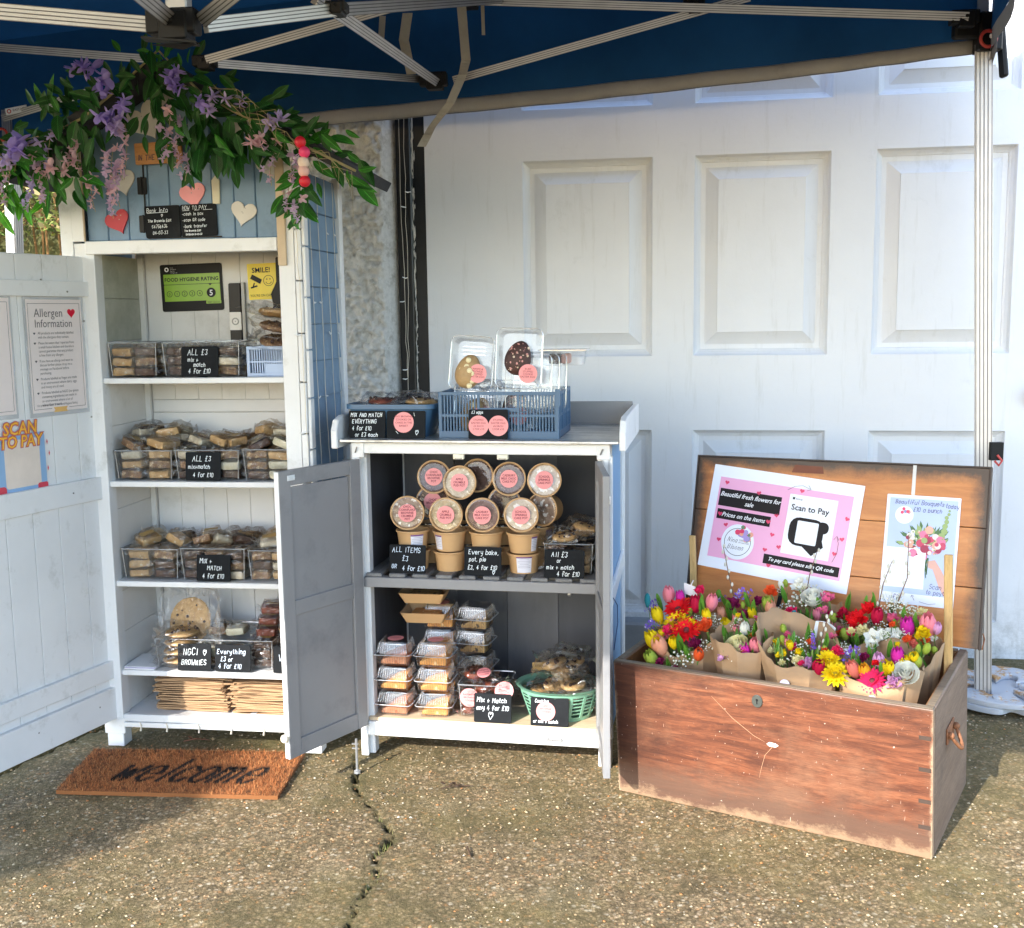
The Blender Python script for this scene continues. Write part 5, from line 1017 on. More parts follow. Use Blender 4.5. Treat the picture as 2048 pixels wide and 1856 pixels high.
def CRATE(t, hx, hy, h, mt, gap=9, solid_low=False, th=.004):
    """folding crate: four pierced side panels and a base, slats and openings real"""
    MB().box(-hx, hx, -hy, hy, 0, th).build('base', mt, t)
    def side(L, M, hole, name='side_panel'):
        mb = MB(); b = h*(.16 if not solid_low else .12); mb.box(-L, L, 0, th, 0, b, M=M); mb.box(-L, L, -.001, th+.001, h-.010, h, M=M)
        mb.box(-L, L, .0005, th-.0005, h*.46, h*.52, M=M)
        for s in (-1, 1): mb.box(min(s*L, s*(L-.010)), max(s*L, s*(L-.010)), -.0008, th+.0008, b, h-.010, M=M)
        for s in ((-.33, .33) if L > .1 else ()): mb.box(s*L*1.0-.004, s*L+.004, -.0008, th+.0008, b, h-.010, M=M)
        x = -L+.016; st = .0095 if L > .1 else .008
        while x < L-.012:
            if not (hole and abs(x) < L*.31 and L > .1): mb.box(x, x+st*.48, .0008, th-.0008, b, h-.010, M=M)
            else: mb.box(x, x+st*.48, .0008, th-.0008, b, h*.60, M=M)
            x += st
        if hole and L > .1: mb.box(-L*.33, L*.33, 0, th, h*.58, h*.66, M=M); mb.box(-L*.33, L*.33, .0, th, h-.030, h-.010, M=M) if False else None
        if solid_low: mb.box(-L*.2, L, .0002, th-.0002, b, h*.42, M=M)
        mb.build(name, mt, t, bev=.0005)
    side(hx, T(0, -hy, 0), True); side(hx, T(0, hy, 0, PI), True); side(hy-.001, T(-hx, 0, 0, -PI/2), False); side(hy-.001, T(hx, 0, 0, PI/2), False)
shelf_tubs()
# ---------------------------------------------------------------- bench: cake pots
CRUM = cake_mat('pot_crumble', (.42, .30, .16), (.66, .54, .36), 55, (.78, .70, .54), .6); CHOC = cake_mat('pot_choc', (.05, .022, .016), (.14, .07, .05), 45, (.30, .18, .14), .62); MIXD = cake_mat('pot_mixed', (.18, .09, .06), (.52, .40, .30), 38, (.80, .77, .72), .56); CARA = cake_mat('pot_swirl', (.10, .05, .045), (.26, .15, .13), 22, (.50, .42, .38), .64); SPRK = cake_mat('pot_white', (.46, .34, .22), (.74, .70, .64), 26, (.88, .86, .84), .52)
LBL = pm('label_white', (.70, .70, .78), .5); LBP = pm('label_purple', (.16, .06, .22), .5)
def pot(F, u, v, w, label, lying=0, fill_=None, txt=(), sticker=True, side_label=None, tilt=0, yaw=0, cover=True):
    R_, H_ = .0525, .062
    M = FM(F, u, v, w, yaw) @ (Matrix.Rotation(math.radians(90-tilt), 4, 'X') if lying else Matrix.Identity(4))
    t = thing('cake_pot', label, 'cake pot', M @ Matrix.Translation((0, 0, -.03)) if lying else M, 'kraft card cake pots')
    MB().lathe([(0, .001), (R_*.80, .001), (R_*.82, 0), (R_*.965, H_-.004), (R_*.93, H_-.004), (R_*.80, .004), (0, .004)], 36).build('cup', KRAFTC(), t, ang=40)
    MB().lathe([(R_*.965, H_-.007), (R_*1.03, H_-.006), (R_*1.045, H_-.003), (R_*1.03, H_), (R_*.95, H_), (R_*.95, H_-.004)], 36).build('rim', KRAFTC(), t, ang=60)
    if fill_:
        mb = MB(); rr = random.Random(hash_(label)); mb.lathe([(0, H_-.009), (R_*.3, H_-.008), (R_*.6, H_-.010), (R_*.93, H_-.011)], 26); mb.v = [(x, y, z+rr.uniform(-.003, .003)) for x, y, z in mb.v]; mb.build('filling', fill_, t, smooth=True)
        MB().lathe([(R_*.97, H_+.0005), (R_*.96, H_+.004), (R_*.86, H_+.005), (R_*.84, H_+.0015), (R_*.60, H_+.001), (0, H_+.001)], 36).build('lid', clear('pot_lid', (.97, .97, .97), .10, .06, 30, .5, .02), t, ang=40)
        if sticker:
            s = MB().lathe([(0, H_+.0025), (.0285, H_+.0025), (.0285, H_+.002)], 32).build('sticker', PINK(), t)
            for k, l in enumerate(txt): text(l, 0, 0, .0098, 0, REDINK(), s, align='CENTER', M=Matrix.Translation((0, (len(txt)/2-.75-k)*.0098, H_+.0032)) @ Matrix.Rotation(-PI/2, 4, 'X'), wide=.9, off=.0002)
    if side_label is not None:
        a0, aw, h0, h1 = side_label; n = 8; vs = []; v2 = []
        for i in range(n+1):
            a = a0+aw*(i/n-.5)
            for z in (h0, h1): rr_ = R_*(.82+.145*z/(H_-.004))+.0006; vs.append((rr_*math.sin(a), -rr_*math.cos(a), z))
            for z in (h1-.005, h1): rr_ = R_*(.82+.145*z/(H_-.004))+.0010; v2.append((rr_*math.sin(a), -rr_*math.cos(a), z))
        s = MB().add(vs, [(2*i, 2*i+2, 2*i+3, 2*i+1) for i in range(n)]).build('label', LBL, t); MB().add(v2, [(2*i, 2*i+2, 2*i+3, 2*i+1) for i in range(n)]).build('label_heading', LBP, s)
        mb = MB()
        for ln in range(6):
            z = h1-.010-ln*.0052; vs = []
            for i in range(n+1):
                a = a0+aw*.42*(i/n*2-1)*(1 if ln % 3 else .7)
                for zz_ in (z, z+.0013): rr_ = R_*(.82+.145*zz_/(H_-.004))+.0011; vs.append((rr_*math.sin(a), -rr_*math.cos(a), zz_))
            mb.add(vs, [(2*i, 2*i+2, 2*i+3, 2*i+1) for i in range(n)])
        mb.build('small_print', pm('grey_print2', (.38, .36, .45), .6), s)
    return t
def pots():
    z0, z1 = .6005, .6655
    for k, (u, sl0, sl1) in enumerate(((.165, None, (.55, .85, .012, .052)), (.284, None, (-.62, .6, .006, .052)), (.403, None, None), (.522, (.0, 1.0, .004, .056), (.95, .5, .006, .052)))):
        nm = ('far left', 'second from the left', 'third from the left', 'fourth from the left')[k]
        pot(BE, u, .098, z0, 'plain kraft cake pot, bottom of the %s front stack' % nm, side_label=sl0, yaw=.06*k); pot(BE, u-(.002 if k == 0 else 0), .096, z1, 'kraft cake pot standing on another, top of the %s front stack' % nm, side_label=sl1)
        for q, zz_ in enumerate((z0, z1)): pot(BE, u+.030, .212, zz_, 'kraft cake pot at the back, %s of the %s rear stack' % (('bottom', 'top')[q], nm), side_label=(.9, .5, .006, .052) if k == 3 else None, fill_=CHOC, sticker=False)
    A = dict(lying=1)
    for (u, v, w, mt, tx, lb, ti, ya) in (
        (.151, .090, .7835, MIXD, ['CHOC', 'CORNFLAKE', 'BROWNIE', 'CRUMBLE', 'POT'], 'cake pot on its side, lid forward, leftmost of the lower row of lids', 4, .18), (.282, .088, .7810, CRUM, ['APPLE', 'CRUMBLE', 'PUD POT'], 'apple crumble pud pot on its side in the lower row', 3, .0),
        (.399, .088, .7825, CARA, ['CADBURY', 'MILK CHOC', 'CAKE POT'], 'dark swirled cake pot on its side, third lid of the lower row', 3, .0), (.520, .088, .7845, SPRK, ['SCHOOL', 'SPRINKLE', 'CAKE POT'], 'school sprinkle cake pot on its side at the right of the lower row', 4, .06),
        (.207, .185, .8050, CHOC, ['CHOC', 'BROWNIE'], 'dark cake pot on its side behind the leftmost lid', 5, .25), (.447, .185, .8030, CHOC, [], 'dark lidded cake pot peeping between the two middle lids of the lower row', 5, .1), (.585, .170, .7880, MIXD, [], 'speckled cake pot on its side behind the school sprinkle pot', 5, -.35),
        (.222, .168, .8850, CHOC, ['CHOC', 'CORNFLAKE', 'BROWNIE', 'POT'], 'dark cake pot with pink sticker at the upper left of the pile', 10, .1), (.316, .140, .8720, CRUM, ['APPLE', 'CRUMBLE', 'PUD POT'], 'apple crumble pud pot in the upper row', 10, .0), (.362, .205, .8860, CHOC, [], 'dark lidded cake pot tucked behind the upper apple crumble pot', 10, -.1),
        (.470, .168, .8820, CHOC, ['CADBURY', 'MILK CHOC', 'CAKE POT'], 'very dark cake pot with large pink sticker in the upper row', 10, .0), (.582, .165, .8800, SPRK, ['SCHOOL', 'SPRINKLE', 'CAKE POT'], 'school sprinkle cake pot at the upper right of the pile', 10, .05)):
        pot(BE, u, v, w, lb, fill_=mt, txt=tx, sticker=bool(tx), tilt=ti, yaw=ya, **A)
    # clear tub of pastries on the right
    tub(BE, .592, .745, .060, .30, .601, .095, 'clear acrylic tub of pastries right of the cake pots'); r = random.Random(3)
    for k in range(9): wrapped('blonde' if k % 2 else 'dark', FM(BE, .635+.066*(k % 2), .10+.07*((k // 2) % 2), .606+.030*(k//4), r.uniform(-.2, .2)), 'film wrapped %s low in the pastry tub right of the pots' % KIND['blonde' if k % 2 else 'dark'][0], 'film wrapped cakes low in the pastry tub', k)
    for k, (u, v, w) in enumerate(((.65, .12, .702), (.70, .16, .715), (.715, .11, .733))):
        o = thing('wrapped_pastry', ('flat golden pastry', 'golden pastry', 'round orange brown pastry')[k]+(' in film lying at the left of the pastry tub', ' in film in the middle of the pastry tub heap', ' in shiny film on top of the pastry tub')[k], 'pastry', FM(BE, u, v, w, k, .2, -.1)); CK(o, .040, .020, 'blonde', 1.25)
pots()
# ---------------------------------------------------------------- bench: clamshells, basket, tub below
def clam(M, label, tone, group, sticker=False):
    t = thing('cake_clamshell', label, 'cake box', M, group); P = clear('clamshell_plastic', (.97, .975, .98), .06, .06, 8, .15, .025); E = clear('clamshell_edge', (.9, .92, .95), .1, .3, 5, .1, .42, .35)
    mb = MB(); loft(mb, [(.047, .045, 0, .012), (.055, .053, .036, .014), (.060, .058, .037, .014)], n=4); mb.build('tray', P, t, ang=35)
    mb = MB(); loft(mb, [(.060, .058, .039, .014), (.055, .053, .040, .014), (.044, .042, .078, .012)], n=4, cap0=False, cap1=True); mb.build('lid', P, t, ang=35)
    m = MB(); Q = rrect(-.061, .061, -.059, .059, .014); m.tube([(x, y, .038) for x, y in Q+Q[:1]], .0017, 5); m.build('flange', E, t)
    m = MB()
    for i in range(13):
        x = -.042+.0070*i; m.bar((x*1.12, -.0525, .045), (x, -.0440, .074), .0016, .0012, (1, 0, 0)); m.bar((x*1.1, -.0470, .004), (x*1.18, -.0530, .032), .0011, .0009, (1, 0, 0))
        for s in (-1, 1): m.bar((s*.0545, x, .045), (s*.0455, x, .074), .0011, .0011, (0, 1, 0))
    m.build('ribs', clear('clamshell_rib', (.92, .93, .95), .15, .15, 5, .1, .12, .08), t)
    c = MB(); c.add([(-.044, -.040, .004), (.044, -.040, .004), (.044, .040, .004), (-.044, .040, .004), (-.040, -.042, .018), (.046, -.044, .050), (.044, .036, .058), (-.040, .038, .022)], [(3, 2, 1, 0), (4, 5, 6, 7), (0, 1, 5, 4), (1, 2, 6, 5), (2, 3, 7, 6), (3, 0, 4, 7)]); c.v = [(x+RN.uniform(-.002, .002), y+RN.uniform(-.002, .002), z) for x, y, z in c.v]
    c.build('filling', tone, t, bev=.005, seg=2)
    if sticker: s = MB().lathe([(0, .0795), (.026, .0795), (.026, .079)], 24).build('sticker', PINK(), t); text('CARAMEL', 0, 0, .008, 0, REDINK(), s, align='CENTER', M=Matrix.Translation((0, 0, .0802)) @ Matrix.Rotation(-PI/2, 4, 'X'))
    return t
def lower():
    CA = cake_mat('tart_orange', (.58, .22, .05), (.82, .40, .11), 40, (.82, .55, .28), .6); CB = cake_mat('tart_salmon', (.48, .17, .08), (.66, .30, .16), 40, (.40, .12, .05), .6); CD_ = cake_mat('tart_dark', (.16, .08, .03), (.50, .32, .12), 30, (.05, .03, .02), .55)
    pos = ('bottom', 'middle', 'top')
    for k in range(3):
        clam(FM(BE, .102, .075, .128+.0825*k, .04*(k-1)), 'clear cake box with an orange tart, %s of the left front stack' % pos[k], CB if k != 1 else CA, 'front stacks of clear cake boxes', k == 2)
        clam(FM(BE, .234, .078, .128+.0825*k, -.03*(k-1)), 'clear cake box with a caramel tart, %s of the second front stack' % pos[k], CA, 'front stacks of clear cake boxes', k == 2)
    for k in range(4): clam(FM(BE, .330+.006*(k % 2), .235, .128+.0815*k, -.1), 'clear box of dark fruit cake, %s of the rear stack behind the pink stickers' % ('bottom', 'second', 'third', 'topmost')[k], CD_, 'rear stack of clear cake boxes')
    for k in range(4): clam(FM(BE, .215, .238, .128+.0815*k, .05), 'clear cake box, %s of the rear stack behind the caramel tarts' % ('bottom', 'second', 'third', 'topmost')[k], CA, 'rear stack behind the caramel tarts', k == 3)
    for k, w in enumerate((.4105, .476)):
        t = thing('kraft_tray', 'shallow brown kraft tray, %s of the two stacked above the cake boxes' % ('lower', 'upper')[k], 'tray', FM(BE, .182-.004*k, .175, w, .04)); mb = MB(); loft(mb, [(.060, .05, 0, .006), (.076, .064, .034, .006), (.078, .066, .035, .006), (.0765, .0645, .0355, .006), (.058, .048, .002, .006)], n=3); mb.build('tray', KRAFTC(), t)
        mb = MB(); loft(mb, [(.074, .062, .0335, .006), (.064, .052, .058 if k == 0 else .052, .006)], n=3, cap0=False, cap1=True); mb.build('lid', clear('clamshell_plastic', (0,)*3), t, ang=35); MB().box(-.05, .05, -.04, .04, .004, .028).build('filling', CD_ if k else CA, t, bev=.005)
    # clear box with bagged red cakes and stickers
    tub(BE, .312, .470, .050, .20, .128, .105, 'clear tub with bagged red cakes beside the Mix + Match any 4 sign'); r = random.Random(4)
    for k in range(7):
        o = thing('bagged_cake', 'red brown cake bagged in the clear tub beside the any 4 sign', 'bagged cake', FM(BE, .350+.045*(k % 3), .09+.04*((k // 2) % 2), .132+.036*(k//2), r.uniform(0, 3), r.uniform(-.3, .3), r.uniform(-.3, .3)), 'red cakes bagged in the tub beside the any 4 sign'); CK(o, .034, .026, 'red', 1.3)
    for k, (u, v, w, s_) in enumerate(((.350, .044, .195, .031), (.462, .046, .222, .030), (.390, .08, .268, .022))):
        t = thing('round_sticker', ('pink round sticker on the clear tub left of the any 4 sign', 'pink round sticker curling over the top right corner of the any 4 tub', 'pink sticker lying tilted on the bagged red cakes')[k], 'sticker', FM(BE, u, v, w, 0, (0, -.5, -1.1)[k], (0, .3, -.3)[k])); MB().disc(0, 0, s_, 0, 24).build('sticker', PINK(), t, solid=.0004)
        for q, l in enumerate(('RASPBERRY', 'BROWNIE', 'COOKIE')): text(l, 0, .008-.010*q, .0085, -.0008, REDINK(), t, align='CENTER')
    # green slatted basket
    gm = pm('mint_plastic', (.20, .42, .30), .4, var=.04); t = thing('green_basket', 'mint green oval plastic basket heaped with bagged cookies on the bottom board', 'basket', FM(BE, .628, .125, .128))
    def oval(mb, z0, z1, r0, r1, th=.003, n=48):
        vs = [];
        for a in range(n):
            c_, s_ = math.cos(2*PI*a/n), math.sin(2*PI*a/n)
            for z, q in ((z0, r0), (z1, r1)): vs += [((.100+q)*c_, (.078+q)*s_, z), ((.100+q-th)*c_, (.078+q-th)*s_, z)]
        fs = []
        for a in range(n): b = (a+1) % n; fs += [(4*a, 4*b, 4*b+2, 4*a+2), (4*a+1, 4*a+3, 4*b+3, 4*b+1), (4*a+2, 4*b+2, 4*b+3, 4*a+3), (4*a, 4*a+1, 4*b+1, 4*b)]
        return mb.add(vs, fs)
    mb = oval(MB(), 0, .014, 0, .004); mb.lathe([(0, .001), (1, .001)], 48, M=Matrix.Diagonal((.1, .078, 1, 1))); mb.build('base', gm, t, ang=40); oval(MB(), .084, .098, .0265, .0315).build('band', gm, t, ang=40)
    mb = MB(); oval(mb, .098, .103, .0345, .041, .012); mb.build('rim', gm, t, ang=50)
    mb = MB(); q = lambda z: .004+.0235*(z-.012)/.072
    for z in (.0245, .037, .0495, .062, .0745): oval(mb, z, z+.0045, q(z), q(z+.0045), .0025)
    for a in range(0, 48, 3):
        c_, s_ = math.cos(2*PI*a/48+.02), math.sin(2*PI*a/48+.02); mb.bar(((.1+q(.012)-.001)*c_, (.078+q(.012)-.001)*s_, .012), ((.1+q(.086)-.001)*c_, (.078+q(.086)-.001)*s_, .086), .010, .003, (c_, s_, 0))
    mb.build('slats', gm, t)
    for k in range(13):
        o = thing('bagged_cookie', ('large golden cookie in film at the front of the green basket' if k == 7 else 'film bagged cookie heaped in the green basket'), 'bagged cookie', FM(BE, .628+(0 if k == 7 else r.uniform(-.075, .08)), .115+(-.03 if k == 7 else r.uniform(-.045, .045)), .150+(.017*k if k < 8 else .085+.006*k), r.uniform(0, 6), (.9 if k == 7 else r.uniform(-.35, .35)), r.uniform(-.2, .2)), None if k == 7 else 'bagged cookies in the green basket'); CK(o, .046 if k == 7 else .040, .022, 'blonde' if k % 3 else 'cream', 1.35)
    t = thing('cookie_label', 'gold paper label standing on the bagged cookies in the green basket', 'label', FM(BE, .575, .09, .295, .2, -.5)); MB().prism(rrect(-.028, .028, -.012, .012, .001), 0, .0006).build('label', pm('gold_kraft_label', (0,)*3), t); text('COOKIE', 0, -.004, .011, -.0006, DARKINK(), t, align='CENTER')
lower()
# ---------------------------------------------------------------- bench top
def top():
    w0 = 1.0287; nb = pm('navy_plastic', (.045, .115, .215), .38, var=.05)
    t = thing('blue_tub', 'dark blue plastic tub on the left of the bench top', 'tub', FM(BE, .120, .115, w0)); mb = MB(); loft(mb, [(.108, .075, 0, .02), (.134, .100, .088, .025), (.142, .108, .090, .028), (.142, .108, .104, .028), (.136, .102, .104, .026), (.130, .096, .086, .024), (.104, .072, .003, .02)], n=5); mb.build('tub', nb, t, ang=35)
    for k, (u, v) in enumerate(((.07, .13), (.195, .12), (.13, .18))):
        o = thing('wrapped_cookie', ('dark chocolate cookie in film on the left of the blue tub', 'golden cookie in film on the right of the blue tub', 'dark cookie in film at the back of the blue tub')[k], 'cookie', FM(BE, u, v, w0+.094, k, 0, .05)); CK(o, .052, .020, ('red', 'blonde', 'dark')[k], 1.12)
    t = thing('blue_crate', 'slatted dark blue plastic crate holding boxed easter eggs on the bench top', 'crate', FM(BE, .462, .150, w0)); CRATE(t, .186, .130, .142, nb)
    for k in range(2): MB().box(.176, .190, -.134, -.126, .1, .15).build('corner_lug', nb, t, M=T(0, 0, 0, k*PI))
    P = clear('tray_plastic', (.97, .975, .98), .10, .07, 25, .25, .04, .07); E = clear('clamshell_edge', (0,)*3)
    def eggtray(M, w_, h_, label, kind=None, st=None, grp=None, tx=()):
        t = thing('egg_tray', label, 'easter egg', M, grp); mb = MB(); R90 = Matrix.Rotation(PI/2, 4, 'X')
        loft(mb, [(w_/2-.014, h_/2-.014, -.038, .018), (w_/2-.008, h_/2-.008, -.004, .020), (w_/2, h_/2, 0, .022)], n=6, M=R90); mb.build('tray', P, t, ang=35)
        Q = rrect(-w_/2, w_/2, -h_/2, h_/2, .022, 6); MB().tube([(x, 0, z) for x, z in Q+Q[:1]], .0018, 5).build('tray_rim', E, t)
        m = MB()
        for z in (.028, .040, .052) if kind == 'blonde' else (): m.tube([(-.035, .034, z), (.035, .034, z)], .0011, 4)
        if m.v: m.build('tray_ridge', E, t)
        if kind:
            rr = random.Random(hash_(label)); ex, ez = (-.012, -.025) if kind == 'blonde' else (-.005, .002); mb = MB(); n = 18; A_, B_ = .040, .053
            rot = .25 if kind == 'dark' else .2
            for i in range(n+1):
                tt = i/n*PI; zz_ = B_*math.cos(tt); rad = A_*math.sin(tt)*(1-.16*math.cos(tt))
                for k in range(17): p = PI*k/16; x, y, z = rad*math.cos(p), .018-rad*math.sin(p)*.62, zz_; mb.v.append((ex+x*math.cos(rot)-z*math.sin(rot)*-1, y, ez+z*math.cos(rot)-x*math.sin(rot)))
            mb.f = [(i*17+k, (i+1)*17+k, (i+1)*17+k+1, i*17+k+1) for i in range(n) for k in range(16)]; mb.m = [0]*len(mb.f)
            mb.build('egg', cake_mat('egg_caramel', (.36, .22, .09), (.46, .30, .14), 30) if kind == 'blonde' else cake_mat('egg_dark', (.035, .014, .012), (.085, .035, .028), 40), t, smooth=True)
            m = MB()
            if kind == 'blonde':
                for (dx, dz) in ((-.008, .014), (-.024, .004), (.002, .002), (.010, -.006), (-.018, -.026), (.012, -.028), (-.004, .034), (.004, -.044)): m.lathe([(0, .003), (.0075, .003), (.0088, 0)], 14, M=T(ex+dx+.006, .018-.0225+abs(dx)*.25+abs(dz)*.08, ez+dz, 0, PI/2))
                m.build('white_buttons', pm('white_choc', (.78, .68, .42), .4), t, smooth=True)
            else:
                for i in range(60):
                    dx, dz = rr.uniform(-.030, .030), rr.uniform(-.042, .044); 
                    if (dx/.034)**2+(dz/.048)**2 < 1: m.ball((ex+dx+dz*.22, .018-.62*.040*math.sqrt(max(.02, 1-(dx/.038)**2-(dz/.052)**2))-.0005, ez+dz), rr.uniform(.0012, .0042), 6, 4, mi=rr.choice([0, 0, 1]), sc=(1, .5, rr.uniform(.5, 1.3)))
                m.build('topping', [pm('pink_crumb', (.62, .30, .27), .6), pm('white_choc2', (.70, .56, .42), .5)], t)
        if st:
            s = MB().disc(st[0], st[1], .0285, -.0035, 28).build('sticker', PINK(), t, solid=.0004)
            for k, l in enumerate(tx): text(l, st[0], st[1]+.011-.0078*k, .0082, -.0045, REDINK(), s, align='CENTER')
    eggtray(FM(BE, .377, .042, w0+.228, -.02, math.radians(-6), math.radians(4)), .136, .165, 'clear tray with a caramel egg dotted with white buttons on the crate', 'blonde', (.022, -.030), tx=('WHITE &', 'BLONDE', 'STUFFED', 'EASTER EGG'))
    eggtray(FM(BE, .525, .036, w0+.242, .0, math.radians(-5), math.radians(2)), .142, .182, 'clear tray with a dark chocolate egg and pink crumbs on the crate', 'dark', (.030, -.045), tx=('RUBY', 'STUFFED', 'COOKIE', 'EASTER EGG'))
    for k in range(3): eggtray(FM(BE, .545+.018*k, .085+.035*k, w0+.165, .0, math.radians(-5), math.radians(1)), .142, .182, 'empty looking clear egg tray standing %s behind the dark egg' % ('first', 'second', 'third')[k], None, None, 'row of clear trays behind the dark egg')
    for k in range(3): eggtray(FM(BE, .375+.12*(k % 2), .10+.04*k, w0+.088, .0, math.radians(-8)), .136, .165, 'clear egg tray with sticker standing inside the blue crate, %s' % ('at the left', 'at the right', 'in the middle')[k], ('blonde', 'dark', 'blonde')[k], (.01, -.03), tx=('STUFFED', 'EGG'))
    t = thing('clear_box', 'small clear box of pink and brown bites behind the dark egg', 'box', FM(BE, .640, .20, w0+.215)); mb = MB(); loft(mb, [(.060, .05, 0, .01), (.066, .056, .045, .012)], n=4, cap1=True); mb.build('box', P, t, ang=35); MB().box(-.045, -.01, -.03, .03, .004, .035).box(-.005, .02, -.03, .03, .004, .035, 1).build('bites', [KIND['dark'][1], pm('pink_bites', (.60, .32, .28), .6)], t, bev=.004)
    MB().box(-.075, .075, -.058, .058, .045, .049).build('box_lid', E, t, bev=.001)
top()
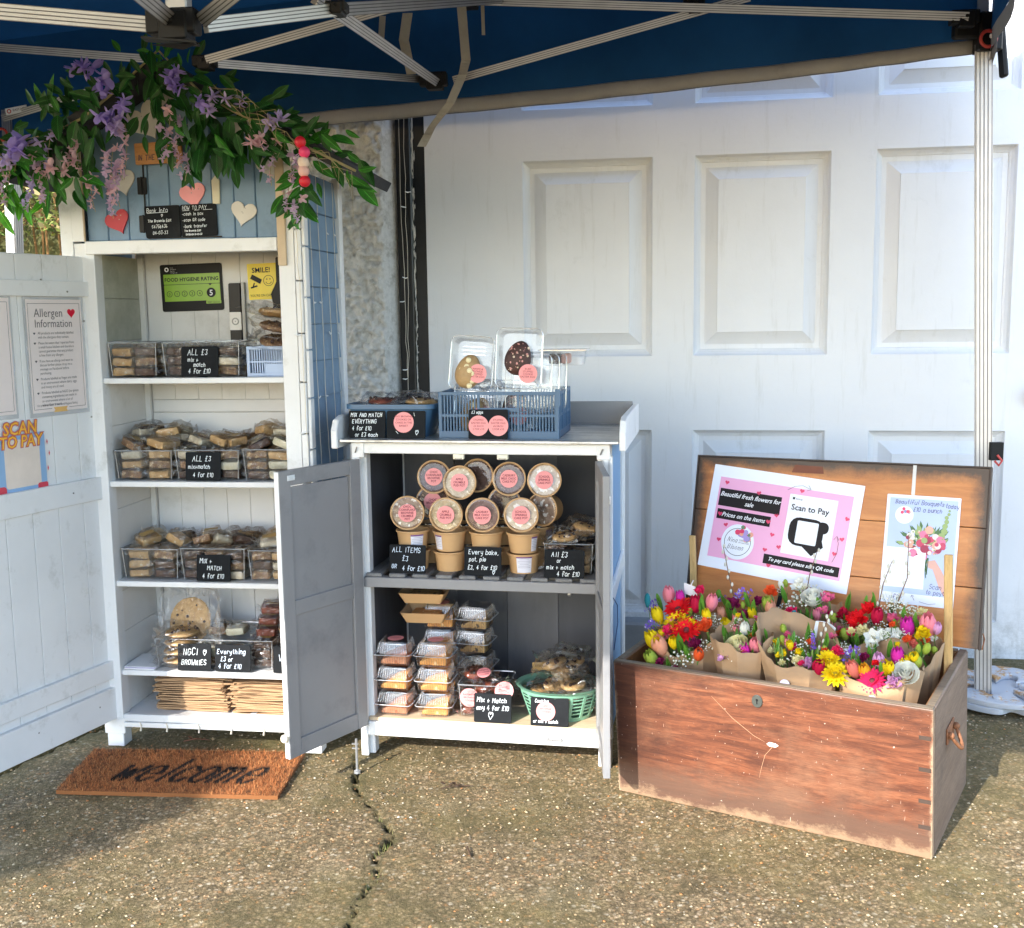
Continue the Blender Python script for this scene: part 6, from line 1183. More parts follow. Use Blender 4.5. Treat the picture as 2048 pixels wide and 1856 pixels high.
# ================================================================ flowers
FL={
'B1':'tulip pink 0.080 0.225 0.542 0.022;tulip magenta 0.119 0.223 0.540 0.017;gerbera red 0.126 0.189 0.514 0.035;tulip crimson 0.172 0.210 0.530 0.021;carnation hot 0.172 0.247 0.558 0.017;statice purple 0.045 0.186 0.512 0.022;tulip yellow 0.070 0.164 0.496 0.021;statice purple 0.067 0.137 0.475 0.021;gerbera yellow 0.136 0.154 0.488 0.035;gerbera red 0.175 0.133 0.473 0.037;carnation orange 0.228 0.148 0.484 0.025;tulip pink 0.219 0.219 0.537 0.021;bud green 0.229 0.247 0.558 0.013;tulip yellow 0.218 0.182 0.509 0.016;leaf green 0.195 0.203 0.525 0.030;tulip yellow 0.087 0.094 0.443 0.026;tulip peach 0.112 0.082 0.434 0.027;tulip yellow 0.105 0.116 0.460 0.012;tulip yellow 0.148 0.097 0.445 0.017;leaf green 0.169 0.095 0.444 0.034;gypsophila white 0.190 0.057 0.415 0.028;gypsophila white 0.244 0.102 0.449 0.019;tulip orange 0.234 0.075 0.429 0.018;carnation wine 0.134 0.039 0.402 0.016;carnation wine 0.183 0.028 0.394 0.012;carnation wine 0.217 0.097 0.446 0.021;leaf green 0.157 0.038 0.401 0.027;tulip lime 0.101 0.047 0.408 0.022;carnation hot 0.123 0.126 0.467 0.020;gypsophila white 0.192 0.169 0.499 0.015;leaf green 0.203 0.072 0.427 0.027;leaf green 0.062 0.200 0.523 0.024;carnation yellow 0.188 0.154 0.488 0.017;gypsophila white 0.238 0.176 0.504 0.017',
'B5':'tulip yellow 0.261 0.232 0.464 0.022;leaf green 0.250 0.275 0.496 0.031;statice purple 0.277 0.328 0.536 0.023;carnation wine 0.258 0.293 0.510 0.023;carnation wine 0.301 0.269 0.492 0.018;carnation wine 0.329 0.312 0.524 0.018;tulip yellow 0.320 0.277 0.498 0.016;leaf green 0.277 0.254 0.481 0.028;leaf green 0.324 0.285 0.504 0.031;tulip pink 0.284 0.255 0.481 0.017;carnation orange 0.358 0.341 0.546 0.021;tulip peach 0.367 0.300 0.515 0.018;tulip peach 0.229 0.269 0.492 0.015;bud lime 0.285 0.299 0.514 0.011;tulip lime 0.354 0.311 0.523 0.018;leaf green 0.295 0.310 0.523 0.024;leaf green 0.229 0.301 0.516 0.022;statice purple 0.216 0.310 0.522 0.012',
'B2':'tulip white 0.346 0.144 0.496 0.017;rose cream 0.344 0.095 0.459 0.026;tulip magenta 0.367 0.087 0.453 0.019;tulip pink 0.391 0.104 0.466 0.020;alstroemeria lilac 0.318 0.064 0.436 0.019;leaf green 0.378 0.146 0.497 0.023;leaf green 0.346 0.120 0.478 0.020;leaf green 0.391 0.084 0.451 0.015',
'B6':'alstroemeria white 0.422 0.403 0.547 0.029;gypsophila white 0.438 0.377 0.528 0.034;gypsophila white 0.463 0.403 0.547 0.024;rose white 0.471 0.377 0.528 0.026;leaf green 0.384 0.380 0.530 0.025;bud white 0.364 0.410 0.553 0.013;bud lime 0.376 0.417 0.558 0.012;carnation hot 0.421 0.326 0.490 0.023;gypsophila white 0.396 0.345 0.504 0.021;alstroemeria rosy 0.517 0.381 0.531 0.024;leaf green 0.571 0.383 0.532 0.028;bud lime 0.544 0.334 0.496 0.015;carnation crimson 0.569 0.343 0.502 0.021;leaf green 0.493 0.360 0.515 0.023;gypsophila white 0.357 0.389 0.537 0.015;leaf green 0.466 0.335 0.496 0.021;alstroemeria rosy 0.509 0.346 0.504 0.016;tulip pink 0.493 0.337 0.497 0.014',
'B7':'carnation red 0.623 0.291 0.508 0.028;carnation red 0.645 0.324 0.533 0.021;tulip crimson 0.671 0.309 0.522 0.020;carnation hot 0.615 0.258 0.484 0.017;carnation cream 0.643 0.265 0.488 0.019;alstroemeria white 0.679 0.245 0.474 0.034;leaf green 0.634 0.236 0.467 0.022;bud lime 0.596 0.253 0.480 0.018;gypsophila white 0.705 0.361 0.560 0.028;gypsophila white 0.732 0.341 0.546 0.027;leaf green 0.651 0.349 0.551 0.022;carnation rosy 0.712 0.306 0.520 0.016;alstroemeria white 0.729 0.266 0.490 0.022;gypsophila white 0.695 0.281 0.501 0.019;gypsophila white 0.695 0.331 0.538 0.018;leaf green 0.708 0.247 0.476 0.026;leaf green 0.631 0.343 0.548 0.018',
'B3':'gypsophila white 0.509 0.134 0.480 0.024;carnation hot 0.492 0.120 0.470 0.016;alstroemeria yellow 0.472 0.099 0.455 0.017;bud lime 0.460 0.135 0.482 0.015;bud lime 0.452 0.166 0.504 0.012;carnation rosy 0.468 0.150 0.493 0.010;veronica purple 0.543 0.139 0.484 0.024;gypsophila white 0.511 0.101 0.456 0.023;carnation lilac 0.550 0.083 0.443 0.019;carnation cream 0.520 0.087 0.445 0.018;tulip crimson 0.575 0.077 0.438 0.021;mum yellow 0.596 0.099 0.454 0.026;mum yellow 0.623 0.067 0.431 0.029;carnation hot 0.613 0.121 0.471 0.018;bud lime 0.576 0.124 0.473 0.015;leaf green 0.576 0.144 0.488 0.023;leaf green 0.521 0.167 0.505 0.022;leaf green 0.447 0.120 0.470 0.018;leaf green 0.560 0.111 0.463 0.017',
'B4':'statice purple 0.653 0.121 0.471 0.023;carnation wine 0.685 0.117 0.468 0.015;tulip coral 0.666 0.085 0.444 0.021;tulip amber 0.697 0.084 0.443 0.019;tulip lilac 0.724 0.113 0.465 0.020;tulip yellow 0.744 0.099 0.454 0.019;gerbera hot 0.720 0.065 0.429 0.030;carnation lilac 0.772 0.065 0.429 0.021;rose white 0.796 0.091 0.448 0.025;tulip magenta 0.768 0.130 0.478 0.021;bud lime 0.799 0.135 0.481 0.016;bud lime 0.819 0.126 0.474 0.016;bud lime 0.833 0.161 0.501 0.016;bud lime 0.813 0.158 0.499 0.012;leaf green 0.785 0.112 0.464 0.017;statice purple 0.720 0.098 0.453 0.015;leaf green 0.743 0.148 0.491 0.025;leaf green 0.694 0.131 0.479 0.021;leaf green 0.677 0.103 0.458 0.021',
'B8':'tulip magenta 0.760 0.276 0.512 0.023;leaf green 0.780 0.288 0.521 0.028;tulip pink 0.811 0.288 0.521 0.026;tulip lilac 0.835 0.282 0.517 0.014;carnation yellow 0.803 0.260 0.500 0.024;carnation coral 0.784 0.233 0.480 0.014;carnation cream 0.789 0.318 0.543 0.014;gypsophila white 0.763 0.321 0.546 0.019;leaf green 0.744 0.305 0.534 0.023;bud lime 0.745 0.283 0.517 0.015;leaf green 0.727 0.271 0.508 0.022'}
CN = {'pink': (.86, .26, .32), 'magenta': (.66, .03, .36), 'red': (.78, .012, .02), 'crimson': (.50, .008, .05), 'hot': (.82, .03, .14), 'purple': (.26, .14, .62), 'yellow': (.92, .64, .01), 'orange': (.84, .12, .03), 'green': (.10, .22, .03), 'peach': (.84, .38, .24), 'wine': (.24, .012, .08),
      'white': (.82, .82, .74), 'lime': (.34, .44, .06), 'cream': (.84, .76, .42), 'lilac': (.66, .34, .58), 'rosy': (.72, .12, .25), 'coral': (.84, .22, .16), 'amber': (.88, .40, .02)}
def petal_mat(c): return pm('petal_'+c, CN[c], .7, spec=.2, var=.22, vs=60, bmp=.3, bs=160, trans=.22)
LEAFM = lambda: pm('leaf_green', (.12, .30, .035), .45, var=.3, vs=30, trans=.28)
STEMM = lambda: pm('stem_green', (.16, .26, .06), .5)
FM_ = {}
def petal(mb, M, L, W_, curl, mi=0, n=4, cup=.25):
    vs = []
    for i in range(n+1):
        t = i/n; w_ = W_*math.sin(PI*min(.97, .12+.86*t))**.7; z = curl*L*math.sin(t*PI*.5); x = L*t*math.cos(curl*t)
        for s in (-1, 0, 1): vs.append(M @ Vector((x, s*w_, z-(0 if s else cup*w_))))
    mb.add(vs, [(3*i+k, 3*i+k+1, 3*i+4+k, 3*i+3+k) for i in range(n) for k in (0, 1)], mi)
def flower_mesh(kind, col):
    """unit radius flower facing +z"""
    k = (kind, col)
    if k in FM_: return FM_[k]
    r = random.Random(hash_(kind+col)); mb = MB(); A = petal_mat(col); mats = [A, STEMM()]; RZ = lambda a: Matrix.Rotation(a, 4, 'Z')
    if kind == 'tulip':
        for ring, (n, rr, op) in enumerate(((3, .60, .16), (3, .66, .26))):
            for i in range(n):
                a0 = 2*PI*(i+.5*ring)/n+r.uniform(-.1, .1); vs = []; N = 6
                for j in range(N+1):
                    t = j/N; z = -1.0+2.1*t; prof = (math.sin(PI*(.10+.80*t))**.75)*rr+op*t*t*.5; half = .72*math.sin(PI*(.14+.83*t))**.6+.02
                    for s in (-1, -.5, 0, .5, 1): a = a0+s*half*1.25; vs.append((prof*math.cos(a)*(1+.06*(s == 0)), prof*math.sin(a)*(1+.06*(s == 0)), z+.12*(1-s*s)*t))
                mb.add(vs, [(5*j+q, 5*j+q+1, 5*j+6+q, 5*j+5+q) for j in range(N) for q in range(4)])
        mb.tube([(0, 0, -1), (0, 0, -2.6)], .1, 5, 1)
    elif kind == 'bud':
        mb.ball((0, 0, 0), .62, 8, 6, 0, (1, 1, 1.8)); mb.tube([(0, 0, -1), (0, 0, -3)], .09, 5, 1)
    elif kind in ('gerbera', 'mum'):
        for ring, (n, L, W_, c) in enumerate(((20, 1.0, .13, .18), (18, .85, .12, .42), (14, .60, .10, .75)) if kind == 'gerbera' else ((16, 1.0, .15, .12), (14, .85, .15, .5), (12, .62, .14, .9), (8, .42, .12, 1.25))):
            for i in range(n): petal(mb, RZ(2*PI*i/n+r.uniform(-.08, .08)) @ Matrix.Translation((.12, 0, .05*ring)), L*r.uniform(.86, 1.0), W_, c+r.uniform(-.08, .08), 0, 3)
        mb.ball((0, 0, .12), .24, 8, 4, 2, (1, 1, .6), .12); mats.append(pm('flower_eye_'+('dark' if kind == 'gerbera' else 'gold'), (.14, .03, .03) if kind == 'gerbera' else (.50, .40, .03), .8))
        mb.tube([(0, 0, 0), (0, 0, -2.5)], .07, 5, 1)
    elif kind == 'carnation':
        for i in range(46):
            a = r.uniform(0, 2*PI); e = r.uniform(.0, 1.5); M = RZ(a) @ Matrix.Rotation(-e, 4, 'Y') @ Matrix.Translation((.22, 0, 0)) @ Matrix.Rotation(r.uniform(-1, 1), 4, 'X'); petal(mb, M, r.uniform(.5, .78), .26, r.uniform(.1, .9), 0, 2, .5)
        mb.tube([(0, 0, 0), (0, 0, -2.4)], .1, 5, 1)
    elif kind == 'rose':
        for ring, (n, rr, h) in enumerate(((5, .95, .55), (5, .78, .70), (4, .58, .82), (3, .36, .92), (2, .18, .95))):
            for i in range(n):
                a0 = 2*PI*(i+.4*ring)/n; vs = []
                for j in range(5):
                    t = j/4; rad = rr*(.45+.55*math.sin(PI*.5*t))*(1+.12*t*t*(ring < 2)); z = -.5+(h+.5)*t-.10*(t == 1)*(ring < 2)
                    for s in (-1, -.33, .33, 1): a = a0+s*PI/n*1.25; vs.append((rad*math.cos(a), rad*math.sin(a), z+.05*math.cos(s*1.6)))
                mb.add(vs, [(4*j+q, 4*j+q+1, 4*j+5+q, 4*j+4+q) for j in range(4) for q in range(3)])
        mb.tube([(0, 0, -.4), (0, 0, -2.4)], .1, 5, 1)
    elif kind == 'alstroemeria':
        for c, (ox, oy) in enumerate(((0, 0), (.35, .3), (-.35, .25))):
            for i in range(6): petal(mb, Matrix.Translation((ox, oy, .1*c)) @ RZ(2*PI*i/6+c) @ Matrix.Rotation(-.35, 4, 'Y'), .70 if c == 0 else .5, .26 if c == 0 else .18, .35, 0, 3)
            for i in range(4): mb.tube([(ox, oy, 0), (ox+.15*math.cos(i*1.6), oy+.15*math.sin(i*1.6), .35)], .02, 3, 2)
        mats.append(pm('stamen_gold', (.45, .38, .06), .6)); mb.tube([(0, 0, 0), (0, 0, -2.4)], .07, 5, 1)
    elif kind == 'gypsophila':
        for i in range(34):
            a = r.uniform(0, 6.28); q = r.random()**.5; p = Vector((q*math.cos(a), q*math.sin(a), r.uniform(-.35, .45)*(1.2-q))); mb.ball(p, r.uniform(.055, .11), 6, 4, 0, (1, 1, .75)); mb.tube([p, p*.45+Vector((0, 0, -.7))], .012, 3, 1, False)
    elif kind == 'statice':
        for i in range(60): a = r.uniform(0, 6.28); q = r.random()**.5*.85; p = Vector((q*math.cos(a), q*math.sin(a), r.uniform(-.3, .5)*(1.15-q))); petal(mb, Matrix.Translation(p) @ RZ(a+r.uniform(-1, 1)) @ Matrix.Rotation(-r.uniform(.2, 1.3), 4, 'Y'), .26, .10, .3, 0 if i % 6 else 2, 2)
        mats.append(pm('statice_white', (.6, .55, .7), .6)); mb.tube([(0, 0, 0), (0, 0, -2.4)], .07, 4, 1)
    elif kind == 'veronica':
        for i in range(80): t = r.random(); a = r.uniform(0, 6.28); q = .30*(1-t*.75); mb.ball((q*math.cos(a), q*math.sin(a), -1+2.2*t), .09, 5, 3)
        mb.tube([(0, 0, 1), (0, 0, -3)], .06, 4, 1)
    elif kind == 'leaf':
        for i in range(3): petal(mb, Matrix.Translation((0, 0, -.9)) @ RZ(2.1*i+r.random()) @ Matrix.Rotation(-r.uniform(1.0, 1.4), 4, 'Y'), 2.2-.35*i, .27, .35, 0, 6, .4)
        mats = [LEAFM(), STEMM()]
    FM_[k] = mb.mesh(kind, mats, smooth=kind not in ('statice',)); return FM_[k]
def kraft_wrap(t, base, rim, ru, rv, front, back, seed, facing=0, part='kraft_wrap', flare=.02):
    """paper cone: low scooped edge in front, higher pointed sheet behind"""
    r = random.Random(seed); base, rim = Vector(base), Vector(rim); n = 40; m = 9; vs = []
    for j in range(m+1):
        s = j/m
        for i in range(n):
            a = 2*PI*i/n; fr = (1-math.sin(a-facing))/2           # 1 in front, 0 behind
            top = back+(front-back)*smooth(0, 1, fr)+.012*math.sin(3*a+seed)+.010*abs(math.sin(5*a+seed*2))
            c = base.lerp(rim, s); k = .16+.84*s**.8; crease = 1+.045*math.sin(9*a+seed)*s+.03*math.sin(17*a+2*seed+3*s)*s
            vs.append((c.x+ru*k*math.cos(a)*crease, c.y+rv*k*math.sin(a)*crease, base.z+(top-base.z)*s+.006*math.sin(a*4+seed)*s))
    mb = MB().add(vs, [(j*n+i, j*n+(i+1) % n, (j+1)*n+(i+1) % n, (j+1)*n+i) for j in range(m) for i in range(n)]); mb.build(part, KRAFT(), t, ang=28, solid=.0006)
BQ = {'B1': ('bouquet with two red gerberas and yellow tulips at the left end of the chest', (.17, .17), (.118, .098), (.425, .47)), 'B2': ('bouquet with a pink edged rose and one white tulip, second along the front', (.345, .13), (.086, .084), (.468, .49)),
      'B3': ('bouquet with yellow mums and a tall brown paper corner in the front middle', (.505, .13), (.115, .090), (.425, .54)), 'B4': ('bouquet with a white rose and a purple tulip at the front right corner', (.715, .14), (.116, .100), (.430, .47)),
      'B5': ('bouquet with yellow tulips and purple statice at the back left', (.325, .31), (.095, .075), (.43, .48)), 'B6': ('bouquet of white flowers and pussy willow at the back middle', (.475, .36), (.090, .065), (.44, .52)),
      'B7': ('bouquet with red carnations and a large white bloom right of the middle', (.60, .29), (.090, .070), (.43, .48)), 'B8': ('bouquet with pink tulips and a yellow carnation at the back right', (.765, .31), (.080, .075), (.42, .48))}
for k, (lb, (cu_, cv_), (ru, rv), (zf, zb)) in BQ.items():
    t = thing('flower_bouquet', lb, 'bouquet', CH, 'kraft wrapped bouquets in the chest')
    base = Vector((cu_, min(cv_+.02, .40), .03)); kraft_wrap(t, base, (cu_, cv_, .4), ru, rv, zf, zb, hash_(k) % 17+1, facing={'B3': .75, 'B2': .3, 'B1': -.2}.get(k, 0))
    items = [q.split() for q in FL[k].split(';')]; fc = Vector((cu_, cv_, .22))
    for i, (kd, col, u, v, z, r_) in enumerate(items):
        p = Vector((float(u), float(v), float(z))); rr = float(r_); R1 = random.Random(i*7+hash_(k))
        d = (p-fc).normalized()
        if kd in ('gerbera', 'mum', 'rose', 'alstroemeria', 'carnation', 'statice'): d = (d+Vector((-.15, -1.0, .45))*.75+Vector((R1.uniform(-.25, .25), 0, R1.uniform(-.2, .2)))).normalized()
        elif kd == 'gypsophila': d = (d+Vector((0, -.6, .5))).normalized()
        else: d = (d*.8+Vector((R1.uniform(-.25, .25), -.35, .6))).normalized()
        sc = rr*{'tulip': 1.22, 'gerbera': 1.25, 'mum': 1.3, 'carnation': 1.4, 'rose': 1.3, 'alstroemeria': 1.5, 'gypsophila': 1.3, 'statice': 1.4, 'veronica': 1.1, 'leaf': 1.1, 'bud': 1.05}[kd]
        q = d.to_track_quat('Z', 'Y').to_matrix().to_4x4(); M = Matrix.Translation(p) @ q @ Matrix.Rotation(R1.uniform(0, 6), 4, 'Z') @ Matrix.Scale(sc, 4)
        put(kd, flower_mesh(kd, col), t, M=M)
    R2 = random.Random(hash_(k)+5)
    for i in range(17):                                 # smaller blooms between the large ones
        a = R2.uniform(0, 6.28); q = R2.random()**.5; u_, v_ = cu_+ru*.85*q*math.cos(a), cv_+rv*.8*q*math.sin(a); p = Vector((u_, v_, min(zf, .42)+.015+.75*max(0, v_-(cv_-rv))*.8+R2.uniform(-.02, .006)))
        kd, col = R2.choice([('carnation', 'hot'), ('carnation', 'red'), ('gypsophila', 'white'), ('gypsophila', 'white'), ('gypsophila', 'white'), ('alstroemeria', 'white'), ('carnation', 'yellow'), ('tulip', 'pink'), ('tulip', 'yellow'), ('bud', 'lime'), ('carnation', 'cream'), ('carnation', 'orange'), ('alstroemeria', 'rosy'), ('leaf', 'green'), ('leaf', 'green')])
        M = Matrix.Translation(p) @ Vector((R2.uniform(-.4, .4), R2.uniform(-1, -.2), 1.0)).to_track_quat('Z', 'Y').to_matrix().to_4x4() @ Matrix.Scale(R2.uniform(.013, .019), 4); put(kd, flower_mesh(kd, col), t, M=M)
    for i in range(16):                                 # filler foliage deep inside the bunch
        a = R2.uniform(0, 6.28); q = R2.random()**.5; p = Vector((cu_+ru*.8*q*math.cos(a), cv_+rv*.8*q*math.sin(a), (zf+zb)/2-.03+R2.uniform(-.03, .05)))
        M = Matrix.Translation(p) @ Matrix.Rotation(R2.uniform(-.5, .5), 4, 'X') @ Matrix.Rotation(R2.uniform(0, 6), 4, 'Z') @ Matrix.Scale(R2.uniform(.014, .022), 4)
        put('leaf', flower_mesh('leaf', 'green'), t, M=M)
    mb = MB()
    for i in range(14): a = R2.uniform(0, 6.28); mb.tube([(cu_+.02*math.cos(a), base.y+.02*math.sin(a), .03), (cu_+ru*.6*math.cos(a), cv_+rv*.6*math.sin(a), (zf+zb)/2)], .0028, 5)
    mb.build('stems', STEMM(), t)
    wl = {'B5': [[(.252, .327, .50), (.213, .375, .582), (.17, .445, .650)]], 'B6': [[(.443, .38, .50), (.445, .43, .587), (.452, .49, .650)]], 'B7': [[(.70, .329, .50), (.735, .385, .62), (.722, .46, .725)], [(.66, .34, .5), (.672, .375, .60), (.69, .40, .66)]], 'B3': [[(.564, .122, .44), (.563, .165, .513), (.575, .190, .560)]]}.get(k, [])
    for br in wl:
        P = [Vector(p) for p in br]; o = MB().tube(P, [.0022, .0017, .001], 5).build('willow_twig', pm('willow_bark', (.16, .085, .05), .6), t)
        mb = MB()
        for i in range(9):
            f = .12+.88*i/8; a = P[0].lerp(P[1], f*2) if f < .5 else P[1].lerp(P[2], f*2-1); s = (-1)**i; mb.ball(a+Vector((s*.0045, -.002, 0)), .0052, 7, 5, 0, (.75, .75, 1.35))
        mb.build('catkins', pm('catkin_grey', (.62, .60, .52), .9, var=.1, vs=200, bmp=.4, bs=300), o, smooth=True)
    for (bk, p, col) in (('B1', (.043, .155, .545), 'teal'), ('B6', (.463, .225, .52), 'teal')):
        if bk == k: mb = MB().ball(p, .012, 8, 6, 0, (.8, .8, 1.9), .1); mb.tube([Vector(p), Vector(p)-Vector((-.01, 0, .09))], .0012, 4, 1); mb.build('bunny_tail', [pm('teal_tail', (.01, .16, .20), .9, bmp=.6, bs=300), STEMM()], t, smooth=True)
    if k == 'B3': MB().grid(lambda a, b: (.520+.055*a+.01*b, .205+.012*math.sin(a*3), .475+.050*b-.014*a*a), 5, 3).build('gift_note', PAPER(), t, solid=.0006)
    if k == 'B1': MB().grid(lambda a, b: (.118+.040*a, .255, .545+.034*b-.01*a), 3, 3).tube([(.142, .252, .575), (.150, .250, .590)], .002, 4).build('gift_note', PAPER(), t)
    if k in ('B3', 'B4'): MB().disc(0, 0, .014, 0, 20).build('round_seal', pm('seal_lilac', (.36, .34, .46), .5), t, M=T(cu_-.01+(.02 if k == 'B4' else 0), cv_-rv-.006 if k == 'B4' else cv_-rv-.004, .395 if k == 'B3' else .388, 0, -.35), solid=.0005)
# ================================================================ wisteria garland over the shed gable
def leaf_mesh(seed, L=1.0):
    r = random.Random(seed); mb = MB(); n = 8; vs = []
    for i in range(n+1):
        t = i/n; w_ = .19*math.sin(PI*t**.85)**.85*(1 if i < n else 0)+.001; z = -.22*t*t+.02*math.sin(6*t+seed)
        for s in (-1, -.5, 0, .5, 1): vs.append((s*w_, 0-.07*(1-abs(s))*w_*6*0-.10*abs(s)*w_, 0)); x, y, _ = vs[-1]; vs[-1] = (x, -z*.8-.35*abs(x), -L*t)
    mb.add(vs, [(5*i+k, 5*i+k+1, 5*i+6+k, 5*i+5+k) for i in range(n) for k in range(4)]); return mb
def garland():
    t = thing('flower_garland', 'artificial wisteria garland of green leaves and lilac blossom arched over the shed gable', 'garland', SH)
    def veined(name, c, tr):
        m, nt, b = nmat(name); v = coords(nt); s = sepz(nt, v); ax = math_(nt, 'ABSOLUTE', s[0]); mid = ramp(nt, ax, [(.006, 1.0), (.014, 0.0)])
        wv = math_(nt, 'FRACT', math_(nt, 'MULTIPLY', math_(nt, 'ADD', s[2], math_(nt, 'MULTIPLY', ax, 1.5)), 11.0)); vein = ramp(nt, wv, [(.0, 1.0), (.16, 0.0), (.9, 0.0), (1, 1.0)])
        cc = ramp(nt, noise(nt, v, 5, 5), [(.3, [k*.6 for k in c]), (.7, [k*1.3 for k in c])]); cc = mixc(nt, math_(nt, 'MULTIPLY', vein, .3), cc, [k*1.9 for k in c]); cc = mixc(nt, math_(nt, 'MULTIPLY', mid, .7), cc, [min(1, k*3+.02) for k in c])
        nt.links.new(cc, b.inputs['Base Color']); b.inputs['Roughness'].default_value = .45; b.inputs['Specular IOR Level'].default_value = .35; bump(nt, b, vein, .5, .01)
        t2 = nt.nodes.new('ShaderNodeBsdfTranslucent'); mx = nt.nodes.new('ShaderNodeMixShader'); mx.inputs[0].default_value = tr; nt.links.new(cc, t2.inputs[0]); nt.links.new(b.outputs[0], mx.inputs[1]); nt.links.new(t2.outputs[0], mx.inputs[2]); nt.links.new(mx.outputs[0], nt.nodes['Material Output'].inputs[0]); return m
    LG = [veined('silk_leaf_dark', (.012, .075, .008), .2), veined('silk_leaf_mid', (.028, .16, .012), .25), veined('silk_leaf_bright', (.09, .36, .02), .35)]
    LM = [[leaf_mesh(i).mesh('leaf', m, smooth=True) for i in range(3)] for m in LG]; r = random.Random(21)
    PATH = [(-.27, 1.80), (-.16, 1.87), (-.02, 1.95), (.10, 2.0), (.20, 2.07), (.34, 2.18), (.46, 2.06), (.56, 2.0), (.68, 1.94), (.80, 1.88), (.92, 1.82)]
    def leaf(u, v, w, ang, L, shade, pitch=0):
        M = Matrix.Translation((u, v, w)) @ Matrix.Rotation(ang, 4, 'Y') @ Matrix.Rotation(pitch, 4, 'X') @ Matrix.Rotation(r.uniform(-.8, .8), 4, 'Z') @ Matrix.Diagonal((L*r.uniform(.85, 1.15), L, L, 1)); put('leaf', r.choice(LM[shade]), t, M=M)
    # (u, w, spread u, spread w, how many, mean angle from straight down, length, shade)
    for (u, w, su, sw, n, an, L, sh) in ((-.21, 1.84, .07, .04, 20, .5, .085, 2), (-.10, 1.86, .08, .05, 22, .1, .095, 1), (-.16, 1.80, .08, .03, 16, .15, .10, 2), (-.02, 1.90, .07, .05, 24, 0, .085, 0), (.07, 1.98, .06, .05, 22, .2, .085, 0), (.06, 1.84, .05, .03, 12, -.1, .09, 1),
        (-.17, 1.92, .03, .03, 5, 2.2, .09, 2), (.02, 2.02, .03, .03, 5, 2.6, .09, 1), (.16, 2.06, .05, .05, 12, -.6, .07, 0), (.30, 2.13, .05, .04, 14, -.5, .075, 0), (.36, 2.17, .04, .03, 10, 2.6, .05, 1), (.40, 2.06, .06, .06, 26, -.2, .085, 0), (.33, 1.99, .04, .03, 8, -.2, .075, 1), (.44, 1.96, .06, .05, 20, 0, .09, 0), (.53, 1.93, .07, .04, 26, -.1, .09, 0),
        (.46, 1.90, .06, .025, 8, .05, .085, 1), (.55, 1.895, .06, .02, 8, 0, .09, 1), (.62, 1.91, .05, .03, 12, -.2, .09, 0), (.72, 1.90, .05, .03, 8, -.6, .07, 0), (.81, 1.91, .05, .02, 7, -2.0, .075, 0), (.86, 1.85, .04, .02, 6, -1.1, .085, 1), (.91, 1.83, .025, .02, 5, -.9, .095, 1), (.75, 1.80, .022, .02, 10, .9, .075, 1), (.76, 1.77, .02, .03, 12, -.4, .075, 1), (.74, 1.74, .018, .03, 9, .5, .075, 1), (-.10, 1.90, .10, .02, 14, 1.6, .08, 1), (.10, 2.03, .06, .02, 12, 1.9, .075, 0), (.22, 2.09, .05, .02, 10, 2.3, .07, 0), (.45, 2.09, .05, .02, 12, -2.2, .07, 0), (.58, 2.01, .06, .02, 12, -1.9, .075, 0), (.70, 1.95, .05, .015, 10, -1.7, .07, 0), (.36, 2.14, .05, .03, 12, 3.0, .045, 1), (.64, 1.975, .07, .018, 16, -1.2, .085, 0), (.76, 1.915, .06, .016, 12, -1.3, .085, 1), (.50, 2.04, .05, .02, 12, -1.0, .08, 0), (-.05, 1.95, .08, .02, 14, 1.3, .08, 0), (.12, 2.03, .05, .02, 10, 1.2, .08, 0)):
        for i in range(n): leaf(u+r.gauss(0, su), -.125+r.uniform(-.05, .05), w+r.gauss(0, sw), an+r.gauss(0, .55), L*.88*r.uniform(.6, 1.2), sh if r.random() < .75 else max(0, sh-1), r.uniform(-.5, .2))
    # wisteria blossom
    BM = []
    for nm, c in (('violet', (.46, .36, .80)), ('lilac', (.62, .52, .82)), ('mauve', (.68, .52, .70)), ('blush', (.80, .56, .62))):
        m = pm('wisteria_'+nm, c, .6, var=.15, vs=50, trans=.25)
        for sd in range(2):
            mb = MB(); rr = random.Random(sd+3)
            for i in range(6): petal(mb, Matrix.Rotation(2*PI*i/6+rr.random(), 4, 'Y') @ Matrix.Rotation(rr.uniform(-.9, .3), 4, 'Z'), rr.uniform(.7, 1.1), rr.uniform(.35, .5), rr.uniform(-.4, .4), 0, 3, .3)
            BM.append(mb.mesh('blossom', m, smooth=True))
    def blossom(u, v, w, s, col): put('blossom', BM[col*2+r.randint(0, 1)], t, M=Matrix.Translation((u, v, w)) @ Matrix.Rotation(r.uniform(0, 6), 4, 'Y') @ Matrix.Rotation(r.uniform(-.6, .6), 4, 'X') @ Matrix.Scale(s, 4))
    for (u, w, n, s, col) in ((.145, 2.12, 4, .030, 0), (.205, 2.085, 4, .026, 0), (.24, 2.02, 3, .026, 0), (.20, 1.99, 4, .028, 0), (.235, 1.965, 4, .022, 1), (-.07, 1.905, 5, .028, 0), (-.10, 1.875, 3, .026, 1), (.41, 2.10, 3, .028, 0), (.43, 2.06, 4, .024, 0), (.48, 2.01, 3, .018, 0), (.54, 2.025, 3, .022, 1), (.525, 2.0, 2, .024, 1), (.60, 2.01, 2, .016, 1), (.70, 1.955, 3, .024, 1), (.66, 1.90, 4, .020, 3), (.07, 1.86, 3, .020, 3), (.02, 1.85, 3, .018, 3)):
        for i in range(n): blossom(u+r.gauss(0, .014), -.16-r.uniform(0, .03), w+r.gauss(0, .012), s*1.25*r.uniform(.8, 1.15), col)
    ST = pm('straw_stem', (.32, .27, .13), .6); stem = MB()
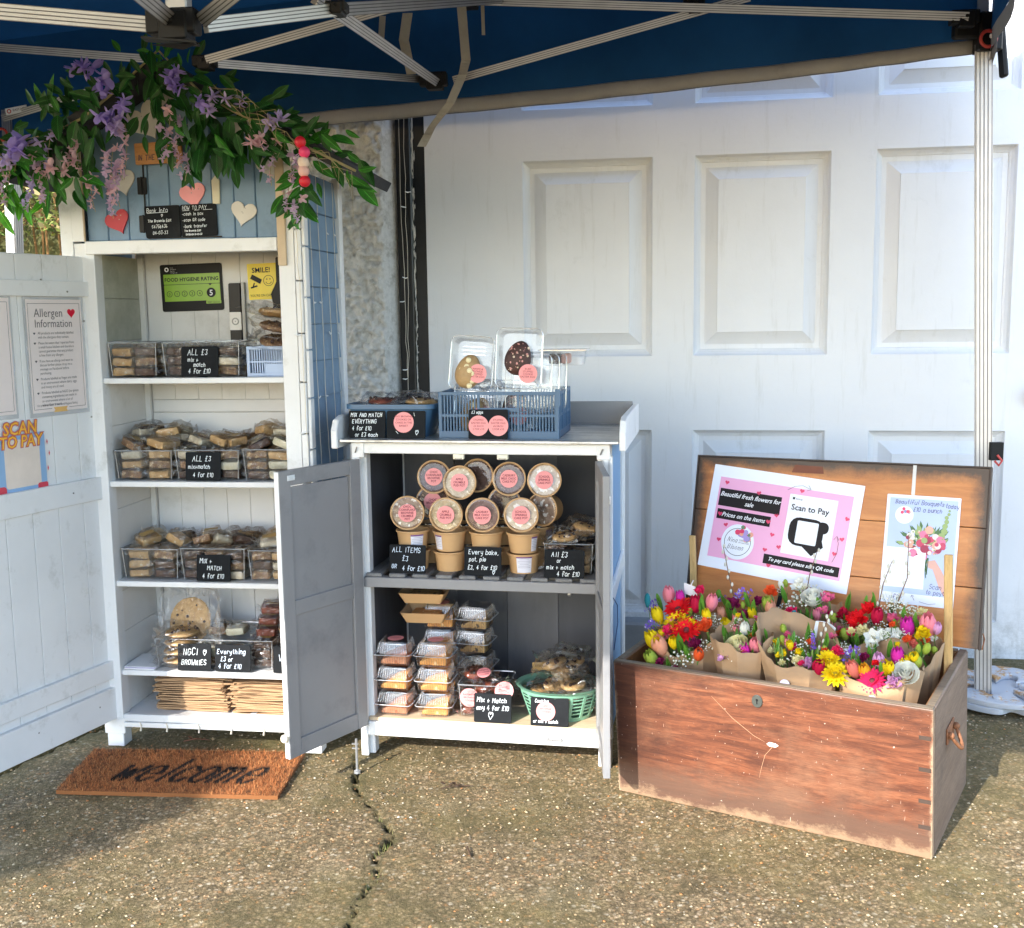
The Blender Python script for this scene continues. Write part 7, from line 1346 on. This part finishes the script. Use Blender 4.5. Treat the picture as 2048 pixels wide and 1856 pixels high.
    for (u, w, L, col) in ((.235, 1.97, .16, 2), (.20, 1.90, .20, 2), (.22, 1.85, .12, 2), (.38, 2.0, .15, 2), (.41, 1.97, .14, 2), (-.03, 1.90, .16, 2), (.01, 1.95, .12, 1), (-.13, 1.86, .12, 2), (-.06, 1.82, .10, 1), (.10, 1.93, .10, 3), (.69, 1.90, .12, 2), (.735, 1.86, .16, 2), (.745, 1.74, .07, 2), (.43, 1.87, .07, 2), (.14, 1.82, .10, 3)):
        n = int(L/.014); ph = r.uniform(0, 6); stem.tube([(u+.012*math.sin(ph+k*.5), -.15, w-L*k/5) for k in range(6)], .001, 4)
        for k in range(n): f = k/n; blossom(u+.012*math.sin(ph+f*2.5)+r.gauss(0, .010*(1-f)+.003), -.16+r.uniform(-.015, .01), w-L*f, (.020-.008*f)*r.uniform(.8, 1.2), col if r.random() < .7 else min(3, col+1))
    P3 = [Vector((u, -.11, w)) for u, w in PATH]; stem.tube(P3, .004, 6)
    for i in range(26):
        u0 = r.uniform(.40, .85) if i < 18 else r.uniform(-.25, .05); w0 = (2.10-(u0-.42)*.62 if i < 18 else 1.90+(u0+.1)*.4)+r.gauss(0, .012); sgn = 1 if i < 18 else -1
        stem.tube([(u0, -.16, w0), (u0+.04*sgn, -.175, w0-.012+r.gauss(0, .01)), (u0+.09*sgn, -.18, w0-.05+r.gauss(0, .02)), (u0+.12*sgn*r.uniform(.5, 1), -.17, w0-.09+r.gauss(0, .025))], [.0013, .0011, .0009, .0005], 4)
    stem.build('stems', ST, t)
    for nm, lb, Q in (('bead_string', 'string of red, pink and cream beads hanging at the garland right end', ((.786, 1.892, 0), (.797, 1.864, 1), (.793, 1.836, 2), (.793, 1.812, 3), (.795, 1.784, 0))),):
        o = thing(nm, lb, 'bead string', SH); cs = [pm('bead_red', (.62, .01, .03), .45), pm('bead_pink', (.72, .04, .16), .45), pm('bead_cream', (.72, .58, .50), .5), pm('bead_blush', (.76, .46, .42), .5)]
        for u, w, c in Q: MB().ball((u, -.20, w), .0165, 14, 10).build('bead', cs[c], o, smooth=True)
        MB().tube([(u, -.20, w) for u, w, c in Q], .0015, 5).build('cord', ST, o)
garland()
# ================================================================ fairy lights
def lights(F, plane, runs, label, step=.085, seed=1):
    t = thing('fairy_lights', label, 'fairy lights', F, 'white fairy light strings'); r = random.Random(seed); wire = pm('clear_cable', (.62, .60, .56), .35); bulb = pm('frosted_bulb', (.80, .82, .84), .25)
    for run in runs:
        P = []
        for (a, b) in zip(run, run[1:]):
            for k in range(8): f = k/8; P.append((a[0]+(b[0]-a[0])*f+r.gauss(0, .0018), a[1]+(b[1]-a[1])*f))
        P.append(run[-1]); Q = [plane(x, z) for x, z in P]; wr = MB().tube(Q, .0013, 4).build('wire', wire, t)
        z = run[0][1]; i = 3
        while i < len(P)-1:
            s = r.choice([-1, 1]); x, z = P[i]; MB().tube([plane(x, z), plane(x+s*.010, z-.003), plane(x+s*.022, z+r.uniform(-.006, .004))], [.0018, .0026, .0022], 6).build('bulb', bulb, wr); i += 6
lights(SH, lambda a, z: (.7195, .05+a, z), [[(.02, 1.84), (.03, 1.5), (.05, 1.1), (.06, .8)], [(.10, 1.84), (.12, 1.5), (.13, 1.1), (.16, .8)], [(.19, 1.84), (.21, 1.4), (.235, 1.0), (.24, .8)], [(.28, 1.84), (.29, 1.4), (.31, 1.0), (.32, .8)]], 'four strands of white fairy lights hanging down the blue side of the shed', seed=3)
lights(SH, lambda a, z: (a, -.008, z), [[(.703, 1.84), (.706, 1.4), (.712, 1.0), (.709, .55), (.705, .12)]], 'single strand of white fairy lights down the front corner of the shed', seed=5)
lights(DR, lambda a, z: (a, -.022, z), [[(-.435, 2.4), (-.432, 1.9), (-.425, 1.4), (-.42, 1.0)], [(-.418, 2.4), (-.412, 1.95), (-.41, 1.5), (-.424, 1.0)]], 'two strands of white fairy lights down the black timber post', seed=8)
lights(DR, lambda a, z: (a, -.085, z), [[(-.70, 2.05), (-.70, 1.6), (-.685, 1.2), (-.68, .9)]], 'single strand of white fairy lights in front of the roughcast wall', seed=9)
# ================================================================ doormat
def doormat():
    A, B_, C_, D_ = Vector((-1.377, 3.44, 0)), Vector((-.680, 3.39, 0)), Vector((-.70, 3.065, 0)), Vector((-1.374, 3.125, 0))
    t = thing('doormat', 'orange coir doormat printed welcome lying in front of the display shed', 'doormat')
    P = lambda a, b: (D_.lerp(C_, a)).lerp(A.lerp(B_, a), b)
    base = [P(0, 0), P(1, 0), P(1, 1), P(0, 1)]; mb = MB(); vs = [(p.x, p.y, gz(p.x, p.y)+.0015) for p in base]+[(p.x, p.y, .014) for p in base]; mb.add(vs, [(3, 2, 1, 0), (4, 5, 6, 7), (0, 1, 5, 4), (1, 2, 6, 5), (2, 3, 7, 6), (3, 0, 4, 7)]); mb.build('backing', pm('coir_base', (.20, .075, .022), .95), t)
    segs = []; cx = .19; H_ = .40                      # letter strokes of the printed word
    for ch, adv in (('w', .115), ('e', .09), ('l', .065), ('c', .09), ('o', .095), ('m', .125), ('e', .1)):
        for st in GL[ch].split(','):
            q = [(cx+(int(p[0])*.021+(int(p[1])-2)*.016), .24+(int(p[1])-2)*.088) for p in st.split()]; segs += list(zip(q, q[1:]))
        cx += adv
    def ink(a, b):
        for k, ((x0, y0), (x1, y1)) in enumerate(segs):
            dx, dy = (x1-x0)*.69, (y1-y0)*.33; px, py = (a-x0)*.69, (b-y0)*.33; L = dx*dx+dy*dy+1e-9; s = min(1, max(0, (px*dx+py*dy)/L)); d = math.hypot(px-s*dx, py-s*dy)
            if d < (.0048 if abs(dx) > abs(dy)*.9 else .0085): return True
        fx = (a*18) % 1; row = int(b*9); fx = ((a*18)+(row % 2)*.5) % 1; fy = (b*9) % 1
        if (b > .74 or b < .16 or a < .12 or a > .93) and abs(fx-.5) < .14 and abs(fy-.5) < .17: return True
        return False
    pr_ = MB()
    for (x0, y0), (x1, y1) in segs:
        a_, b_ = P(x0, y0), P(x1, y1); d_ = (b_-a_).normalized(); n_ = Vector((-d_.y, d_.x, 0))*(.0055 if abs(d_.x) > abs(d_.y) else .0085); z_ = Vector((0, 0, .0148)); e_ = d_*.003
        pr_.add([a_-e_-n_+z_, b_+e_-n_+z_, b_+e_+n_+z_, a_-e_+n_+z_], [(0, 1, 2, 3)])
    pr_.build('lettering', pm('coir_black', (.010, .007, .006), .95), t)
    r = random.Random(2); F = [MB() for _ in range(1)]; m = F[0]; N = 26000
    for i in range(N):
        a, b = r.random(), r.random(); p = P(a+r.uniform(-.004, .004), b+r.uniform(-.008, .008)); an = r.uniform(0, 6.28); L = r.uniform(.004, .010); h = r.uniform(.018, .026); dx, dy = math.cos(an)*L, math.sin(an)*L; w_ = .0007; black = ink(a, b) or ink(a+dx*.6/.69, b+dy*.6/.34)
        if black: L *= .5; dx *= .5; dy *= .5
        mi = 3 if black else r.choice([0, 0, 1, 2]); m.add([(p.x-dy*.09, p.y+dx*.09, .012), (p.x+dy*.09, p.y-dx*.09, .012), (p.x+dx, p.y+dy, h)], [(0, 1, 2)], mi)
    m.build('fibres', [pm('coir_orange', (.44, .15, .045), .9), pm('coir_brown', (.26, .085, .028), .9), pm('coir_light', (.56, .25, .09), .9), pm('coir_black', (.010, .007, .006), .95)], t, kind='stuff')
doormat()
# ================================================================ bits on the ground
def twig(name, label, x, y, pts, r_, mt, cat='twig', leaves=0):
    t = thing(name, label, cat, T(x, y, gz(x, y)+.004)); MB().tube([(a, b, c) for a, b, c in pts], [r_]*(len(pts)-1)+[r_*.4], 5).build('stem', mt, t)
    if leaves:
        mb = MB(); rr = random.Random(4)
        for i in range(leaves): M = T(rr.uniform(-.03, .05), rr.uniform(-.01, .02), rr.uniform(.002, .010), rr.uniform(0, 6), rr.uniform(-.4, .4)); petal(mb, M, .016, .005, .4, 0, 3)
        mb.build('dead_leaves', mt, t)
brk = pm('dead_brown', (.06, .032, .016), .8)
twig('dead_leaf_cluster', 'dark withered leaf cluster lying on the concrete in front of the potting bench', -.19, 3.13, [(-.035, -.01, 0), (-.01, 0, .004), (.03, .006, .002), (.06, .004, .003)], .0022, brk, 'dead leaf', 10)
twig('fallen_twig', 'small dark forked twig lying on the concrete right of the crack', -.125, 2.72, [(-.008, .030, .004), (.0, .0, .002), (.006, -.03, .003)], .0026, brk)
twig('dead_leaf_cluster', 'reddish dead leaf under the front of the display shed behind the mat', -1.06, 3.52, [(-.05, 0, 0), (-.01, .004, .008), (.04, 0, .003)], .0022, pm('dead_red', (.16, .06, .03), .8), 'dead leaf', 7)
# ================================================================ tree added out of view at the left to cast soft shade on the drive
def tree():
    t = thing('shade_tree', 'leafy tree added out of frame at the left to shade the drive', 'tree', T(-4.85, -1.22, 0)); r = random.Random(6)
    MB().tube([(0, 0, 0), (.03, .02, 1.4), (.0, .05, 2.5), (.1, .0, 3.3)], [.06, .05, .035, .015], 8).build('trunk', pm('bark', (.12, .09, .07), .9, bmp=.6), t)
    mb = MB()
    for i in range(7): a = i*.9; mb.tube([(.02, .03, 2.2+.1*i), (.3*math.cos(a), .3*math.sin(a), 2.6+.1*i), (.6*math.cos(a), .5*math.sin(a), 2.9+.1*i)], [.018, .012, .005], 5)
    mb.build('limb', pm('bark', (0,)*3), t); mb = MB()
    for i in range(5200):
        d = Vector((r.gauss(0, 1), r.gauss(0, 1), r.gauss(0, 1))).normalized()*r.random()**.45; p = Vector((d.x*.55, d.y*.42, 3.1+d.z*.32)); s = r.uniform(.03, .055); q = Vector((r.gauss(0, 1), r.gauss(0, 1), r.gauss(0, 1))).normalized()*s; w_ = q.orthogonal().normalized()*s*.45; mb.add([p, p+q*.5+w_, p+q, p+q*.5-w_], [(0, 1, 2, 3)])
    mb.build('crown', LEAFM(), t, kind='stuff')
tree()
